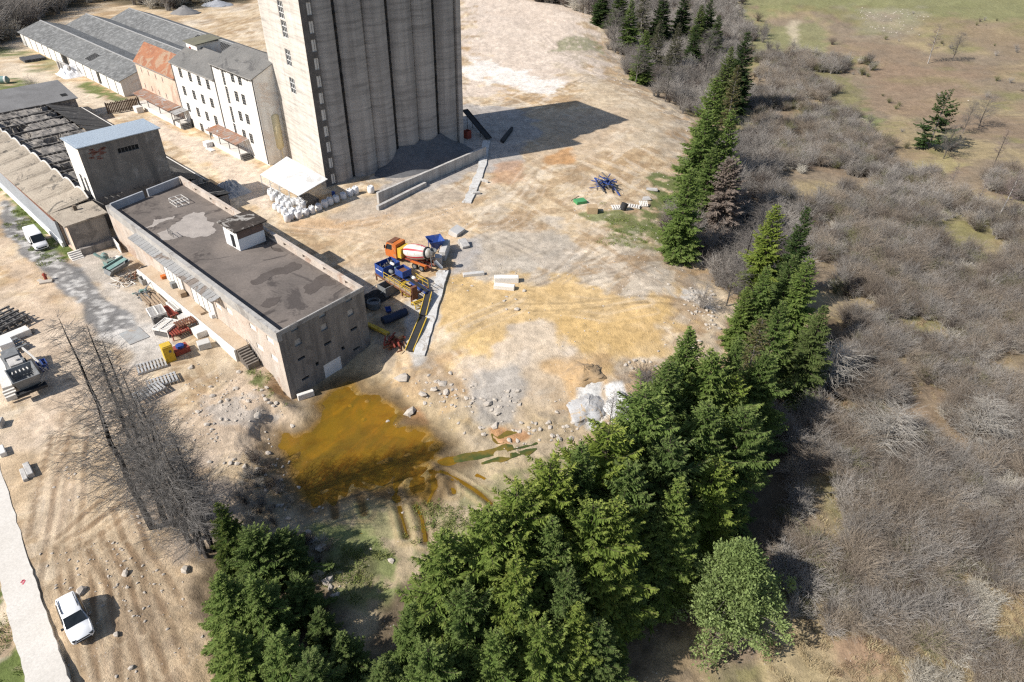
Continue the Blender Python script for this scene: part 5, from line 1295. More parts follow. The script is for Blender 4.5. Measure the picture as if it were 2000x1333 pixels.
plant_tree('pine', 'pine', 'round pale green pine standing by itself at the bottom right of the conifer belt', None, top(1458, 1072, 10.5), 10.5)
kind('ragged', M_needle_d, M_greybark, seed=14, h=11, R_=4.2, step=.75, per=5, shape=.6, droop=-.05, gap=.25, lump=.4, low=.1)
plant_tree('ragged', 'pine', 'ragged dark conifer alone among rocks on the upper right slope', None, top(1856, 176, 14), 14, wide=1.05)
# far conifers beyond the plateau
FARL = ['far dark spruce cut by the top edge left of the other far spruces', 'far thin grey spruce second from the left at the top edge', 'far green spruce just right of the pale plateau rim', 'far dark spruce at the top edge in the middle of the wood', 'far thin olive spruce in front of the dark wood', 'far thin olive spruce with a visible trunk beside the bare tree',
    'far pale green spruce lit by the sun near the meadow', 'far dark spruce behind the olive spruces', 'far dark spruce next to the green meadow', 'leftmost far dark spruce over the plateau rim', 'far short dark spruce above the bare grey tree', 'lowest far olive spruce above the bare thicket', 'far green spruce above the bare thicket at the rim', 'far dark spruce nearest the upper conifer row']
FAR = [('spruce_dark', 1215, -35, 17), ('spruce_sparse', 1262, -25, 18), ('spruce_narrow', 1235, 0, 16), ('spruce_dark', 1300, -20, 18), ('spruce_sparse', 1290, 40, 15), ('spruce_sparse', 1328, 45, 15), ('spruce_light', 1372, 10, 15), ('spruce_dark', 1340, -15, 17), ('spruce_dark', 1390, 0, 16), ('spruce_dark', 1180, -45, 16), ('spruce_dark', 1362, 48, 13), ('spruce_sparse', 1312, 90, 12), ('spruce_narrow', 1262, 60, 14), ('spruce_dark', 1405, 30, 14)]
for i, (k, px, py, h) in enumerate(FAR):
    plant_tree(k, 'spruce', FARL[i], 'far spruces beyond the plateau', top(px, py, h), h, wide=1.45)
for i, (k, tx, ty, h, bx_, by_) in enumerate((('larch_a', 118, 627, 24, 0, 0), ('larch_b', 160, 640, 23, 0, 0), ('larch_b', 190, 668, 22, 0, 0), ('larch_a', 232, 720, 21, 0, 0), ('larch_b', 262, 760, 20, 0, 0), ('larch_a', 296, 806, 18, 0, 0), ('larch_b', 330, 850, 15, 0, 0), ('larch_a', 350, 905, 11, 0, 0))):
    lb = ['leaning-looking bare larch with its tip farthest left of the dead larches', 'bare larch second from the left in the dead larch row', 'bare larch third from the left in the dead larch row', 'bare larch in the middle of the dead larch row', 'bare larch just right of the middle of the dead larch row', 'bare larch above the dry rubble slope', 'short bare larch above the dark spruce', 'shortest bare larch, right beside the dark spruce'][i]
    plant_tree(k, 'dead_larch', lb, 'dead larches beside the rubble slope', top(tx, ty, h), h)
# bare trees on the slope
for k, px, py, h, lb, gp, wd in (('birch', 1838, 50, 12, 'pale-stemmed birch on the upper right meadow', None, 1.3), ('bare_b', 1880, 65, 9, 'dark bare tree right of the pale-stemmed birch', None, 1.2), ('bare_a', 1868, 245, 8, 'grey bare tree in front of the ragged dark conifer', None, 1),
    ('birch', 1995, 330, 11, 'white birch trunk at the right edge of the picture', None, 1), ('birch', 1972, 255, 9, 'crooked white birch above the right-edge birch', None, 1), ('birch', 1875, 320, 6, 'small thin birch left of the crooked white birch', None, 1),
    ('birch', 1930, 350, 6, 'thin birch low in the scrub near the right edge', None, 1), ('bare_a', 1935, 190, 8, 'bare grey tree above the right-edge birches', None, 1.2), ('bare_b', 1905, 200, 8, 'bare grey tree just right of the ragged dark conifer', None, 1),
    ('bare_b', 1498, 400, 11, 'bare grey tree left of the twin pointed spruces', None, 1), ('bare_a', 1470, 450, 9, 'bare grey tree at the plateau edge below the brown dead conifer', None, 1.1), ('bare_b', 1440, 505, 8, 'low bare tree beside the pale stones of the plateau edge', None, 1.1), ('bare_a', 1268, 735, 5, 'bare bush above the white limestone heap', None, 1.5),
    ('bare_b', 1392, 60, 14, 'bare grey tree in front of the far dark spruces', None, 1), ('bare_a', 1310, 130, 9, 'bare tree at the rim of the pale plateau', None, 1.3), ('bare_b', 1250, 90, 10, 'bare tree below the far dark spruces', None, 1.2), ('bare_b', 1205, 20, 12, 'bare tree where the pale plateau meets the wood', None, 1.2),
    ('bare_a', 1200, 770, 5, 'thin bare sapling in front of the white limestone heap', None, .8), ('bare_pale', 1640, 680, 7, 'pale bare bush beside the light green spruce', None, 1.5), ('bare_pale', 1760, 800, 7, 'bare branching bush in the middle of the scrub', None, 1.4), ('bare_pale', 1940, 780, 7, 'pale fallen-looking bare tree in the scrub near the right edge', None, 1.2)):
    plant_tree(k, 'birch' if k == 'birch' else 'bare_tree', lb, gp, top(px, py, h), h, wide=wd)

# ------------------------------------------------------------------ SCRUB: single shrubs, then thickets as one object each
def shrub(seed, H, n, R_, mat, name, twl=.5, lean=.0, nt_=7):
    rg = np.random.default_rng(seed); A = []; B = []; ra = []; rb = []
    a = rg.uniform(0, 6.283, n); out_ = rg.uniform(.05, 1, n) ** .7; L = H * rg.uniform(.55, 1.1, n)
    p = np.stack([np.cos(a) * .25 * out_, np.sin(a) * .25 * out_, np.full(n, -.2)], 1)
    for s in range(4):
        f = (s + 1) / 4
        q = np.stack([np.cos(a + rg.normal(size=n) * .08) * R_ * out_ * f ** 1.25 + lean * f * f, np.sin(a + rg.normal(size=n) * .08) * R_ * out_ * f ** 1.25, L * (f - .32 * out_ * f * f)], 1) + rg.normal(size=(n, 3)) * .07
        A.append(p); B.append(q); ra.append(np.full(n, .019 - .004 * s)); rb.append(np.full(n, .015 - .004 * s))
        if s:
            for _ in range(nt_ // 3 + 1):
                t_ = rg.random((n, 1)); c = p + (q - p) * t_; d = (q - p) / (np.linalg.norm(q - p, axis=1, keepdims=True) + 1e-6) + rg.normal(size=(n, 3)) * .6; e = c + d * twl * rg.uniform(.4, 1.2, (n, 1))
                A.append(c); B.append(e); ra.append(np.full(n, .010)); rb.append(np.full(n, .005))
        p = q
    V, F = prisms(np.concatenate(A), np.concatenate(B), np.concatenate(ra), np.concatenate(rb))
    return rmesh(name, V, F, mat)
def twigmat(name, c1, c2):
    m, t, b = nodes_of(name); oi = t.nodes.new('ShaderNodeObjectInfo')
    a = t.nodes.new('ShaderNodeAttribute'); a.attribute_name = 'tone'; a.attribute_type = 'INSTANCER'
    ad = t.nodes.new('ShaderNodeMath'); ad.operation = 'ADD'; t.links.new(a.outputs['Fac'], ad.inputs[0]); ad.inputs[1].default_value = 0
    mx = _mix(t, ad.outputs[0], c1, c2); t.links.new(mx, b.inputs['Base Color']); b.inputs['Roughness'].default_value = .9; b.inputs['Specular IOR Level'].default_value = .1
    return m
T_grey = twigmat('grey_twigs', (.41, .375, .335), (.22, .20, .18)); T_brown = twigmat('brown_twigs', (.36, .30, .235), (.20, .165, .135)); T_pale = twigmat('pale_twigs', (.62, .58, .50), (.42, .38, .31)); T_olive = twigmat('olive_twigs', (.24, .235, .12), (.15, .14, .08)); T_dark = twigmat('dark_twigs', (.15, .12, .10), (.10, .085, .075))
SHR = [shrub(31, 2.6, 46, 1.6, T_grey, 'shrub', .55), shrub(32, 2.0, 40, 1.5, T_brown, 'shrub', .5, .5), shrub(33, 3.2, 50, 1.7, T_grey, 'shrub', .6, .4), shrub(34, 1.5, 46, 1.3, T_pale, 'shrub', .35), shrub(35, 2.4, 50, 1.8, T_dark, 'shrub', .5), shrub(36, 2.2, 60, 1.6, T_olive, 'shrub', .45, .3), shrub(37, 2.8, 70, 1.9, T_brown, 'shrub', .7, -.4, 10)]

def lone(i, px, py, sc, lb, grp=None):
    p = P(px, py); o = bpy.data.objects.new('shrub', SHR[i]); COL.objects.link(o); o.location = tuple(p); o.scale = (sc,) * 3; o.rotation_euler = (0, 0, rnd.uniform(0, 6)); tag(o, lb, 'shrub', grp); return o
L0 = [lone(3, 1690, 880, 1.3, 'pale tufted shrub at the edge of the conifer shadow'), lone(0, 1600, 1100, 1.2, 'grey fan-shaped shrub beside the bare reddish soil'), lone(2, 1790, 940, 1.2, 'tall grey shrub above the yellow grass strip'), lone(1, 1640, 1170, 1.1, 'brown bushy shrub right of the round pale pine'),
      lone(4, 1255, 745, 1.3, 'dark shrub above the white limestone heap'), lone(3, 1870, 1240, 1.5, 'pale flowering shrub at the bottom right'), lone(3, 1840, 1000, 1.5, 'whitish shrub right of the yellow grass strip'), lone(0, 65, 175, 1.3, 'reddish bare shrub on the grass near the grey shed'), lone(4, 500, 905, 1.0, 'dark bramble on the rubble slope left of the puddle'),
      lone(5, 1720, 960, 1.0, 'olive green shrub at the head of the yellow grass strip'), lone(6, 1700, 760, 1.1, 'brown spreading shrub in the scrub beyond the conifer shadow'), lone(1, 640, 1075, .6, 'small brown shrub beside the rubble line'), lone(0, 1620, 1240, .8, 'low grey twig bush in the dry grass at the bottom right'), lone(4, 1480, 42, 1.6, 'dark round bush on the far green meadow'), lone(4, 1625, 88, 1.2, 'small dark bush beside the meadow path')]

LX_ = [o for o in L0 if o['label'].startswith('olive') or o['label'].startswith('brown spreading')]
def points_in(poly, n, seed, z=-4.5, thr=None, sc=.05, soft=0):
    rg = np.random.default_rng(seed); pw = np.array(PX(poly, z)); lo, hi = pw.min(0), pw.max(0)
    p = rg.uniform(lo - 4, hi + 4, (n, 2)); d = sdist(p[:, 0], p[:, 1], pw) + (fbm(p[:, 0], p[:, 1], .11, seed + 3, 4) - .5) * min(16, .35 * (hi - lo).min()) + rg.normal(size=n) * min(1.5, .04 * (hi - lo).min()); p = p[d < 0]
    if thr is not None: p = p[fbm(p[:, 0], p[:, 1], sc, seed, 4) > thr]
    return p
def scatter(name, pts, protos, smin, smax, seed, label=None, cat_=None, kind_='stuff', nrm=False, sink=0.0):
    """one object: points on the ground, each carrying one of the given visible objects' meshes"""
    rg = np.random.default_rng(seed); z = carve(pts[:, 0], pts[:, 1], Zf(pts[:, 0], pts[:, 1])) - sink; n = len(pts)
    me = bpy.data.meshes.new(name); me.vertices.add(n); me.vertices.foreach_set('co', np.concatenate([pts, z[:, None]], 1).astype(np.float32).ravel())
    for nm, tp, val in (('sc', 'FLOAT', rg.uniform(smin, smax, n)), ('tone', 'FLOAT', np.clip(fbm(pts[:, 0], pts[:, 1], .09, seed, 3) * 1.2 - .1 + rg.normal(size=n) * .35, 0, 1)), ('rot', 'FLOAT', rg.uniform(0, 6.283, n))):
        a = me.attributes.new(nm, tp, 'POINT'); a.data.foreach_set('value', val.astype(np.float32))
    a = me.attributes.new('pick', 'INT', 'POINT'); a.data.foreach_set('value', rg.integers(0, len(protos), n).astype(np.int32)); me.update()
    ob = bpy.data.objects.new(name, me); COL.objects.link(ob); tag(ob, label, cat_, None, kind_)
    ng = bpy.data.node_groups.new(name, 'GeometryNodeTree'); ng.interface.new_socket('Geometry', in_out='INPUT', socket_type='NodeSocketGeometry'); ng.interface.new_socket('Geometry', in_out='OUTPUT', socket_type='NodeSocketGeometry')
    N, K = ng.nodes, ng.links; gi, go = N.new('NodeGroupInput'), N.new('NodeGroupOutput')
    jo = N.new('GeometryNodeGeometryToInstance')
    for pr in reversed(protos):
        oi = N.new('GeometryNodeObjectInfo'); oi.inputs['Object'].default_value = pr; oi.transform_space = 'ORIGINAL'; K.new(oi.outputs['Geometry'], jo.inputs[0])
    def at(nm, tp='FLOAT'):
        q_ = N.new('GeometryNodeInputNamedAttribute'); q_.data_type = tp; q_.inputs['Name'].default_value = nm; return q_.outputs['Attribute']
    ip = N.new('GeometryNodeInstanceOnPoints'); ip.inputs['Pick Instance'].default_value = True
    cb = N.new('ShaderNodeCombineXYZ'); K.new(at('rot'), cb.inputs[2])
    K.new(gi.outputs[0], ip.inputs['Points']); K.new(jo.outputs[0], ip.inputs['Instance']); K.new(at('pick', 'INT'), ip.inputs['Instance Index']); K.new(at('sc'), ip.inputs['Scale'])
    er = N.new('FunctionNodeEulerToRotation'); K.new(cb.outputs[0], er.inputs[0]); K.new(er.outputs[0], ip.inputs['Rotation'])
    K.new(ip.outputs[0], go.inputs[0])
    md = ob.modifiers.new('scatter', 'NODES'); md.node_group = ng
    return ob
near_pts = points_in([(1480, 1120), (1560, 1000), (1560, 860), (1650, 680), (1700, 560), (2150, 560), (2250, 1500), (1900, 1500), (1850, 1200), (1700, 1180), (1560, 1180)], 10500, 61, thr=.42, sc=.13)
mid_pts = points_in([(1640, 560), (1560, 400), (1460, 240), (1500, 90), (1690, 110), (1700, 150), (1620, 170), (1700, 250), (1770, 310), (1850, 330), (2150, 330), (2200, 580)], 18000, 62, thr=.43, sc=.07)
mid_pts = mid_pts[np.random.default_rng(1).random(len(mid_pts)) < .6]
scatter('scrub_thicket', near_pts, [L0[0], L0[1], L0[2], L0[3], L0[0], L0[2], LX_[0], LX_[1], LX_[1], L0[4]], .5, 1.2, 5, 'grey leafless scrub thicket covering the slope right of the conifers', 'thicket')
scatter('far_thicket', mid_pts, [L0[1], L0[2], L0[0], LX_[1], L0[4], LX_[0]], .7, 1.35, 6, 'grey leafless thicket on the upper right slope', 'thicket')
edge_pts = np.concatenate([points_in([(1440, 620), (1380, 560), (1330, 470), (1370, 330), (1480, 250), (1560, 400), (1560, 520), (1500, 640)], 1200, 63, thr=.35), points_in([(1180, 40), (1200, 130), (1290, 185), (1340, 240), (1400, 200), (1480, 60), (1420, 0), (1200, -20)], 2600, 64, thr=.3)])
scatter('edge_thicket', edge_pts, [L0[1], L0[2], L0[4]], 1.0, 1.8, 7, 'bare thicket along the rim of the plateau', 'thicket')
white_pts = points_in([(1780, 980), (1850, 930), (2050, 900), (2200, 1400), (1800, 1400), (1830, 1200), (1800, 1100)], 1500, 65, thr=.5, sc=.15)
scatter('pale_scrub', white_pts, [L0[5], L0[6]], .7, 1.3, 8, 'pale whitish blossoming scrub at the lower right', 'thicket')
rub_tw = points_in([(440, 880), (530, 880), (560, 960), (600, 1010), (620, 1070), (540, 1040), (440, 990)], 520, 66, z=-1.5, thr=.4, sc=.2)
scatter('bramble_patch', rub_tw, [L0[0], L0[8], L0[1]], .25, .6, 9, 'dark bramble and dead twigs on the rubble slope', 'brambles')
nw = np.concatenate([points_in([(-80, -60), (500, -60), (470, 0), (330, 15), (200, 0), (140, 15), (40, 62), (0, 90), (-80, 110)], 2600, 67, z=0), points_in([(1120, -60), (900, -60), (900, -12), (1000, -10), (1170, 30)], 500, 68, z=0)])
scatter('woodland', nw, [L0[2], L0[4], L0[0]], 2.2, 4.2, 10, 'dark bare woodland behind the barns', 'wood')

# dry grass and green tufts
def tuft(seed, n, H, R_, mat, name):
    rg = np.random.default_rng(seed); a = rg.uniform(0, 6.283, n); r = R_ * np.sqrt(rg.random(n)); A = np.stack([np.cos(a) * r, np.sin(a) * r, np.full(n, -.05)], 1)
    B = A + np.stack([rg.normal(size=n) * .35 * H, rg.normal(size=n) * .35 * H, H * rg.uniform(.5, 1.1, n)], 1)
    V, F = ribbons(A, B, .035, .006, None, rg); return rmesh(name, V, F, mat)
T_dry = twigmat('dry_grass', (.44, .365, .22), (.27, .19, .125)); T_grn = twigmat('green_grass', (.15, .21, .055), (.24, .26, .09))
def tuft_thing(mesh, px, py, lb):
    p = P(px, py); o = bpy.data.objects.new('grass_tuft', mesh); COL.objects.link(o); o.location = tuple(p); tag(o, lb, 'grass'); o['kind'] = 'stuff'; return o
t_dry = [tuft_thing(tuft(71, 70, .55, .6, T_dry, 'grass_tuft'), 1700, 1260, 'dry straw tuft at the bottom right'), tuft_thing(tuft(72, 60, .4, .7, T_dry, 'grass_tuft'), 1750, 1050, 'dry straw tuft on the yellow grass strip')]
t_grn = [tuft_thing(tuft(73, 60, .3, .55, T_grn, 'grass_tuft'), 700, 1080, 'green grass tuft below the puddle'), tuft_thing(tuft(74, 50, .22, .6, T_grn, 'grass_tuft'), 740, 1060, 'green grass tuft beside the wheel ruts')]
mw_ = points_in([(1560, 100), (1700, 20), (2050, 60), (2080, 330), (1850, 320), (1760, 280), (1690, 160)], 260, 86, z=-4.5, thr=.55, sc=.08)
scatter('meadow_scrub', mw_, [L0[1], L0[3], LX_[0]], .3, .9, 23, 'scattered low scrub on the upper right meadow', 'scrub')
dp_ = np.concatenate([points_in([(1480, 1360), (1540, 1150), (1700, 1000), (1800, 950), (2000, 900), (2150, 1400)], 6000, 75, thr=.45, sc=.25), points_in([(1560, 1000), (1600, 800), (1700, 560), (2150, 560), (2200, 1300), (1900, 1300), (1700, 1150)], 5000, 85, thr=.42, sc=.12)])
scatter('dry_grass', dp_, t_dry, .35, .85, 11, 'dry straw grass between the shrubs', 'grass')
gp_ = np.concatenate([points_in([(630, 1020), (760, 990), (900, 1000), (960, 1000), (800, 1090), (760, 1180), (690, 1190), (640, 1100)], 1500, 76, z=-3.3, thr=.5, sc=.35), points_in([(0, 355), (30, 375), (140, 480), (132, 497), (90, 480), (0, 400)], 1500, 77, z=0, thr=.42, sc=.3),
    points_in([(1130, 415), (1200, 400), (1290, 420), (1345, 330), (1330, 450), (1200, 470)], 900, 78, z=0, thr=.48, sc=.25), points_in([(480, 705), (520, 735), (575, 790), (600, 790), (540, 775), (490, 735)], 150, 79, z=-1), points_in([(-60, 1150), (3, 1165), (55, 1340), (-60, 1350)], 500, 80, z=0, thr=.3)])
scatter('green_grass', gp_, t_grn, .5, 1.2, 12, 'patchy green grass around the puddle and verge', 'grass')
# ------------------------------------------------------------------ OBJECTS
M_tyre = pm('tyre', (.03, .03, .03), (.02, .02, .02), 3, .9, .05)
M_chrome = pm('bare_metal', (.50, .50, .50), (.40, .40, .39), 3, .4, .02, metal=.6)
M_dustw = pm('dusty_white', (.74, .72, .68), (.62, .58, .52), 1, .6, 0, c3=(.52, .46, .38))
M_carw = pm('car_white', (.86, .86, .86), (.82, .82, .82), 1, .25, 0, spec=.5, fine=.03)
M_orange = pm('orange_paint', (.62, .17, .035), (.48, .13, .03), 1.5, .6, .02, c3=(.46, .26, .13))
M_yellow = pm('yellow_paint', (.72, .48, .04), (.58, .39, .06), 1.5, .6, .03, c3=(.52, .38, .16))
M_blue = pm('blue_paint', (.03, .085, .33), (.03, .06, .22), 1.5, .6, .02, c3=(.13, .14, .22))
M_red = pm('red_paint', (.34, .065, .04), (.24, .06, .045), 1.2, .8, .06, c3=(.26, .14, .10))
M_drumr = pm('drum_red', (.62, .04, .06), (.55, .05, .06), 1, .45, .02)
M_rustm = pm('rusted_steel', (.23, .10, .055), (.15, .07, .045), 1.5, .85, .1)
M_wood = pm('weathered_wood', (.48, .36, .24), (.36, .27, .19), 1.5, .9, .08, tint=.2)
M_slab = pm('cast_slab', (.58, .56, .53), (.48, .465, .44), 1.1, .9, .1, fine=.15)
M_bag = pm('bag_fabric', (.80, .80, .80), (.68, .68, .69), 2.2, .7, .15, fine=.12)
M_cdark = pm('conveyor_rubber', (.04, .04, .042), (.03, .03, .03), 2, .85, .05)
M_teal = pm('teal_paint', (.21, .33, .30), (.15, .25, .235), 1.2, .7, .05, c3=(.28, .26, .22))
M_greym = pm('machine_grey', (.24, .245, .245), (.16, .165, .165), 1.5, .6, .06)
M_stone = pm('limestone', (.56, .50, .43), (.42, .37, .31), 1.2, .92, .15)

def wheel(par, x, y, r, w_=.25, axis='y'):
    mb = MB(); d = (0, w_ / 2, 0); a_ = (x, y - w_ / 2, r); b__ = (x, y + w_ / 2, r)
    mb.lathe(a_, b__, [(0, r * .7), (.02, r * .97), (w_ * .25, r), (w_ * .75, r), (w_ - .02, r * .97), (w_, r * .7)], 18); wh = mb.build('wheel', M_tyre, par)
    mb = MB()
    for s in (-1, 1): mb.tube((x, y + s * (w_ / 2 + .004), r), (x, y + s * (w_ / 2 - .02), r), r * .58, n=14)
    mb.build('rim', M_chrome, wh)
def carbody(name, label, cat_, p0, p1, L, W, Hh, prof, glass, loc_mid, lamp, van=False):
    """loft: prof = list of (x, z_low, z_top, half width at the belt, half width at the top)"""
    rz = math.atan2(p1[1] - p0[1], p1[0] - p0[0]); R_ = thing(name, label, cat_, (loc_mid[0], loc_mid[1], zat(*loc_mid[:2])), rz)
    vs = []; fs = []; rows = 8
    for x, zl, zb, zt_, wb, wt in prof:
        half = [(0, zl), (wb * .82, zl), (wb * .99, zl + .12), (wb, (zl + zb) / 2), (wb * .97, zb), ((wb * .97 + wt) / 2, (zb + zt_) / 2), (wt, zt_ - .05), (wt * .86, zt_), (0, zt_ + .025)]
        ring = [(x, y, z) for y, z in half] + [(x, -y, z) for y, z in half[-2:0:-1]]
        vs += ring
    n = 16
    for i in range(len(prof) - 1):
        for k in range(n): fs.append((i * n + k, i * n + (k + 1) % n, (i + 1) * n + (k + 1) % n, (i + 1) * n + k))
    fs.append(tuple(range(n - 1, -1, -1))); fs.append(tuple((len(prof) - 1) * n + k for k in range(n)))
    mb = MB(); mb.add(vs, fs); body = mb.build('body', M_carw, R_, True)
    md = body.modifiers.new('edges', 'EDGE_SPLIT'); md.split_angle = math.radians(38)
    return R_, body
# --- white estate car on the dirt
pc = G(143, 1203, .8); f0, f1 = G(128, 1172, .8), G(153, 1232, .8)
prof = [(-2.22, .38, .85, 1.05, .80, .70), (-2.12, .26, .92, 1.50, .88, .66), (-1.9, .24, .95, 1.60, .90, .68), (-.6, .22, .96, 1.66, .91, .70), (.25, .22, .97, 1.62, .91, .69), (.95, .22, .97, 1.02, .91, .80), (1.55, .24, .90, .96, .90, .78), (2.05, .28, .74, .84, .84, .70), (2.22, .34, .60, .68, .72, .60)]
CAR, body = carbody('parked_car', 'white estate car with roof rails parked on the rutted dirt beside the road', 'car', f0, f1, 4.4, 1.8, 1.66, prof, None, pc[:2], None)
mb = MB(); mb.add([(.30, -.67, 1.63), (.30, .67, 1.63), (.98, .78, 1.045), (.98, -.78, 1.045)], [(0, 1, 2, 3)]); mb.build('windscreen', M_glass, CAR)
for s in (-1, 1):
    mb = MB(); pts = [(-1.85, s * .825, 1.02), (.70, s * .875, 1.02), (.25, s * .735, 1.50), (-1.7, s * .72, 1.48)]
    pts = [(x, y + s * .045, z) for x, y, z in pts]; mb.add(pts, [(0, 1, 2, 3) if s < 0 else (3, 2, 1, 0)]); mb.build('side_window', M_glass, CAR)
    mb = MB(); mb.bar((-1.75, s * .60, 1.70), (-.15, s * .60, 1.72), .05, .06); mb.build('roof_rail', M_cdark, CAR)
    mb = MB(); mb.box((.72, s * 1.0, 1.02), (.16, .2, .14)); mb.build('wing_mirror', M_cdark, CAR)
    mb = MB(); mb.box((2.12, s * .62, .70), (.22, .26, .12), -s * .5); mb.build('headlight', M_glass, CAR)
    for x in (-1.35, 1.38): wheel(CAR, x, s * .80, .33, .22)
mb = MB(); mb.box((2.20, 0, .63), (.08, .95, .13)); mb.box((2.21, 0, .40), (.06, 1.1, .1)); mb.build('grille', M_cdark, CAR)
# --- white van by the verge
pc = G(71, 468, 1.0); f0, f1 = G(52, 446, 1), G(92, 492, 1)
prof = [(-2.7, .4, 1.1, 2.30, .92, .80), (-2.6, .32, 1.15, 2.42, .97, .84), (.9, .32, 1.15, 2.44, .97, .84), (1.25, .32, 1.15, 2.32, .97, .80), (1.95, .32, 1.12, 1.30, .97, .85), (2.5, .36, .95, 1.08, .92, .80), (2.68, .42, .70, .82, .80, .70)]
VAN, body = carbody('parked_van', 'white panel van parked on the dark gravel strip beside the grass verge', 'van', f0, f1, 5.4, 1.95, 2.4, prof, None, pc[:2], None)
mb = MB(); mb.add([(1.30, -.80, 2.30), (1.30, .80, 2.30), (1.97, .86, 1.335), (1.97, -.86, 1.335)], [(0, 1, 2, 3)]); mb.build('windscreen', M_glass, VAN)
for s in (-1, 1):
    mb = MB(); pts = [(.55, s * .955, 1.2), (1.75, s * .955, 1.2), (1.25, s * .885, 2.1), (.55, s * .885, 2.1)]; mb.add(pts, [(0, 1, 2, 3) if s < 0 else (3, 2, 1, 0)]); mb.build('side_window', M_glass, VAN)
    mb = MB(); mb.box((1.75, s * 1.06, 1.3), (.14, .2, .3)); mb.build('wing_mirror', M_cdark, VAN)
    mb = MB(); mb.box((2.55, s * .68, .85), (.2, .3, .16), -s * .4); mb.build('headlight', M_chrome, VAN)
    for x in (-1.6, 1.75): wheel(VAN, x, s * .84, .35, .24)
mb = MB(); mb.box((2.66, 0, .62), (.08, 1.2, .2)); mb.build('grille', M_cdark, VAN)

# --- concrete mixer lorry
a_, b__ = G(775, 498), G(838, 520); rz = math.atan2(a_[1] - b__[1], a_[0] - b__[0]); pm_ = G(806, 516)
MX = thing('mixer_lorry', 'orange concrete mixer lorry with a red and white striped drum', 'mixer lorry', (pm_[0], pm_[1], 0), rz)
mb = MB()
for s in (-1, 1): mb.bx(-4.0, 3.6, s * .45 - .08, s * .45 + .08, .75, 1.0)
for x in (-3.5, -1.2, 1.2, 3.2): mb.bx(x, x + .15, -.37, .37, .8, .95)
mb.build('chassis', M_red, MX)
mb = MB(); mb.add([(2.1, -1.2, .8), (4.2, -1.2, .8), (4.2, 1.2, .8), (2.1, 1.2, .8), (2.1, -1.2, 2.0), (4.3, -1.2, 1.9), (4.3, 1.2, 1.9), (2.1, 1.2, 2.0), (2.15, -1.1, 3.05), (3.95, -1.1, 3.0), (3.95, 1.1, 3.0), (2.15, 1.1, 3.05)],
    [(3, 2, 1, 0), (0, 1, 5, 4), (1, 2, 6, 5), (2, 3, 7, 6), (3, 0, 4, 7), (4, 5, 9, 8), (5, 6, 10, 9), (6, 7, 11, 10), (7, 4, 8, 11), (8, 9, 10, 11)]); cab = mb.build('cab', M_orange, MX)
mb = MB(); mb.add([(4.305, -1.05, 1.98), (4.305, 1.05, 1.98), (4.0, .98, 2.88), (4.0, -.98, 2.88)], [(0, 1, 2, 3)]); mb.build('windscreen', M_glass, cab)
for s in (-1, 1):
    mb = MB(); pts = [(2.9, s * 1.21, 2.05), (4.15, s * 1.21, 2.0), (3.85, s * 1.13, 2.85), (2.9, s * 1.13, 2.85)]; mb.add(pts, [(0, 1, 2, 3) if s < 0 else (3, 2, 1, 0)]); mb.build('side_window', M_glass, cab)
    mb = MB(); mb.box((4.1, s * 1.4, 2.4), (.1, .22, .5)); mb.build('wing_mirror', M_cdark, cab)
mb = MB(); mb.bx(3.0, 3.9, -.95, .95, 3.02, 3.12); mb.build('roof_hatch', M_rustm, cab)
mb = MB(); mb.bx(1.25, 1.95, -1.05, 1.05, 1.0, 2.55); mb.build('water_tank', M_yellow, MX)
mb = MB(); ax0, ax1 = Vector((1.15, 0, 1.95)), Vector((-4.3, 0, 3.1))
prf = [(0, .3), (.08, .75), (.7, 1.05), (1.3, 1.18), (2.4, 1.2), (3.2, 1.12), (4.3, .80), (4.9, .55)]
mb.lathe(ax0, ax1, prf, 24, 0, lambda k, i: 1 if (i % 4 == 0 and 0 < k < 6) else 0); drm = mb.build('drum', [M_dustw, M_drumr], MX, True)
mb = MB(); mb.lathe(ax0, ax1, [(4.18, .86), (4.2, .93), (4.42, .90), (4.44, .80)], 24); mb.build('drum_ring', M_cdark, drm)
mb = MB(); mb.lathe(Vector((-4.0, 0, 2.8)), Vector((-4.25, 0, 3.9)), [(0, .25), (.9, .55), (.92, .48), (.1, .18)], 14); hp = mb.build('feed_hopper', M_greym, MX)
mb = MB(); mb.bar((-4.0, -.35, .9), (-3.9, -.3, 2.6), .12, .12); mb.bar((-4.0, .35, .9), (-3.9, .3, 2.6), .12, .12); mb.bar((-4.0, -.4, 2.1), (-4.0, .4, 2.1), .1, .1); mb.build('rear_frame', M_greym, MX)
mb = MB()
for k in range(6):
    t0, t1 = math.pi * k / 6, math.pi * (k + 1) / 6
    q = lambda t_, e: (-4.3 - e * 1.3, .32 * math.cos(t_), 2.0 - .9 * e - .22 * math.sin(t_))
    mb.add([q(t0, 0), q(t1, 0), q(t1, 1), q(t0, 1)], [(0, 1, 2, 3)])
mb.build('discharge_chute', M_chrome, MX)
for x in (3.2, -1.3, -2.6):
    for s in (-1, 1): wheel(MX, x, s * .98, .52, .34)
for s in (-1, 1):
    mb = MB(); mb.bx(-3.4, -.6, s * 1.0 - .25, s * 1.0 + .25, 1.12, 1.18); mb.bx(-3.42, -3.36, s - .25, s + .25, .7, 1.15); mb.build('mudguard', M_orange, MX)

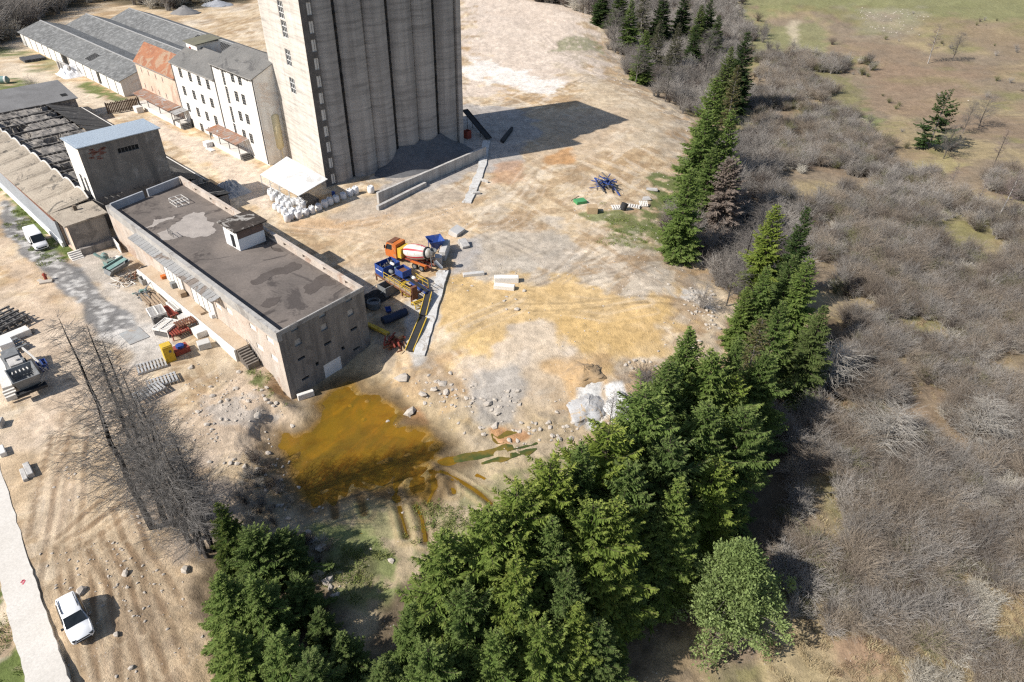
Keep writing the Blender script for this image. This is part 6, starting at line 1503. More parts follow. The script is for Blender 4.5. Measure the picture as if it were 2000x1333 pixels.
# --- batching plant beside it
a_, b__ = G(752, 545), G(812, 582); rz = math.atan2(b__[1] - a_[1], b__[0] - a_[0]); pb = G(785, 560)
BP = thing('batching_plant', 'mobile batching plant with blue hoppers and yellow railings beside the mixer lorry', 'machine', (pb[0], pb[1], 0), rz)
def openbox(mb, x0, x1, y0, y1, z0, z1, th=.07, sp=0):
    b4 = [(x0 + sp, y0 + sp), (x1 - sp, y0 + sp), (x1 - sp, y1 - sp), (x0 + sp, y1 - sp)]; t4 = [(x0, y0), (x1, y0), (x1, y1), (x0, y1)]
    c = ((x0 + x1) / 2, (y0 + y1) / 2); sh_ = lambda p: (p[0] + (th if p[0] < c[0] else -th), p[1] + (th if p[1] < c[1] else -th))
    vs = [(*p, z0) for p in b4] + [(*p, z1) for p in t4] + [(*sh_(p), z1) for p in t4] + [(*sh_(p), z0 + th) for p in b4]
    fs = [(3, 2, 1, 0)] + [(i, (i + 1) % 4, (i + 1) % 4 + 4, i + 4) for i in range(4)] + [(i + 4, (i + 1) % 4 + 4, (i + 1) % 4 + 8, i + 8) for i in range(4)] + [(i + 8, (i + 1) % 4 + 8, (i + 1) % 4 + 12, i + 12) for i in range(4)] + [(12, 13, 14, 15)]
    mb.add(vs, fs)
mb = MB(); openbox(mb, -4.2, -2.1, -1.5, 1.5, 1.1, 2.7); mb.build('blue_hopper', M_blue, BP)
mb = MB(); mb.bx(-3.9, -2.5, -1.525, -1.51, 1.9, 2.02); mb.build('hopper_stripe', M_carw, BP)
mb = MB(); openbox(mb, -.7, 1.1, -.5, 1.1, 2.0, 3.0); mx_ = mb.build('mixing_pan', M_blue, BP)
mb = MB(); mb.bx(-.55, .95, -.35, .95, 2.5, 2.6); mb.build('pan_grate', M_rustm, mx_)
mb = MB()
for y in (-1.5, 1.5): mb.bx(-4.2, 4.2, y - .1, y + .1, .8, 1.05)
for x in (-4.1, -2, 0, 2, 4.1):
    mb.bx(x - .08, x + .08, -1.4, 1.4, .82, 1.0)
    for y in (-1.45, 1.45): mb.bx(x - .09, x + .09, y - .09, y + .09, -.1, .8)
mb.build('base_frame', M_rustm, BP)
mb = MB(); mb.bx(-2.0, 4.1, -1.55, -.75, 1.06, 1.12); mb.bx(-2.0, 3.6, .9, 1.5, 1.06, 1.12); mb.build('walkway', M_wood, BP)
for y in (-1.58, 1.56):
    mb = MB()
    for z in (1.65, 2.2): mb.bar((-2.0, y, z), (4.2, y, z), .06, .06)
    for k in range(6): mb.bar((-2.0 + k * 1.24, y, 1.0), (-2.0 + k * 1.24, y, 2.2), .06, .06)
    mb.build('railing', M_yellow, BP)
mb = MB(); mb.bar((-.4, .3, 1.9), (5.2, .55, 1.1), .9, .25); cv = mb.build('conveyor', M_blue, BP)
mb = MB(); mb.bar((-.4, .31, 2.05), (5.2, .56, 1.25), .6, .04); mb.build('belt', M_cdark, cv)
mb = MB(); mb.bx(3.9, 4.35, -1.4, -.5, .2, 2.2); mb.build('control_box', M_rustm, BP)
for x, y, z, r, m_ in ((-1.5, .6, 2.1, .35, M_teal), (-1.6, -.5, 2.0, .28, M_greym), (-2.0, .1, 2.9, .2, M_cover), (1.6, 1.0, 1.7, .3, M_cover), (2.3, .9, 1.6, .25, M_rustm)):
    mb = MB(); mb.lathe((x - .45, y, z), (x + .45, y, z), [(0, r * .6), (.08, r), (.75, r), (.9, r * .5)], 12); mb.build('motor', m_, BP)
mb = MB()
for k in range(12): a0 = rnd.uniform(-3.9, -2.3); mb.bar((a0, rnd.uniform(-1.2, 1.2), 2.3), (a0 + rnd.uniform(-.6, .9), rnd.uniform(-1.2, 1.2), rnd.uniform(2.4, 3.0)), .1, .1)
mb.build('loose_rods', M_frame_d, BP)

# --- things round the mixer
def boxthing(name, label, cat_, px, py, size, mat, rz=None, z=0, open_=False, sp=0, legs=0, grp=None):
    p = P(px, py); mb = MB()
    if open_: openbox(mb, -size[0] / 2, size[0] / 2, -size[1] / 2, size[1] / 2, legs, legs + size[2], .08, sp)
    else: mb.box((0, 0, size[2] / 2 + legs), size)
    if legs:
        for x in (-1, 1):
            for y in (-1, 1): mb.bx(x * size[0] * .42 - .04, x * size[0] * .42 + .04, y * size[1] * .42 - .04, y * size[1] * .42 + .04, 0, legs + .1)
    return solo(name, mb, mat, label, cat_, (p[0], p[1], p[2] + z), YB if rz is None else rz, grp)
p = P(762, 570); r_ = ang((750, 572), (782, 556)); mb = MB(); openbox(mb, -1.5, 1.5, -.9, .9, 0, 1.5, .1); mb.bar((-1.6, -.95, 1.45), (-2.4, -.95, 1.2), .08, .08); mb.bar((-1.6, .95, 1.45), (-2.4, .95, 1.2), .08, .08)
solo('concrete_skip', mb, M_greym, 'open grey steel skip beside the batching plant', 'skip', p, r_)
p = P(851, 494); BH = thing('blue_funnel', 'blue pyramid funnel standing by the white concrete block', 'hopper', (p[0], p[1], p[2]), .4)
mb = MB(); t4 = [(-1, -1), (1, -1), (1, 1), (-1, 1)]
mb.add([(x * 1.25, y * 1.25, 2.5) for x, y in t4] + [(x * .2, y * .2, .5) for x, y in t4] + [(x * 1.15, y * 1.15, 2.5) for x, y in t4] + [(x * .15, y * .15, .7) for x, y in t4], [(i, (i + 1) % 4, (i + 1) % 4 + 4, i + 4)[::-1] for i in range(4)] + [(i + 8, (i + 1) % 4 + 8, (i + 1) % 4 + 12, i + 12) for i in range(4)] + [(i, (i + 1) % 4, (i + 1) % 4 + 8, i + 8) for i in range(4)] + [(12, 13, 14, 15)]); mb.build('funnel', M_blue, BH)
for x, y in t4: mb = MB(); mb.bar((x * .9, y * .9, -.1), (x * .85, y * .85, 1.75), .08, .08); mb.build('leg', M_blue, BH)
def slab(label, px, py, size, rz, mat=M_slab, name='concrete_block', z=0, tilt=0, grp=None):
    p = P(px, py); mb = MB(); mb.box((0, 0, 0), size); o = solo(name, mb, mat, label, 'concrete block', (p[0], p[1], p[2] + size[2] / 2 + z - .04), rz, grp, tilt)
    bv = o.modifiers.new('bevel', 'BEVEL'); bv.width = .05; bv.segments = 1; return o
slab('tall white concrete slab standing beside the blue funnel', 869, 497, (4.2, 1.0, 1.6), ang((863, 510), (876, 475)))
slab('white concrete block at the end of the tall slab by the blue funnel', 857, 515, (1.3, 1.1, 1.4), ang((863, 510), (876, 475)) + .15)
slab('pale tilted slab above the tall white concrete slab', 892, 457, (2.4, 1.7, .9), ang((880, 462), (905, 452)) + .3, tilt=.25)
slab('grey slab leaning right of the tall white concrete slab', 906, 481, (1.3, 1.9, .8), .5, M_conc_l, tilt=.3)
slab('long grey slab lying right of the white strip', 925, 538, (3.2, .7, .5), ang((905, 540), (945, 536)))
slab('upper of two white concrete beams on the ochre plateau', 989, 550, (3.6, 1.0, .9), ang((970, 550), (1008, 550)), M_cover)
slab('lower of two white concrete beams on the ochre plateau', 985, 564, (3.0, .85, .7), ang((970, 563), (1002, 566)), M_cover)
slab('white concrete block at the foot of the hall front wall', 598, 776, (2.0, .5, .85), ang((583, 782), (613, 772)), M_cover)
def strip(label, pts, wd, h, mat):
    w_ = [P(x, y) for x, y in pts]; mb = MB(); L = []; R_ = []
    for i, q in enumerate(w_):
        d = (w_[min(i + 1, len(w_) - 1)] - w_[max(i - 1, 0)])[:2]; d /= np.linalg.norm(d); nrm = np.array([-d[1], d[0]])
        jl, jr = rnd.uniform(-.08, .08), rnd.uniform(-.25, .25); L.append(q[:2] + nrm * (wd / 2 + jl)); R_.append(q[:2] - nrm * (wd / 2 + jr))
    poly = [tuple(q) for q in L] + [tuple(q) for q in R_[::-1]]; zs = [q[2] for q in w_] + [q[2] for q in w_[::-1]]
    n = len(L)
    for i in range(n - 1):
        vs = [(*L[i], w_[i][2] - .5), (*R_[i], w_[i][2] - .5), (*R_[i + 1], w_[i + 1][2] - .5), (*L[i + 1], w_[i + 1][2] - .5), (*L[i], w_[i][2] + h), (*R_[i], w_[i][2] + h), (*R_[i + 1], w_[i + 1][2] + h), (*L[i + 1], w_[i + 1][2] + h)]
        mb.add(vs, [(4, 5, 6, 7)[::-1], (0, 4, 7, 3), (1, 2, 6, 5), (0, 1, 5, 4), (3, 7, 6, 2)])
    return solo('concrete_kerb', mb, mat, label, 'kerb')
M_strip = pm('rough_white_concrete', (.70, .69, .66), (.54, .52, .49), 1.3, .92, .2, c3=(.44, .40, .35), fine=.3)
def dens(pts, k=6): return [(a_[0] + (b__[0] - a_[0]) * i / k, a_[1] + (b__[1] - a_[1]) * i / k) for a_, b__ in zip(pts[:-1], pts[1:]) for i in range(k)] + [pts[-1]]
strip('ragged white concrete strip beside the black conveyors', dens([(866, 532), (855, 570), (840, 625), (818, 697)]), 1.5, .35, M_strip)
strip('ragged white concrete strip leading from the silo corner', dens([(951, 276), (944, 318), (933, 352), (912, 398)]), 1.5, .25, M_strip)
slab('grey block beside the lower end of the upper white strip', 930, 380, (1.5, .6, .5), .3, M_conc_l)
slab('small leaning board next to the upper white strip', 946, 356, (1.8, .2, .6), -.6, M_conc_l, 'board')
def conveyor(label, p0, p1, z0, z1, wd, mats, legs=True, edge=None):
    a_, b__ = P(*p0), P(*p1); a_ = Vector((a_[0], a_[1], a_[2] + z0)); b__ = Vector((b__[0], b__[1], b__[2] + z1)); d = (b__ - a_); L = d.length; rz = math.atan2(d.y, d.x); sl_ = d.z / math.hypot(d.x, d.y)
    R_ = thing('conveyor', label, 'conveyor', (a_.x, a_.y, a_.z), rz); Lh = math.hypot(d.x, d.y); f = lambda x: sl_ * x
    mb = MB(); mb.bar((0, 0, .3), (Lh, 0, .3 + f(Lh)), wd * .8, .08); mb.build('belt', mats[0], R_)
    for s in (-1, 1):
        mb = MB(); mb.bar((0, s * wd / 2, .3), (Lh, s * wd / 2, .3 + f(Lh)), .1, .28); mb.build('side_rail', mats[1], R_)
    for x in (.1, Lh - .1): mb = MB(); mb.tube((x, -wd / 2 + .06, .3 + f(x)), (x, wd / 2 - .06, .3 + f(x)), .16, n=10); mb.build('roller', M_cdark, R_)
    if legs:
        for x in (Lh * .2, Lh * .75):
            mb = MB()
            for s in (-1, 1): mb.bar((x, s * wd / 2, .2 + f(x)), (x, s * wd / 2, -z0 - .1 + 0 * x - (0)), .08, .08)
            mb.build('support', mats[1], R_)
    return R_
conveyor('longer black conveyor with yellow rails along the white strip', (800, 690), (827, 628), .15, .4, 1.05, (M_cdark, M_yellow))
conveyor('short black conveyor with a yellow rail above the longer one', (826, 622), (838, 585), .2, .9, .9, (M_cdark, M_yellow))
conveyor('black conveyor leaning against the silo corner', (909, 245), (955, 276), 3.2, .3, 1.3, (M_cdark, M_cdark))
mb = MB()
a_, b__ = P(975, 277), P(996, 252); d = b__ - a_; L = np.linalg.norm(d[:2])
mb.bx(0, L, -.75, -.25, 0, .5); solo('black_beam', mb, M_cdark, 'upper of two black beams lying in the silo shadow', 'beam', a_, math.atan2(d[1], d[0]), 'black beams in the silo shadow')
mb = MB(); mb.bx(.3, L - .4, -.25, .25, 0, .5); p = P(981, 281); solo('black_beam', mb, M_cdark, 'lower of two black beams lying in the silo shadow', 'beam', p, math.atan2(d[1], d[0]) + .03, 'black beams in the silo shadow')
boxthing('red_tank', 'dark red tank beneath the black conveyor at the silo corner', 'tank', 913, 270, (1.3, 1.2, 1.7), M_red, open_=True)
p = P(800, 578); mb = MB()
for t0 in range(20):
    q0, q1 = 2 * math.pi * t0 / 20, 2 * math.pi * (t0 + 1) / 20
    for y in (-.35, .35): mb.bar((1.05 * math.cos(q0), y, 1.05 + 1.05 * math.sin(q0)), (1.05 * math.cos(q1), y, 1.05 + 1.05 * math.sin(q1)), .16, .16)
    if t0 % 4 == 0: mb.bar((1.05 * math.cos(q0), -.35, 1.05 + 1.05 * math.sin(q0)), (1.05 * math.cos(q0), .35, 1.05 + 1.05 * math.sin(q0)), .1, .1)
solo('cable_reel', mb, M_yellow, 'yellow steel ring reel beside the batching plant', 'reel', p, .5, None, -.4)
p = P(818, 598); mb = MB()
for q in range(8):
    a0 = math.pi * q / 7
    mb.bar((-.8, .7 * math.cos(a0), .7 * math.sin(a0) + .1), (.8, .7 * math.cos(a0), .7 * math.sin(a0) + .1), .08, .08)
for x in (-.8, .8):
    for q in range(7): mb.bar((x, .7 * math.cos(math.pi * q / 7), .7 * math.sin(math.pi * q / 7) + .1), (x, .7 * math.cos(math.pi * (q + 1) / 7), .7 * math.sin(math.pi * (q + 1) / 7) + .1), .12, .12)
solo('barrel_cage', mb, M_yellow, 'yellow cage guard at the top of the black conveyors', 'cage', p, .6)
# shaded corner next to the hall
p = P(759, 612); WB = thing('wheelbarrow', 'blue wheelbarrow tipped in the shade of the hall', 'wheelbarrow', p, 1.9)
mb = MB(); openbox(mb, -.6, .6, -.4, .4, .35, .75, .04, .12); mb.build('tray', M_blue, WB)
for s in (-1, 1): mb = MB(); mb.bar((.5, s * .2, .25), (-1.2, s * .33, .7), .05, .05); mb.build('handle', M_frame_d, WB)
wheel(WB, .75, 0, .22, .1)
p = P(731, 600); mb = MB(); mb.lathe((0, 0, 0), (0, 0, 1.2), [(0, .9), (.9, .95), (1.0, .95), (1.05, .85), (.6, .8)], 18); solo('round_tank', mb, M_greym, 'round grey open tank in the shade beside the hall', 'tank', p)
p = P(735, 582); mb = MB(); n = 14; vs = [(x / (n - 1) * 5 - 2.5, y / (n - 1) * 3 - 1.5, max(0, 1.0 * (1 - ((x / (n - 1) - .5) * 2) ** 2) * (1 - ((y / (n - 1) - .5) * 2) ** 2)) * (.7 + .6 * rnd.random())) for y in range(n) for x in range(n)]
mb.add(vs, [(j * n + i, j * n + i + 1, (j + 1) * n + i + 1, (j + 1) * n + i) for j in range(n - 1) for i in range(n - 1)]); solo('tarpaulin', mb, M_cdark, 'crumpled black tarpaulin in the shade of the hall', 'tarp', p, .6)
p = P(772, 625); mb = MB(); mb.lathe((-2, 0, .6), (2, 0, .6), [(0, .3), (.1, .6), (3.8, .6), (3.9, .3)], 14); solo('dark_tank', mb, pm('navy', (.03, .04, .08), (.02, .03, .05), 1, .5, .03), 'dark navy tank lying in the shade by the hall', 'tank', p, ang((752, 632), (795, 615)))
p = P(738, 648); mb = MB(); d_ = ang((722, 638), (760, 656)); mb.bx(-2.0, 2.0, -.3, .3, .3, .62); mb.bar((-2, .4, .1), (2, .4, .1), .1, .1); mb.bar((.2, -.2, .6), (1.0, -.6, 1.4), .08, .08); solo('yellow_beam', mb, M_yellow, 'yellow beam lying at the corner of the hall', 'beam', p, d_)
def heap(name, label, cat_, px, py, n, R_, L, mats, zmax=.8, th=.08, rz=0):
    p = P(px, py); mb = MB()
    for _ in range(n):
        c = Vector((rnd.gauss(0, R_ * .5), rnd.gauss(0, R_ * .5), rnd.uniform(.08, zmax))); a0 = rnd.uniform(0, 6.28); l = L * rnd.uniform(.4, 1); d = Vector((math.cos(a0), math.sin(a0), rnd.uniform(-.25, .45))) * l / 2
        if c.z - abs(d.z) < -.1: c.z += abs(d.z)
        mb.bar(c - d, c + d, th * rnd.uniform(.6, 1.8), th * rnd.uniform(.6, 1.6), rnd.randrange(len(mats)))
    return solo(name, mb, mats, label, cat_, p, rz)
heap('scrap_heap', 'heap of rust-red scrap below the yellow beam', 'scrap', 768, 675, 40, 1.2, 1.8, [M_rustm, M_red], .9, .12)
boxthing('wooden_box', 'small wooden box next to the rust-red scrap', 'box', 780, 664, (.9, .9, .9), M_wood)
heap('steel_scrap', 'tangled heap of blue steel frames on the far side of the yard', 'scrap', 1182, 368, 34, 1.7, 4.2, [M_blue, M_frame_d, M_blue], 1.6, .13)
boxthing('green_crate', 'flat green crate left of the cardboard box', 'crate', 1133, 396, (2.0, 1.6, .5), pm('green_paint', (.09, .33, .13), (.07, .25, .1), 1, .6, .03), .4)
boxthing('cardboard_box', 'tan cardboard box on the grass patch', 'box', 1156, 415, (1.8, 1.6, 1.2), pm('cardboard', (.48, .35, .21), (.42, .30, .18), 1, .85, .03), .0)
p = P(1216, 410); mb = MB(); mb.lathe((0, 0, 0), (.4, .3, 1.4), [(0, .5), (.05, .6), (1.2, .6), (1.25, .5)], 14); solo('black_barrel', mb, M_cdark, 'black barrel leaning on the pallet on the grass patch', 'barrel', p)
def pallet(label, px, py, L, W, h, mat, nsl, rz, name='pallet', grp=None, tilt=0, legs=True, mid=True, cross=.1, z=0):
    p = P(px, py); mb = MB()
    for k in range(nsl): x = -L / 2 + L * (k + .5) / nsl; mb.bx(x - L / nsl * .28, x + L / nsl * .28, -W / 2, W / 2, h - .1, h)
    for y in ((-W / 2 + .05, 0, W / 2 - .05) if mid else (-W / 2 + .05, W / 2 - .05)): mb.bx(-L / 2, L / 2, y - cross / 2, y + cross / 2, h - .22, h - .11)
    if legs:
        for x in (-L / 2 + .1, L / 2 - .1):
            for y in (-W / 2 + .06, W / 2 - .06): mb.bx(x - .06, x + .06, y - .06, y + .06, 0, h - .22)
    return solo(name, mb, mat, label, 'pallet' if name == 'pallet' else 'rack', (p[0], p[1], p[2] + z), rz, grp, tilt)
pallet('white pallet under the black barrel', 1208, 407, 2.6, 1.6, .3, M_cover, 6, .1)
pallet('white pallet right of the black barrel', 1236, 404, 2.6, 1.2, .25, M_cover, 6, -.25)
pallet('upright-looking white pallet at the right end of the scrap', 1256, 401, 1.6, 1.2, .5, M_cover, 5, .1, tilt=.5)
slab('flat grey sheet at the right end of the scrap', 1260, 388, (2.0, 1.6, .12), .2, M_conc_l, 'sheet')
slab('grey flat stone slab right of the blue steel frames', 1272, 371, (2.4, 1.2, .25), -.1, M_conc_l)
boxthing('wooden_plank', 'plank lying left of the green crate', 'plank', 1122, 388, (2.6, .25, .12), M_wood, .9)

# --- big bags
def bagmesh(seed):
    rg = random.Random(seed); mb = MB(); n = 16; prof_ = [(0, .40), (.06, .47), (.35, .53), (.75, .51), (1.02, .46), (1.12, .42), (1.13, .36), (1.0, .33), (.98, .02)]
    sq = [1 + .10 * abs(math.cos(2 * (2 * math.pi * i / n))) + rg.uniform(-.03, .03) for i in range(n)]
    vs = []; 
    for k, (z, r) in enumerate(prof_):
        for i in range(n): t_ = 2 * math.pi * i / n; rr = r * sq[i] * (1 + rg.uniform(-.025, .025)); vs.append((rr * math.cos(t_) + z * rg.uniform(-.01, .01), rr * math.sin(t_), z + rg.uniform(-.02, .02)))
    fs = [(k * n + i, k * n + (i + 1) % n, (k + 1) * n + (i + 1) % n, (k + 1) * n + i) for k in range(len(prof_) - 1) for i in range(n)]; fs += [tuple((len(prof_) - 1) * n + i for i in range(n))]
    mb.add(vs, fs); me = mb.mesh('bag', M_bag); me.polygons.foreach_set('use_smooth', [True] * len(me.polygons)); 
    hb = MB()
    for i in range(4):
        t_ = math.pi / 4 + math.pi / 2 * i; c = (.42 * math.cos(t_), .42 * math.sin(t_)); e = (.20 * math.cos(t_ + .5), .20 * math.sin(t_ + .5))
        hb.bar((c[0], c[1], 1.05), ((c[0] + e[0]) / 2, (c[1] + e[1]) / 2, 1.32), .06, .02); hb.bar(((c[0] + e[0]) / 2, (c[1] + e[1]) / 2, 1.32), (e[0], e[1], 1.12), .06, .02)
    return me, hb.mesh('lifting_loop', M_bag)
BAGM = [bagmesh(i) for i in range(4)]
BAGS = [(535, 395), (546, 402), (556, 407), (566, 411), (557, 424), (549, 418), (540, 413), (568, 432), (583, 430), (572, 424), (598, 424), (610, 420), (586, 421), (623, 414), (635, 408), (645, 403), (657, 398), (671, 392), (684, 386), (695, 382), (530, 385), (541, 390), (552, 396), (562, 400), (575, 404), (586, 405), (562, 436), (592, 410)]
for i, (px, py) in enumerate(BAGS):
    q = G(px, py - 3); bm, lm = BAGM[i % 4]
    lb = {19: 'white bulk bag nearest the silo at the end of the row', 16: 'white bulk bag at the bend of the row below the blind windows', 26: 'white bulk bag at the near left corner of the bag cluster'}.get(i, 'white bulk bag standing in the cluster around the white canopy')
    t_ = thing('bulk_bag', lb, 'bulk bag', (q[0], q[1], 0), rnd.uniform(0, 6), 'bulk bags round the canopy'); s = rnd.uniform(.98, 1.14); t_.scale = (s, s, s * rnd.uniform(.95, 1.1))
    for m_ in (bm, lm): o = bpy.data.objects.new(m_.name, m_); COL.objects.link(o); o.parent = t_
q = G(725, 377); t_ = thing('bulk_bag', 'lone white bulk bag between the bag row and the aggregate heap', 'bulk bag', (q[0], q[1], 0), .4); t_.scale = (1.15,) * 3
for m_ in BAGM[1]: o = bpy.data.objects.new(m_.name, m_); COL.objects.link(o); o.parent = t_
p = G(652, 385); mb = MB(); mb.lathe((0, 0, 0), (0, 0, 1), [(0, .3), (1.0, .3), (1.02, .2)], 12); solo('blue_drum', mb, M_blue, 'dark blue drum under the edge of the white canopy', 'drum', (p[0], p[1], 0))
boxthing('dark_pallet_stack', 'dark pile of pallets under the white canopy', 'pile', 603, 395, (3.5, 2.2, .9), M_frame_d)

# --- west yard
M_galv = pm('galvanised', (.52, .52, .51), (.38, .37, .36), 1.2, .7, .05, c3=(.30, .27, .24))
def rack(label, px, py, L, W, h, mat, nx_, rz, grp='steel formwork racks'):
    p = P(px, py); R_ = thing('formwork_rack', label, 'rack', p, rz, grp)
    mb = MB(); mb.bx(-L / 2, L / 2, -W / 2, -W / 2 + .12, h - .3, h); mb.bx(-L / 2, L / 2, W / 2 - .12, W / 2, h - .3, h); mb.bx(-L / 2, L / 2, -.06, .06, h - .3, h + .02)
    for x in (-L / 2, L / 2 - .1): mb.bx(x, x + .1, -W / 2 + .12, W / 2 - .12, h - .3, h - .01)
    for x in (-L / 2 + .06, L / 2 - .06):
        for y in (-W / 2 + .06, W / 2 - .06): mb.bx(x - .05, x + .05, y - .05, y + .05, 0, h - .3)
    mb.build('frame', M_cover, R_)
    mb = MB()
    for k in range(nx_): x = -L / 2 + L * (k + .5) / nx_; mb.bx(x - L / nx_ * .17, x + L / nx_ * .17, -W / 2 + .125, W / 2 - .125, h - .2, h - .06)
    mb.build('slats', M_cover, R_); mb = MB(); mb.bx(-L / 2 + .1, L / 2 - .1, -W / 2 + .15, W / 2 - .15, .05, h - .6); mb.build('shuttering', M_frame_d, R_); return R_
ay = ang((300, 640), (330, 672)); az = ay + math.pi / 2
rack('grey slatted formwork rack furthest up the row by the dock', 310, 622, 2.5, 2.0, 1.3, M_greym, 9, ang((288, 610), (306, 640)))
rack('grey slatted formwork rack beside the red frames', 329, 648, 2.6, 2.3, 1.2, M_greym, 9, ang((310, 650), (332, 632)))
rack('narrow grey slatted rack close to the dock edge', 344, 606, 2.8, 1.2, .9, M_greym, 9, ang((333, 596), (356, 616)))
pallet('red slatted frame left of the narrow grey rack', 333, 615, 3.2, 1.1, .7, M_red, 9, ang((325, 603), (350, 623)), 'slatted_rack', 'red slatted racks')
pallet('red slatted frame stacked behind the yellow toilet', 352, 655, 2.4, 1.6, .9, M_red, 8, az, 'slatted_rack', 'red slatted racks')
pallet('dark red slatted frame between the rack and the round concrete ring', 366, 644, 2.4, 1.6, 1.3, M_rustm, 8, az, 'slatted_rack', 'red slatted racks')
p = P(333, 703); PT = thing('portable_toilet', 'yellow portable toilet cabin beside the red frames', 'toilet', p, ang((320, 715), (344, 706)))
mb = MB(); mb.bx(-.58, .58, -.55, .55, .08, 2.15); mb.bx(-.62, .62, -.59, .59, 0, .09); mb.build('cabin', M_yellow, PT)
mb = MB(); mb.bx(-.62, .62, -.6, .6, 2.153, 2.22); mb.box((0, 0, 2.28), (1.05, 1.0, .12)); mb.build('roof', M_yellow, PT)
mb = MB(); mb.bx(-.42, .42, -.58, -.555, .15, 2.05); dr = mb.build('door', pm('yellow_door', (.70, .44, .03), (.6, .38, .03), 1.5, .5, .02), PT)
mb = MB(); mb.bx(.05, .33, -.60, -.583, 1.35, 1.7); mb.build('sign_plate', M_frame_d, dr)
p = P(355, 688); RB = thing('red_machine', 'red motor unit with a blue drum beside the yellow toilet', 'machine', p, az)
mb = MB(); mb.bx(-.9, .9, -.7, .7, .1, .8); mb.bx(-1.3, -.9, -.4, .4, .2, .5); mb.build('housing', M_red, RB); mb = MB(); mb.lathe((0, 0, .8), (0, 0, 1.2), [(0, .5), (.3, .5), (.35, .3)], 12); mb.build('drum', M_blue, RB)
p = P(383, 630); mb = MB(); mb.lathe((0, 0, 0), (0, 0, 1), [(0, .8), (.9, .8), (.9, .62), (.1, .6)], 20); solo('concrete_ring', mb, M_slab, 'round concrete ring by the dock', 'ring', p)
slab('broad white slab block below the round concrete ring', 394, 652, (1.8, 1.8, .9), ay, M_cover)
slab('grey concrete block with one slanting face near the yellow toilet', 400, 678, (1.5, 1.2, .9), az - .2)
slab('flat grey block left of the round concrete ring', 362, 622, (1.6, 1.6, .5), ay)
slab('flat grey block up the row from the round ring', 372, 610, (1.4, 1.2, .5), ay + .2)
pallet('upper white slatted steel ramp on the sandy ground', 297, 717, 3.4, 2.0, .35, M_galv, 9, ang((273, 722), (320, 708)), 'steel_ramp', 'white steel ramps', cross=.16)
pallet('middle white slatted steel ramp next to the dead larches', 318, 748, 3.4, 1.8, .45, M_galv, 9, ang((290, 756), (345, 738)), 'steel_ramp', 'white steel ramps', cross=.16)
pallet('lower white slatted steel ramp half hidden by larch twigs', 293, 772, 3.4, 1.8, .7, M_galv, 9, ang((270, 785), (310, 765)), 'steel_ramp', 'white steel ramps', cross=.16)
# plate over the pit
p = P(262, 656); mb = MB(); mb.bx(-1.7, 1.7, -1.25, 1.25, -.2, .07); o = solo('steel_plate', mb, pm('plate', (.40, .41, .40), (.33, .31, .29), .9, .8, .05, c3=(.40, .33, .26)), 'flat grey plate set in the ground below the dark gravel strip', 'plate', p, ang((240, 645), (268, 672)))
# teal mixer wreck and debris
p = P(232, 530); TM = thing('teal_machine', 'old teal green machine with a tipped grey trough by the hall', 'machine', p, ang((215, 540), (250, 525)))
mb = MB(); mb.add([(-1.8, -.8, .25), (1.2, -.9, .7), (1.2, .7, .7), (-1.8, .6, .25), (-1.5, -1.1, .9), (1.6, -1.1, 1.5), (1.6, .9, 1.5), (-1.5, .9, .9)], [(3, 2, 1, 0), (0, 1, 5, 4), (1, 2, 6, 5), (2, 3, 7, 6), (3, 0, 4, 7)]); mb.build('trough', M_greym, TM)
mb = MB(); mb.bar((-1.6, .9, .95), (1.6, .9, 1.5), .2, .3); mb.bar((-1.4, -.1, 1.0), (1.5, -.1, 1.5), .9, .06); mb.build('trough_lid', M_teal, TM)
mb = MB(); mb.bx(-.6, .6, 1.4, 2.4, 0, 1.3); mb.lathe((0, 2.9, .2), (0, 2.9, 2.2), [(0, .5), (1.6, .5), (1.9, .2)], 12); mb.bar((-.3, 2.2, 1.2), (-.9, 3.8, 2.1), .3, .3); mb.build('motor_block', M_teal, TM)
mb = MB(); mb.box((1.2, 2.0, .75), (1.3, 1.2, .6), .3); mb.build('panel', M_cover, TM)
heap('wire_scrap', 'tangled thin scrap rods next to the teal machine', 'scrap', 262, 543, 46, 1.6, 2.2, [M_frame_d, M_wood, M_rustm], .5, .06)
heap('plank_litter', 'thin wooden slats scattered on the ground in front of the scrap rods', 'planks', 240, 552, 34, 1.5, 2.0, [M_wood, M_cover], .12, .07)
for i, (px, py, n) in enumerate(((292, 583, 9), (308, 592, 8))):
    p = P(px, py); mb = MB()
    for k in range(n): mb.bx(rnd.uniform(-2.4, -1.8), rnd.uniform(1.6, 2.4), -.9 + .22 * k, -.9 + .22 * k + .16, .12, .30 + .1 * (k % 2))
    for x in (-1.5, 0, 1.4): mb.bx(x, x + .12, -1, 1.1, 0, .115)
    solo('timber_stack', mb, M_wood, ['stack of pale timber nearest the scrap rods', 'stack of pale timber next to the narrow grey rack'][i], 'timber', p, ay, 'timber stacks')
heap('pipe_scrap', 'grey and blue pipes in front of the timber stacks', 'pipes', 281, 576, 16, .9, 2.4, [M_greym, M_steel, M_teal], .5, .12)
boxthing('open_trough', 'dark empty steel trough against the hall wall', 'trough', 287, 533, (1.4, 1.0, .8), M_greym, ay, open_=True)
boxthing('open_trough', 'dark steel trough lower down in the scrap row', 'trough', 283, 553, (1.5, 1.0, .9), M_frame_grey, ay, open_=True)
boxthing('orange_tub', 'small orange tub on the loading dock', 'tub', 325, 557, (.7, .7, .45), M_orange, ay, z=1.15)
boxthing('white_sack', 'small white sack at the corner of the loading dock', 'sack', 421, 633, (.8, .7, .6), M_bag, ay, z=1.1)
slab('white leaning board at the rear corner of the hall', 232, 488, (3.2, .15, 1.6), ang((221, 470), (240, 492)), M_cover, 'board')
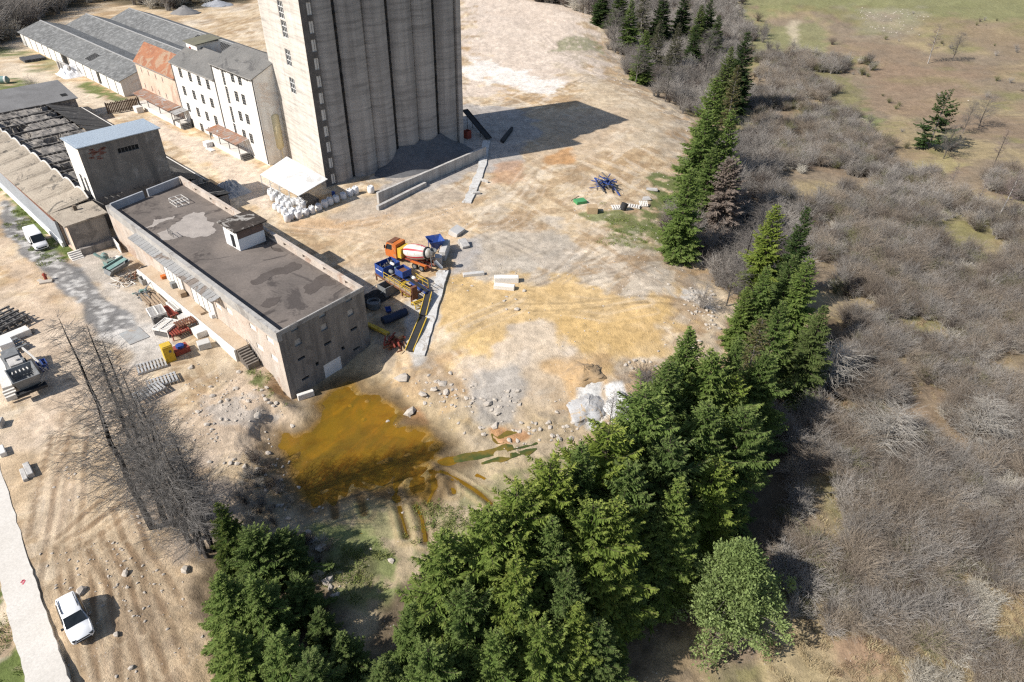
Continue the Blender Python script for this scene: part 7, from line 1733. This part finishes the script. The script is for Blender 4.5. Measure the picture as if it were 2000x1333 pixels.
boxthing('wooden_crate', 'small timber crate on the loading dock under the canopy', 'crate', 362, 592, (1.0, .8, .7), M_wood, ay, z=1.15)
boxthing('grey_box', 'grey steel box on the loading dock near the far gate', 'box', 345, 575, (.8, .7, .8), M_greym, ay, z=1.15)
boxthing('board_stack', 'stack of boards lying on the loading dock', 'boards', 395, 622, (2.2, .7, .3), M_wood, ay, z=1.15)
heap('wire_coil_scrap', 'rusty rods and wire in front of the rusty lattice frames', 'scrap', 45, 655, 18, .9, 1.4, [M_rustm, M_frame_d], .3, .06)
# left edge machines
p = P(48, 742); rz = ang((30, 712), (72, 778)); CR = thing('crusher', 'grey tracked crushing machine with a white side arm on the sandy yard', 'crusher', p, rz); CR.scale = (1.2, 1.1, 1.1)
mb = MB(); mb.bx(-3.6, 1.4, -.9, .9, .6, 1.5); mb.bx(-3.5, -2.0, -.7, .7, 1.5, 2.0); mb.build('chassis', M_greym, CR)
for s in (-1, 1): 
    mb = MB(); mb.lathe((-2.6, s * .9 - .2, .4), (-2.6, s * .9 + .2, .4), [(0, .4), (.4, .4)], 12); mb.lathe((.8, s * .9 - .2, .4), (.8, s * .9 + .2, .4), [(0, .4), (.4, .4)], 12); mb.bx(-2.6, .8, s * .9 - .2, s * .9 + .2, .02, .78); mb.build('track', M_tyre, CR)
mb = MB(); openbox(mb, .9, 3.7, -1.25, 1.25, 1.2, 2.5, .1, .35); mb.build('feed_hopper', M_greym, CR)
mb = MB(); mb.bx(-1.2, .3, -.6, .6, 1.5, 2.3); mb.tube((-.4, .2, 2.3), (-.4, .2, 2.5), .18); mb.build('engine_cover', M_conc_l, CR)
mb = MB()
for k in range(5): mb.bar((.7, -.7 + k * .32, 2.0), (1.7, -.8 + k * .36, 2.2), .1, .1)
mb.build('grizzly_bar', M_cover, CR)
mb = MB(); mb.bar((-3.2, 1.3, 1.7), (.2, 2.2, .4), .15, .3); mb.bar((-3.3, -1.2, 1.2), (1.6, -1.7, .8), .9, .5); ar_ = mb.build('side_arm', M_cover, CR)
mb = MB()
for k in range(3): mb.box((1.9 + k * .55, -1.75, .6), (.25, 1.1, .5))
mb.build('arm_rib', M_cover, ar_)
mb = MB(); openbox(mb, 3.2, 4.0, -1.4, 1.4, .9, 1.2, .1); mb.build('front_lip', M_cdark, CR)
slab('white cube box behind the crushing machine', 18, 685, (1.5, 1.5, 1.5), rz, M_white, 'white_box')
slab('long white slab nearest the rusty frames', 25, 664, (4.2, 1.4, .9), ang((5, 672), (46, 655)), M_cover)
pallet('striped grey steel frame beside the long white slab', 32, 678, 3.6, 1.5, .7, M_greym, 5, ang((12, 686), (50, 668)) + math.pi / 2, 'striped_rack')
p = P(6, 640); mb = MB()
for k in range(6):
    for j in range(2): mb.bar((-3 + k, -2, .15 + j * .9), (-3 + k + .3, 2.2, .15 + j * .9), .18, .25)
for k in range(5):
    for j in range(2): mb.bar((-3.2, -1.9 + k, .3 + j * .9), (2.6, -1.9 + k, .3 + j * .9), .18, .2)
for x in (-3, 0, 2.4):
    for y in (-1.8, 0, 2): mb.bar((x, y, 0), (x, y, 1.3), .15, .15)
solo('rusty_frames', mb, M_frame_d, 'dark pile of rusty steel lattice frames at the left edge', 'frames', p, ang((0, 650), (30, 635)))
p = P(87, 721); BB = thing('blue_bin', 'blue open bin standing right of the crushing machine', 'bin', p, rz); mb = MB(); openbox(mb, -.7, .7, -.5, .5, .05, 1.0, .06, .12); mb.build('tub', M_blue, BB)
mb = MB(); mb.bx(-.72, .72, -.06, .06, 1.0, 1.06); mb.build('crossbar', M_blue, BB)
slab('left one of two grey concrete posts lying on the dirt', 48, 930, (1.9, .45, .4), ang((42, 916), (52, 944)), M_conc_l)
slab('right one of two grey concrete posts lying on the dirt', 58, 922, (2.1, .55, .6), ang((52, 910), (63, 935)), M_conc_l)
slab('small white block on the dirt at the left edge', 6, 885, (1.5, .6, .6), ang((2, 875), (10, 895)), M_cover)
slab('grey block just inside the left edge below the machines', -4, 833, (1.2, 1.2, .8), .3, M_conc_l)
p = P(91, 548); HY = thing('hydrant', 'small red hydrant post on a stone base on the gravel', 'hydrant', p)
mb = MB(); mb.lathe((0, 0, .1), (0, 0, 1.3), [(0, .22), (.9, .2), (1.1, .12)], 10); mb.box((0, 0, .9), (.6, .2, .2)); mb.build('post', M_red, HY); mb = MB(); mb.box((.3, -.6, .1), (1.6, .8, .3), .4); mb.box((-.7, -.3, .1), (.8, .5, .25), -.4); mb.build('stone_base', M_stone, HY)
# roof things
def wireframe(label, px, py, L, W, h, rz):
    q = G(px, py, 5.58); mb = MB()
    for z in (.05, h):
        for y in (-W / 2, 0, W / 2): mb.bar((-L / 2, y, z), (L / 2, y, z), .06, .06)
        for x in (-L / 2, 0, L / 2): mb.bar((x, -W / 2, z), (x, W / 2, z), .06, .06)
    for x in (-L / 2, 0, L / 2):
        for y in (-W / 2, W / 2): mb.bar((x, y, 0), (x, y, h), .06, .06)
    return solo('metal_cage', mb, M_cover, label, 'cage', q, rz)
wireframe('white wire cage frame on the far end of the hall roof', 351, 397, 2.6, 2.0, .7, YB)
q = G(330, 458, 5.58); mb = MB()
for k in range(4): mb.bar((k * .5, 0, 0), (k * .5, 0, 1.0), .05, .05)
for z in (.5, 1.0): mb.bar((-.2, 0, z), (1.8, 0, z), .05, .05)
solo('roof_rail', mb, M_frame_d, 'small dark railing standing on the hall roof near the pale patch', 'railing', q, YB)
# mill lane things
q = G(452, 372); n = 16; mb = MB(); vs = [((x / (n - 1) - .5) * 7, (y / (n - 1) - .5) * 5, max(0, 1.5 * (1 - ((x / (n - 1) - .5) * 2) ** 2) * (1 - ((y / (n - 1) - .5) * 2) ** 2)) * (.6 + .8 * rnd.random()) - .02) for y in range(n) for x in range(n)]
mb.add(vs, [(j * n + i, j * n + i + 1, (j + 1) * n + i + 1, (j + 1) * n + i) for j in range(n - 1) for i in range(n - 1)]); solo('tarp_heap', mb, pm('grey_tarp', (.50, .51, .52), (.36, .37, .38), 1, .7, .1), 'heap under pale grey tarpaulin behind the hall', 'tarp', (q[0], q[1], 0), YB)
def fence(label, p0, p1, h):
    a_, b__ = G(*p0), G(*p1); L = np.linalg.norm(b__ - a_); R_ = thing('panel_fence', label, 'fence', (a_[0], a_[1], 0), math.atan2(b__[1] - a_[1], b__[0] - a_[0])); n = int(L / .35)
    mb = MB()
    for k in range(n): mb.bx(L * k / n, L * (k + .8) / n, -.03, .03, .1, h - (k % 3) * .08)
    for z in (.5, h * .8): mb.bx(0, L, .04, .1, z, z + .12)
    mb.build('boards', pm('brown_boards', (.16, .115, .085), (.11, .08, .06), 1.5, .9, .08), R_)
    for k in range(4): mb = MB(); x = L * k / 3; mb.bx(x - .08, x + .08, .1, .26, -.2, h + .1); mb.build('post', M_frame_d, R_)
fence('brown slatted fence closing the lane by the peach mill block', (212, 224), (276, 212), 2.6)
boxthing('white_crate', 'white crate at the end of the brown slatted fence', 'crate', 272, 219, (2.0, 1.5, 1.3), M_cover)
boxthing('sack_pile', 'pale sacks beside the mill wall', 'sacks', 407, 286, (1.6, 1.3, 1.0), M_bag)
boxthing('dark_machine', 'dark green machine beside the pale sacks at the mill wall', 'machine', 420, 283, (1.4, 1.0, 1.1), pm('dark_green', (.06, .08, .06), (.04, .05, .04), 1, .7, .05))
boxthing('rust_box', 'rusty orange box at the mill wall below the near dock roof', 'box', 440, 292, (1.1, 1.0, 1.0), M_rustm)
boxthing('flat_board', 'pale flat board on the lane in front of the pale sacks', 'board', 411, 293, (2.2, 1.0, .12), M_cover)
q = G(133, 145); CP = thing('column_rack', 'row of short concrete columns in front of the nearest barn', 'columns', (q[0], q[1], 0), YB)
for k in range(5): mb = MB(); mb.bx(-6 + k * 2.2, -5.5 + k * 2.2, -.25, .25, -.2, 2.4); mb.build('column', M_conc_l, CP)
mb = MB(); mb.bx(-6, 3.4, -.2, .2, 2.403, 2.7); mb.build('beam', M_conc_l, CP)
q = G(140, 146); n = 14; mb = MB(); vs = [((x / (n - 1) - .5) * 8, (y / (n - 1) - .5) * 6, max(0, 2.3 * (1 - ((x / (n - 1) - .5) * 2) ** 2) * (1 - ((y / (n - 1) - .5) * 2) ** 2)) * (.6 + .7 * rnd.random()) - .02) for y in range(n) for x in range(n)]
mb.add(vs, [(j * n + i, j * n + i + 1, (j + 1) * n + i + 1, (j + 1) * n + i) for j in range(n - 1) for i in range(n - 1)]); solo('white_tarp', mb, M_bag, 'bright white tarpaulin bundle leaning at the nearest barn', 'tarp', (q[0], q[1], 0), YB)
q = G(65, 117); mb = MB()
for k in range(7): mb.box((rnd.uniform(-.2, .2), -2.4 + .8 * k, .35), (5, .72, .7), rnd.uniform(-.04, .04))
solo('slate_stack', mb, pm('dark_slate', (.10, .10, .105), (.07, .07, .075), 1, .9, .1), 'dark stack of roofing sheets beside the nearest barn', 'stack', (q[0], q[1], 0), YB)
q = G(8, 163); mb = MB(); mb.lathe((-2.2, 0, .9), (1.6, 0, .9), [(0, .5), (.1, .9), (3.3, .9), (3.7, .5)], 16); R_ = solo('water_tank', mb, M_teal, 'grey-green cylinder tank lying on the grass at the left edge', 'tank', (q[0], q[1], 0), 0.1)
mb = MB(); mb.lathe((.6, 0, .9), (1.0, 0, .9), [(0, .93), (.4, .93)], 16); mb.build('band', M_cover, R_)
# gravel heaps at the top
def mound(label, px, py, R_, h, mat):
    q = G(px, py); nr, nA = 10, 24; mb = MB(); vs = [(0, 0, h)]; 
    for i in range(1, nr + 1):
        for k in range(nA): t_ = 2 * math.pi * k / nA; r = R_ * i / nr * rnd.uniform(.92, 1.08); vs.append((r * math.cos(t_) * 1.3, r * math.sin(t_), max(-.2, h * (1 - i / nr) ** 1.1 * rnd.uniform(.85, 1.12)) - (.3 if i == nr else 0)))
    fs = [(0, 1 + k, 1 + (k + 1) % nA) for k in range(nA)]
    for i in range(nr - 1): fs += [(1 + i * nA + k, 1 + (i + 1) * nA + k, 1 + (i + 1) * nA + (k + 1) % nA, 1 + i * nA + (k + 1) % nA) for k in range(nA)]
    mb.add(vs, fs); o = mb.build('gravel_heap', mat, None, True); o.location = (q[0], q[1], 0); tag(o, label, 'heap', None, 'stuff')
mound('grey gravel heap behind the barns', 362, 26, 4.5, 2.6, pm('gravel_grey', (.26, .25, .24), (.2, .19, .185), .6, .95, .3))
mound('bluish broken stone heap at the edge of the wood', 425, 10, 5, 1.8, pm('gravel_blue', (.42, .43, .45), (.3, .31, .33), .9, .95, .4))

p = P(1212, 800); o = None
def heap_at(label, px, py, Rx, Ry, h, rz, mat, seed):
    rg = random.Random(seed); p = P(px, py); nr, nA = 14, 36; mb = MB(); vs = [(0, 0, h)]
    for i in range(1, nr + 1):
        for k in range(nA): t_ = 2 * math.pi * k / nA; r = i / nr * rg.uniform(.9, 1.1) * (1 + .25 * math.sin(2 * t_ + 1) * math.sin(3 * t_)); vs.append((Rx * r * math.cos(t_), Ry * r * math.sin(t_), h * (1 - i / nr) ** .9 * rg.uniform(.86, 1.12) - (.5 if i == nr else 0)))
    fs = [(0, 1 + k, 1 + (k + 1) % nA) for k in range(nA)]
    for i in range(nr - 1): fs += [(1 + i * nA + k, 1 + (i + 1) * nA + k, 1 + (i + 1) * nA + (k + 1) % nA, 1 + i * nA + (k + 1) % nA) for k in range(nA)]
    mb.add(vs, fs); o = mb.build('limestone_heap', mat, None, True); o.location = (p[0], p[1], p[2] - .2); o.rotation_euler = (0, 0, rz); return tag(o, label, 'heap', None, 'stuff')
heap_at('bright white limestone heap at the foot of the conifers', 1214, 796, 2.7, 1.8, 2.2, ang((1205, 830), (1220, 770)), pm('fresh_limestone', (.72, .72, .71), (.58, .57, .55), .9, .95, .3, fine=.3), 3)
heap_at('grey-white limestone dust slope left of the bright heap', 1150, 790, 3.4, 2.6, .9, 1.2, pm('limestone_dust', (.50, .50, .50), (.42, .40, .38), .8, .95, .3, c3=(.5, .38, .24), fine=.3), 4)
heap_at('ochre sand mound above the grey-white limestone slope', 1140, 728, 3.0, 2.4, 1.1, .3, pm('ochre_sand', (.50, .34, .18), (.43, .31, .19), .8, .95, .3, fine=.3), 5)

# ------------------------------------------------------------------ STONES
def rockmesh(seed, name='boulder', mat=M_stone):
    rg = np.random.default_rng(seed); t_ = (1 + 5 ** .5) / 2
    v = np.array([(-1, t_, 0), (1, t_, 0), (-1, -t_, 0), (1, -t_, 0), (0, -1, t_), (0, 1, t_), (0, -1, -t_), (0, 1, -t_), (t_, 0, -1), (t_, 0, 1), (-t_, 0, -1), (-t_, 0, 1)]) / 1.9
    f = [(0, 11, 5), (0, 5, 1), (0, 1, 7), (0, 7, 10), (0, 10, 11), (1, 5, 9), (5, 11, 4), (11, 10, 2), (10, 7, 6), (7, 1, 8), (3, 9, 4), (3, 4, 2), (3, 2, 6), (3, 6, 8), (3, 8, 9), (4, 9, 5), (2, 4, 11), (6, 2, 10), (8, 6, 7), (9, 8, 1)]
    v = v * rg.uniform(.6, 1.15, (12, 1)) * np.array([1.2, .95, .62]); mb = MB(); mb.add(v, f); return mb.mesh(name, mat)
RK = [rockmesh(200 + i) for i in range(6)]
def rock(px, py, s, lb, grp='white boulders'):
    p = P(px, py); o = bpy.data.objects.new('boulder', RK[rnd.randrange(6)]); COL.objects.link(o); o.location = (p[0], p[1], p[2] + s * .15); o.scale = (s, s, s * rnd.uniform(.8, 1.1)); o.rotation_euler = (rnd.uniform(-.3, .3), rnd.uniform(-.3, .3), rnd.uniform(0, 6)); tag(o, lb, 'boulder', grp); return o
for px, py, s, lb in ((784, 740, .85, 'large white boulder on the bank right of the hall front'), (802, 806, .8, 'white boulder at the right shore of the puddle'), (710, 820, .4, 'white stone standing in the amber puddle'), (757, 823, .25, 'small white stone in the puddle near its right shore'), (684, 793, .35, 'brown stone breaking the puddle surface near the hall'),
    (827, 772, .6, 'grey boulder below the plateau bank'), (953, 790, .55, 'dark grey boulder on the grey rubble of the bank'), (866, 750, .6, 'grey boulder in the middle of the bank'), (872, 768, .5, 'grey boulder just below the middle one on the bank'), (848, 762, .5, 'pale boulder left of the grey boulders on the bank'), (967, 832, .5, 'white stone above the orange stain'), (1012, 764, .4, 'white stone near the grey chute on the bank'),
    (502, 813, .5, 'pale boulder left of the puddle on the slope'), (540, 788, .35, 'white stone beside the hall corner'), (467, 727, .4, 'white stone on the sandy slope below the steps'), (373, 718, .4, 'white stone beside the yellow toilet'), (362, 1113, .5, 'white boulder beside the left conifer clump'), (244, 1122, .4, 'white stone on the dirt above the parked car'), (158, 1156, .5, 'white stone right behind the parked car'),
    (627, 1072, .6, 'large pale boulder at the end of the rubble line'), (610, 1056, .5, 'pale boulder in the rubble line below the puddle'), (602, 1040, .45, 'pale boulder at the upper end of the rubble line'), (640, 1136, .55, 'white boulder beside the shaded grass'), (765, 1095, .4, 'white stone in the grass between the conifers'), (470, 1028, .3, 'white stone among the brambles'),
    (226, 1240, .3, 'small white stone on the dirt right of the parked car'), (257, 1305, .3, 'small white stone near the bottom edge of the dirt'), (1092, 858, .45, 'pale stone at the end of the green stream'), (1115, 858, .45, 'pale stone just right of the end of the stream'), (1010, 605, .5, 'white stone below the two white beams')):
    rock(px, py, s, lb)
RKO = [o for o in COL.objects if o.name.startswith('boulder')][:4]
def rub(poly, n, seed, z=0, thr=None, sc=.2): return points_in(poly, n, seed, z, thr, sc)
big = np.concatenate([rub([(480, 830), (545, 870), (545, 930), (600, 1000), (640, 1060), (660, 1130), (640, 1150), (610, 1080), (560, 1010), (500, 930), (430, 880)], 700, 301, -2, .45), rub([(1240, 700), (1300, 670), (1400, 640), (1410, 600), (1390, 540), (1330, 560), (1400, 660), (1280, 720)], 800, 302, 0, .4), rub([(1180, 60), (1210, 140), (1290, 185), (1345, 240), (1320, 245), (1270, 190), (1195, 145)], 200, 303, 0, .4),
    rub([(800, 740), (1180, 730), (1190, 800), (1140, 850), (900, 850), (820, 800)], 520, 304, -2, .5), rub([(970, 840), (1150, 845), (1140, 870), (1000, 870)], 160, 305, -3), rub([(400, 740), (500, 720), (560, 790), (480, 810), (420, 860)], 160, 306, 0, .5), rub([(1660, 20), (1800, 30), (1790, 70), (1700, 60)], 420, 307, -4.5, .4), rub([(1640, 190), (1720, 225), (1700, 235), (1640, 205)], 30, 308, -4.5), rub([(1870, 150), (1930, 165), (1900, 180)], 20, 309, -4.5), rub([(900, 560), (1050, 570), (1060, 620), (960, 590)], 60, 310, 0, .45)])
scatter('rubble', big, RKO, .08, .36, 21, 'pale limestone rubble strewn along the slopes', 'rubble', sink=-.03)
small = np.concatenate([rub([(560, 420), (900, 400), (1330, 300), (1400, 620), (1200, 780), (840, 760), (860, 560), (700, 480)], 2200, 311, 0, .48, .12), rub([(110, 860), (330, 960), (420, 1340), (160, 1340), (90, 1100)], 1300, 312, 0, .42), rub([(380, 720), (560, 780), (540, 900), (340, 900)], 700, 313, -1, .4), rub([(640, 1000), (1000, 950), (1100, 880), (960, 830), (880, 860), (760, 1100)], 300, 314, -3.3, .45)])
scatter('gravel', small, RKO, .05, .17, 22, 'loose gravel and clods scattered over the bare ground', 'gravel', sink=-.01)
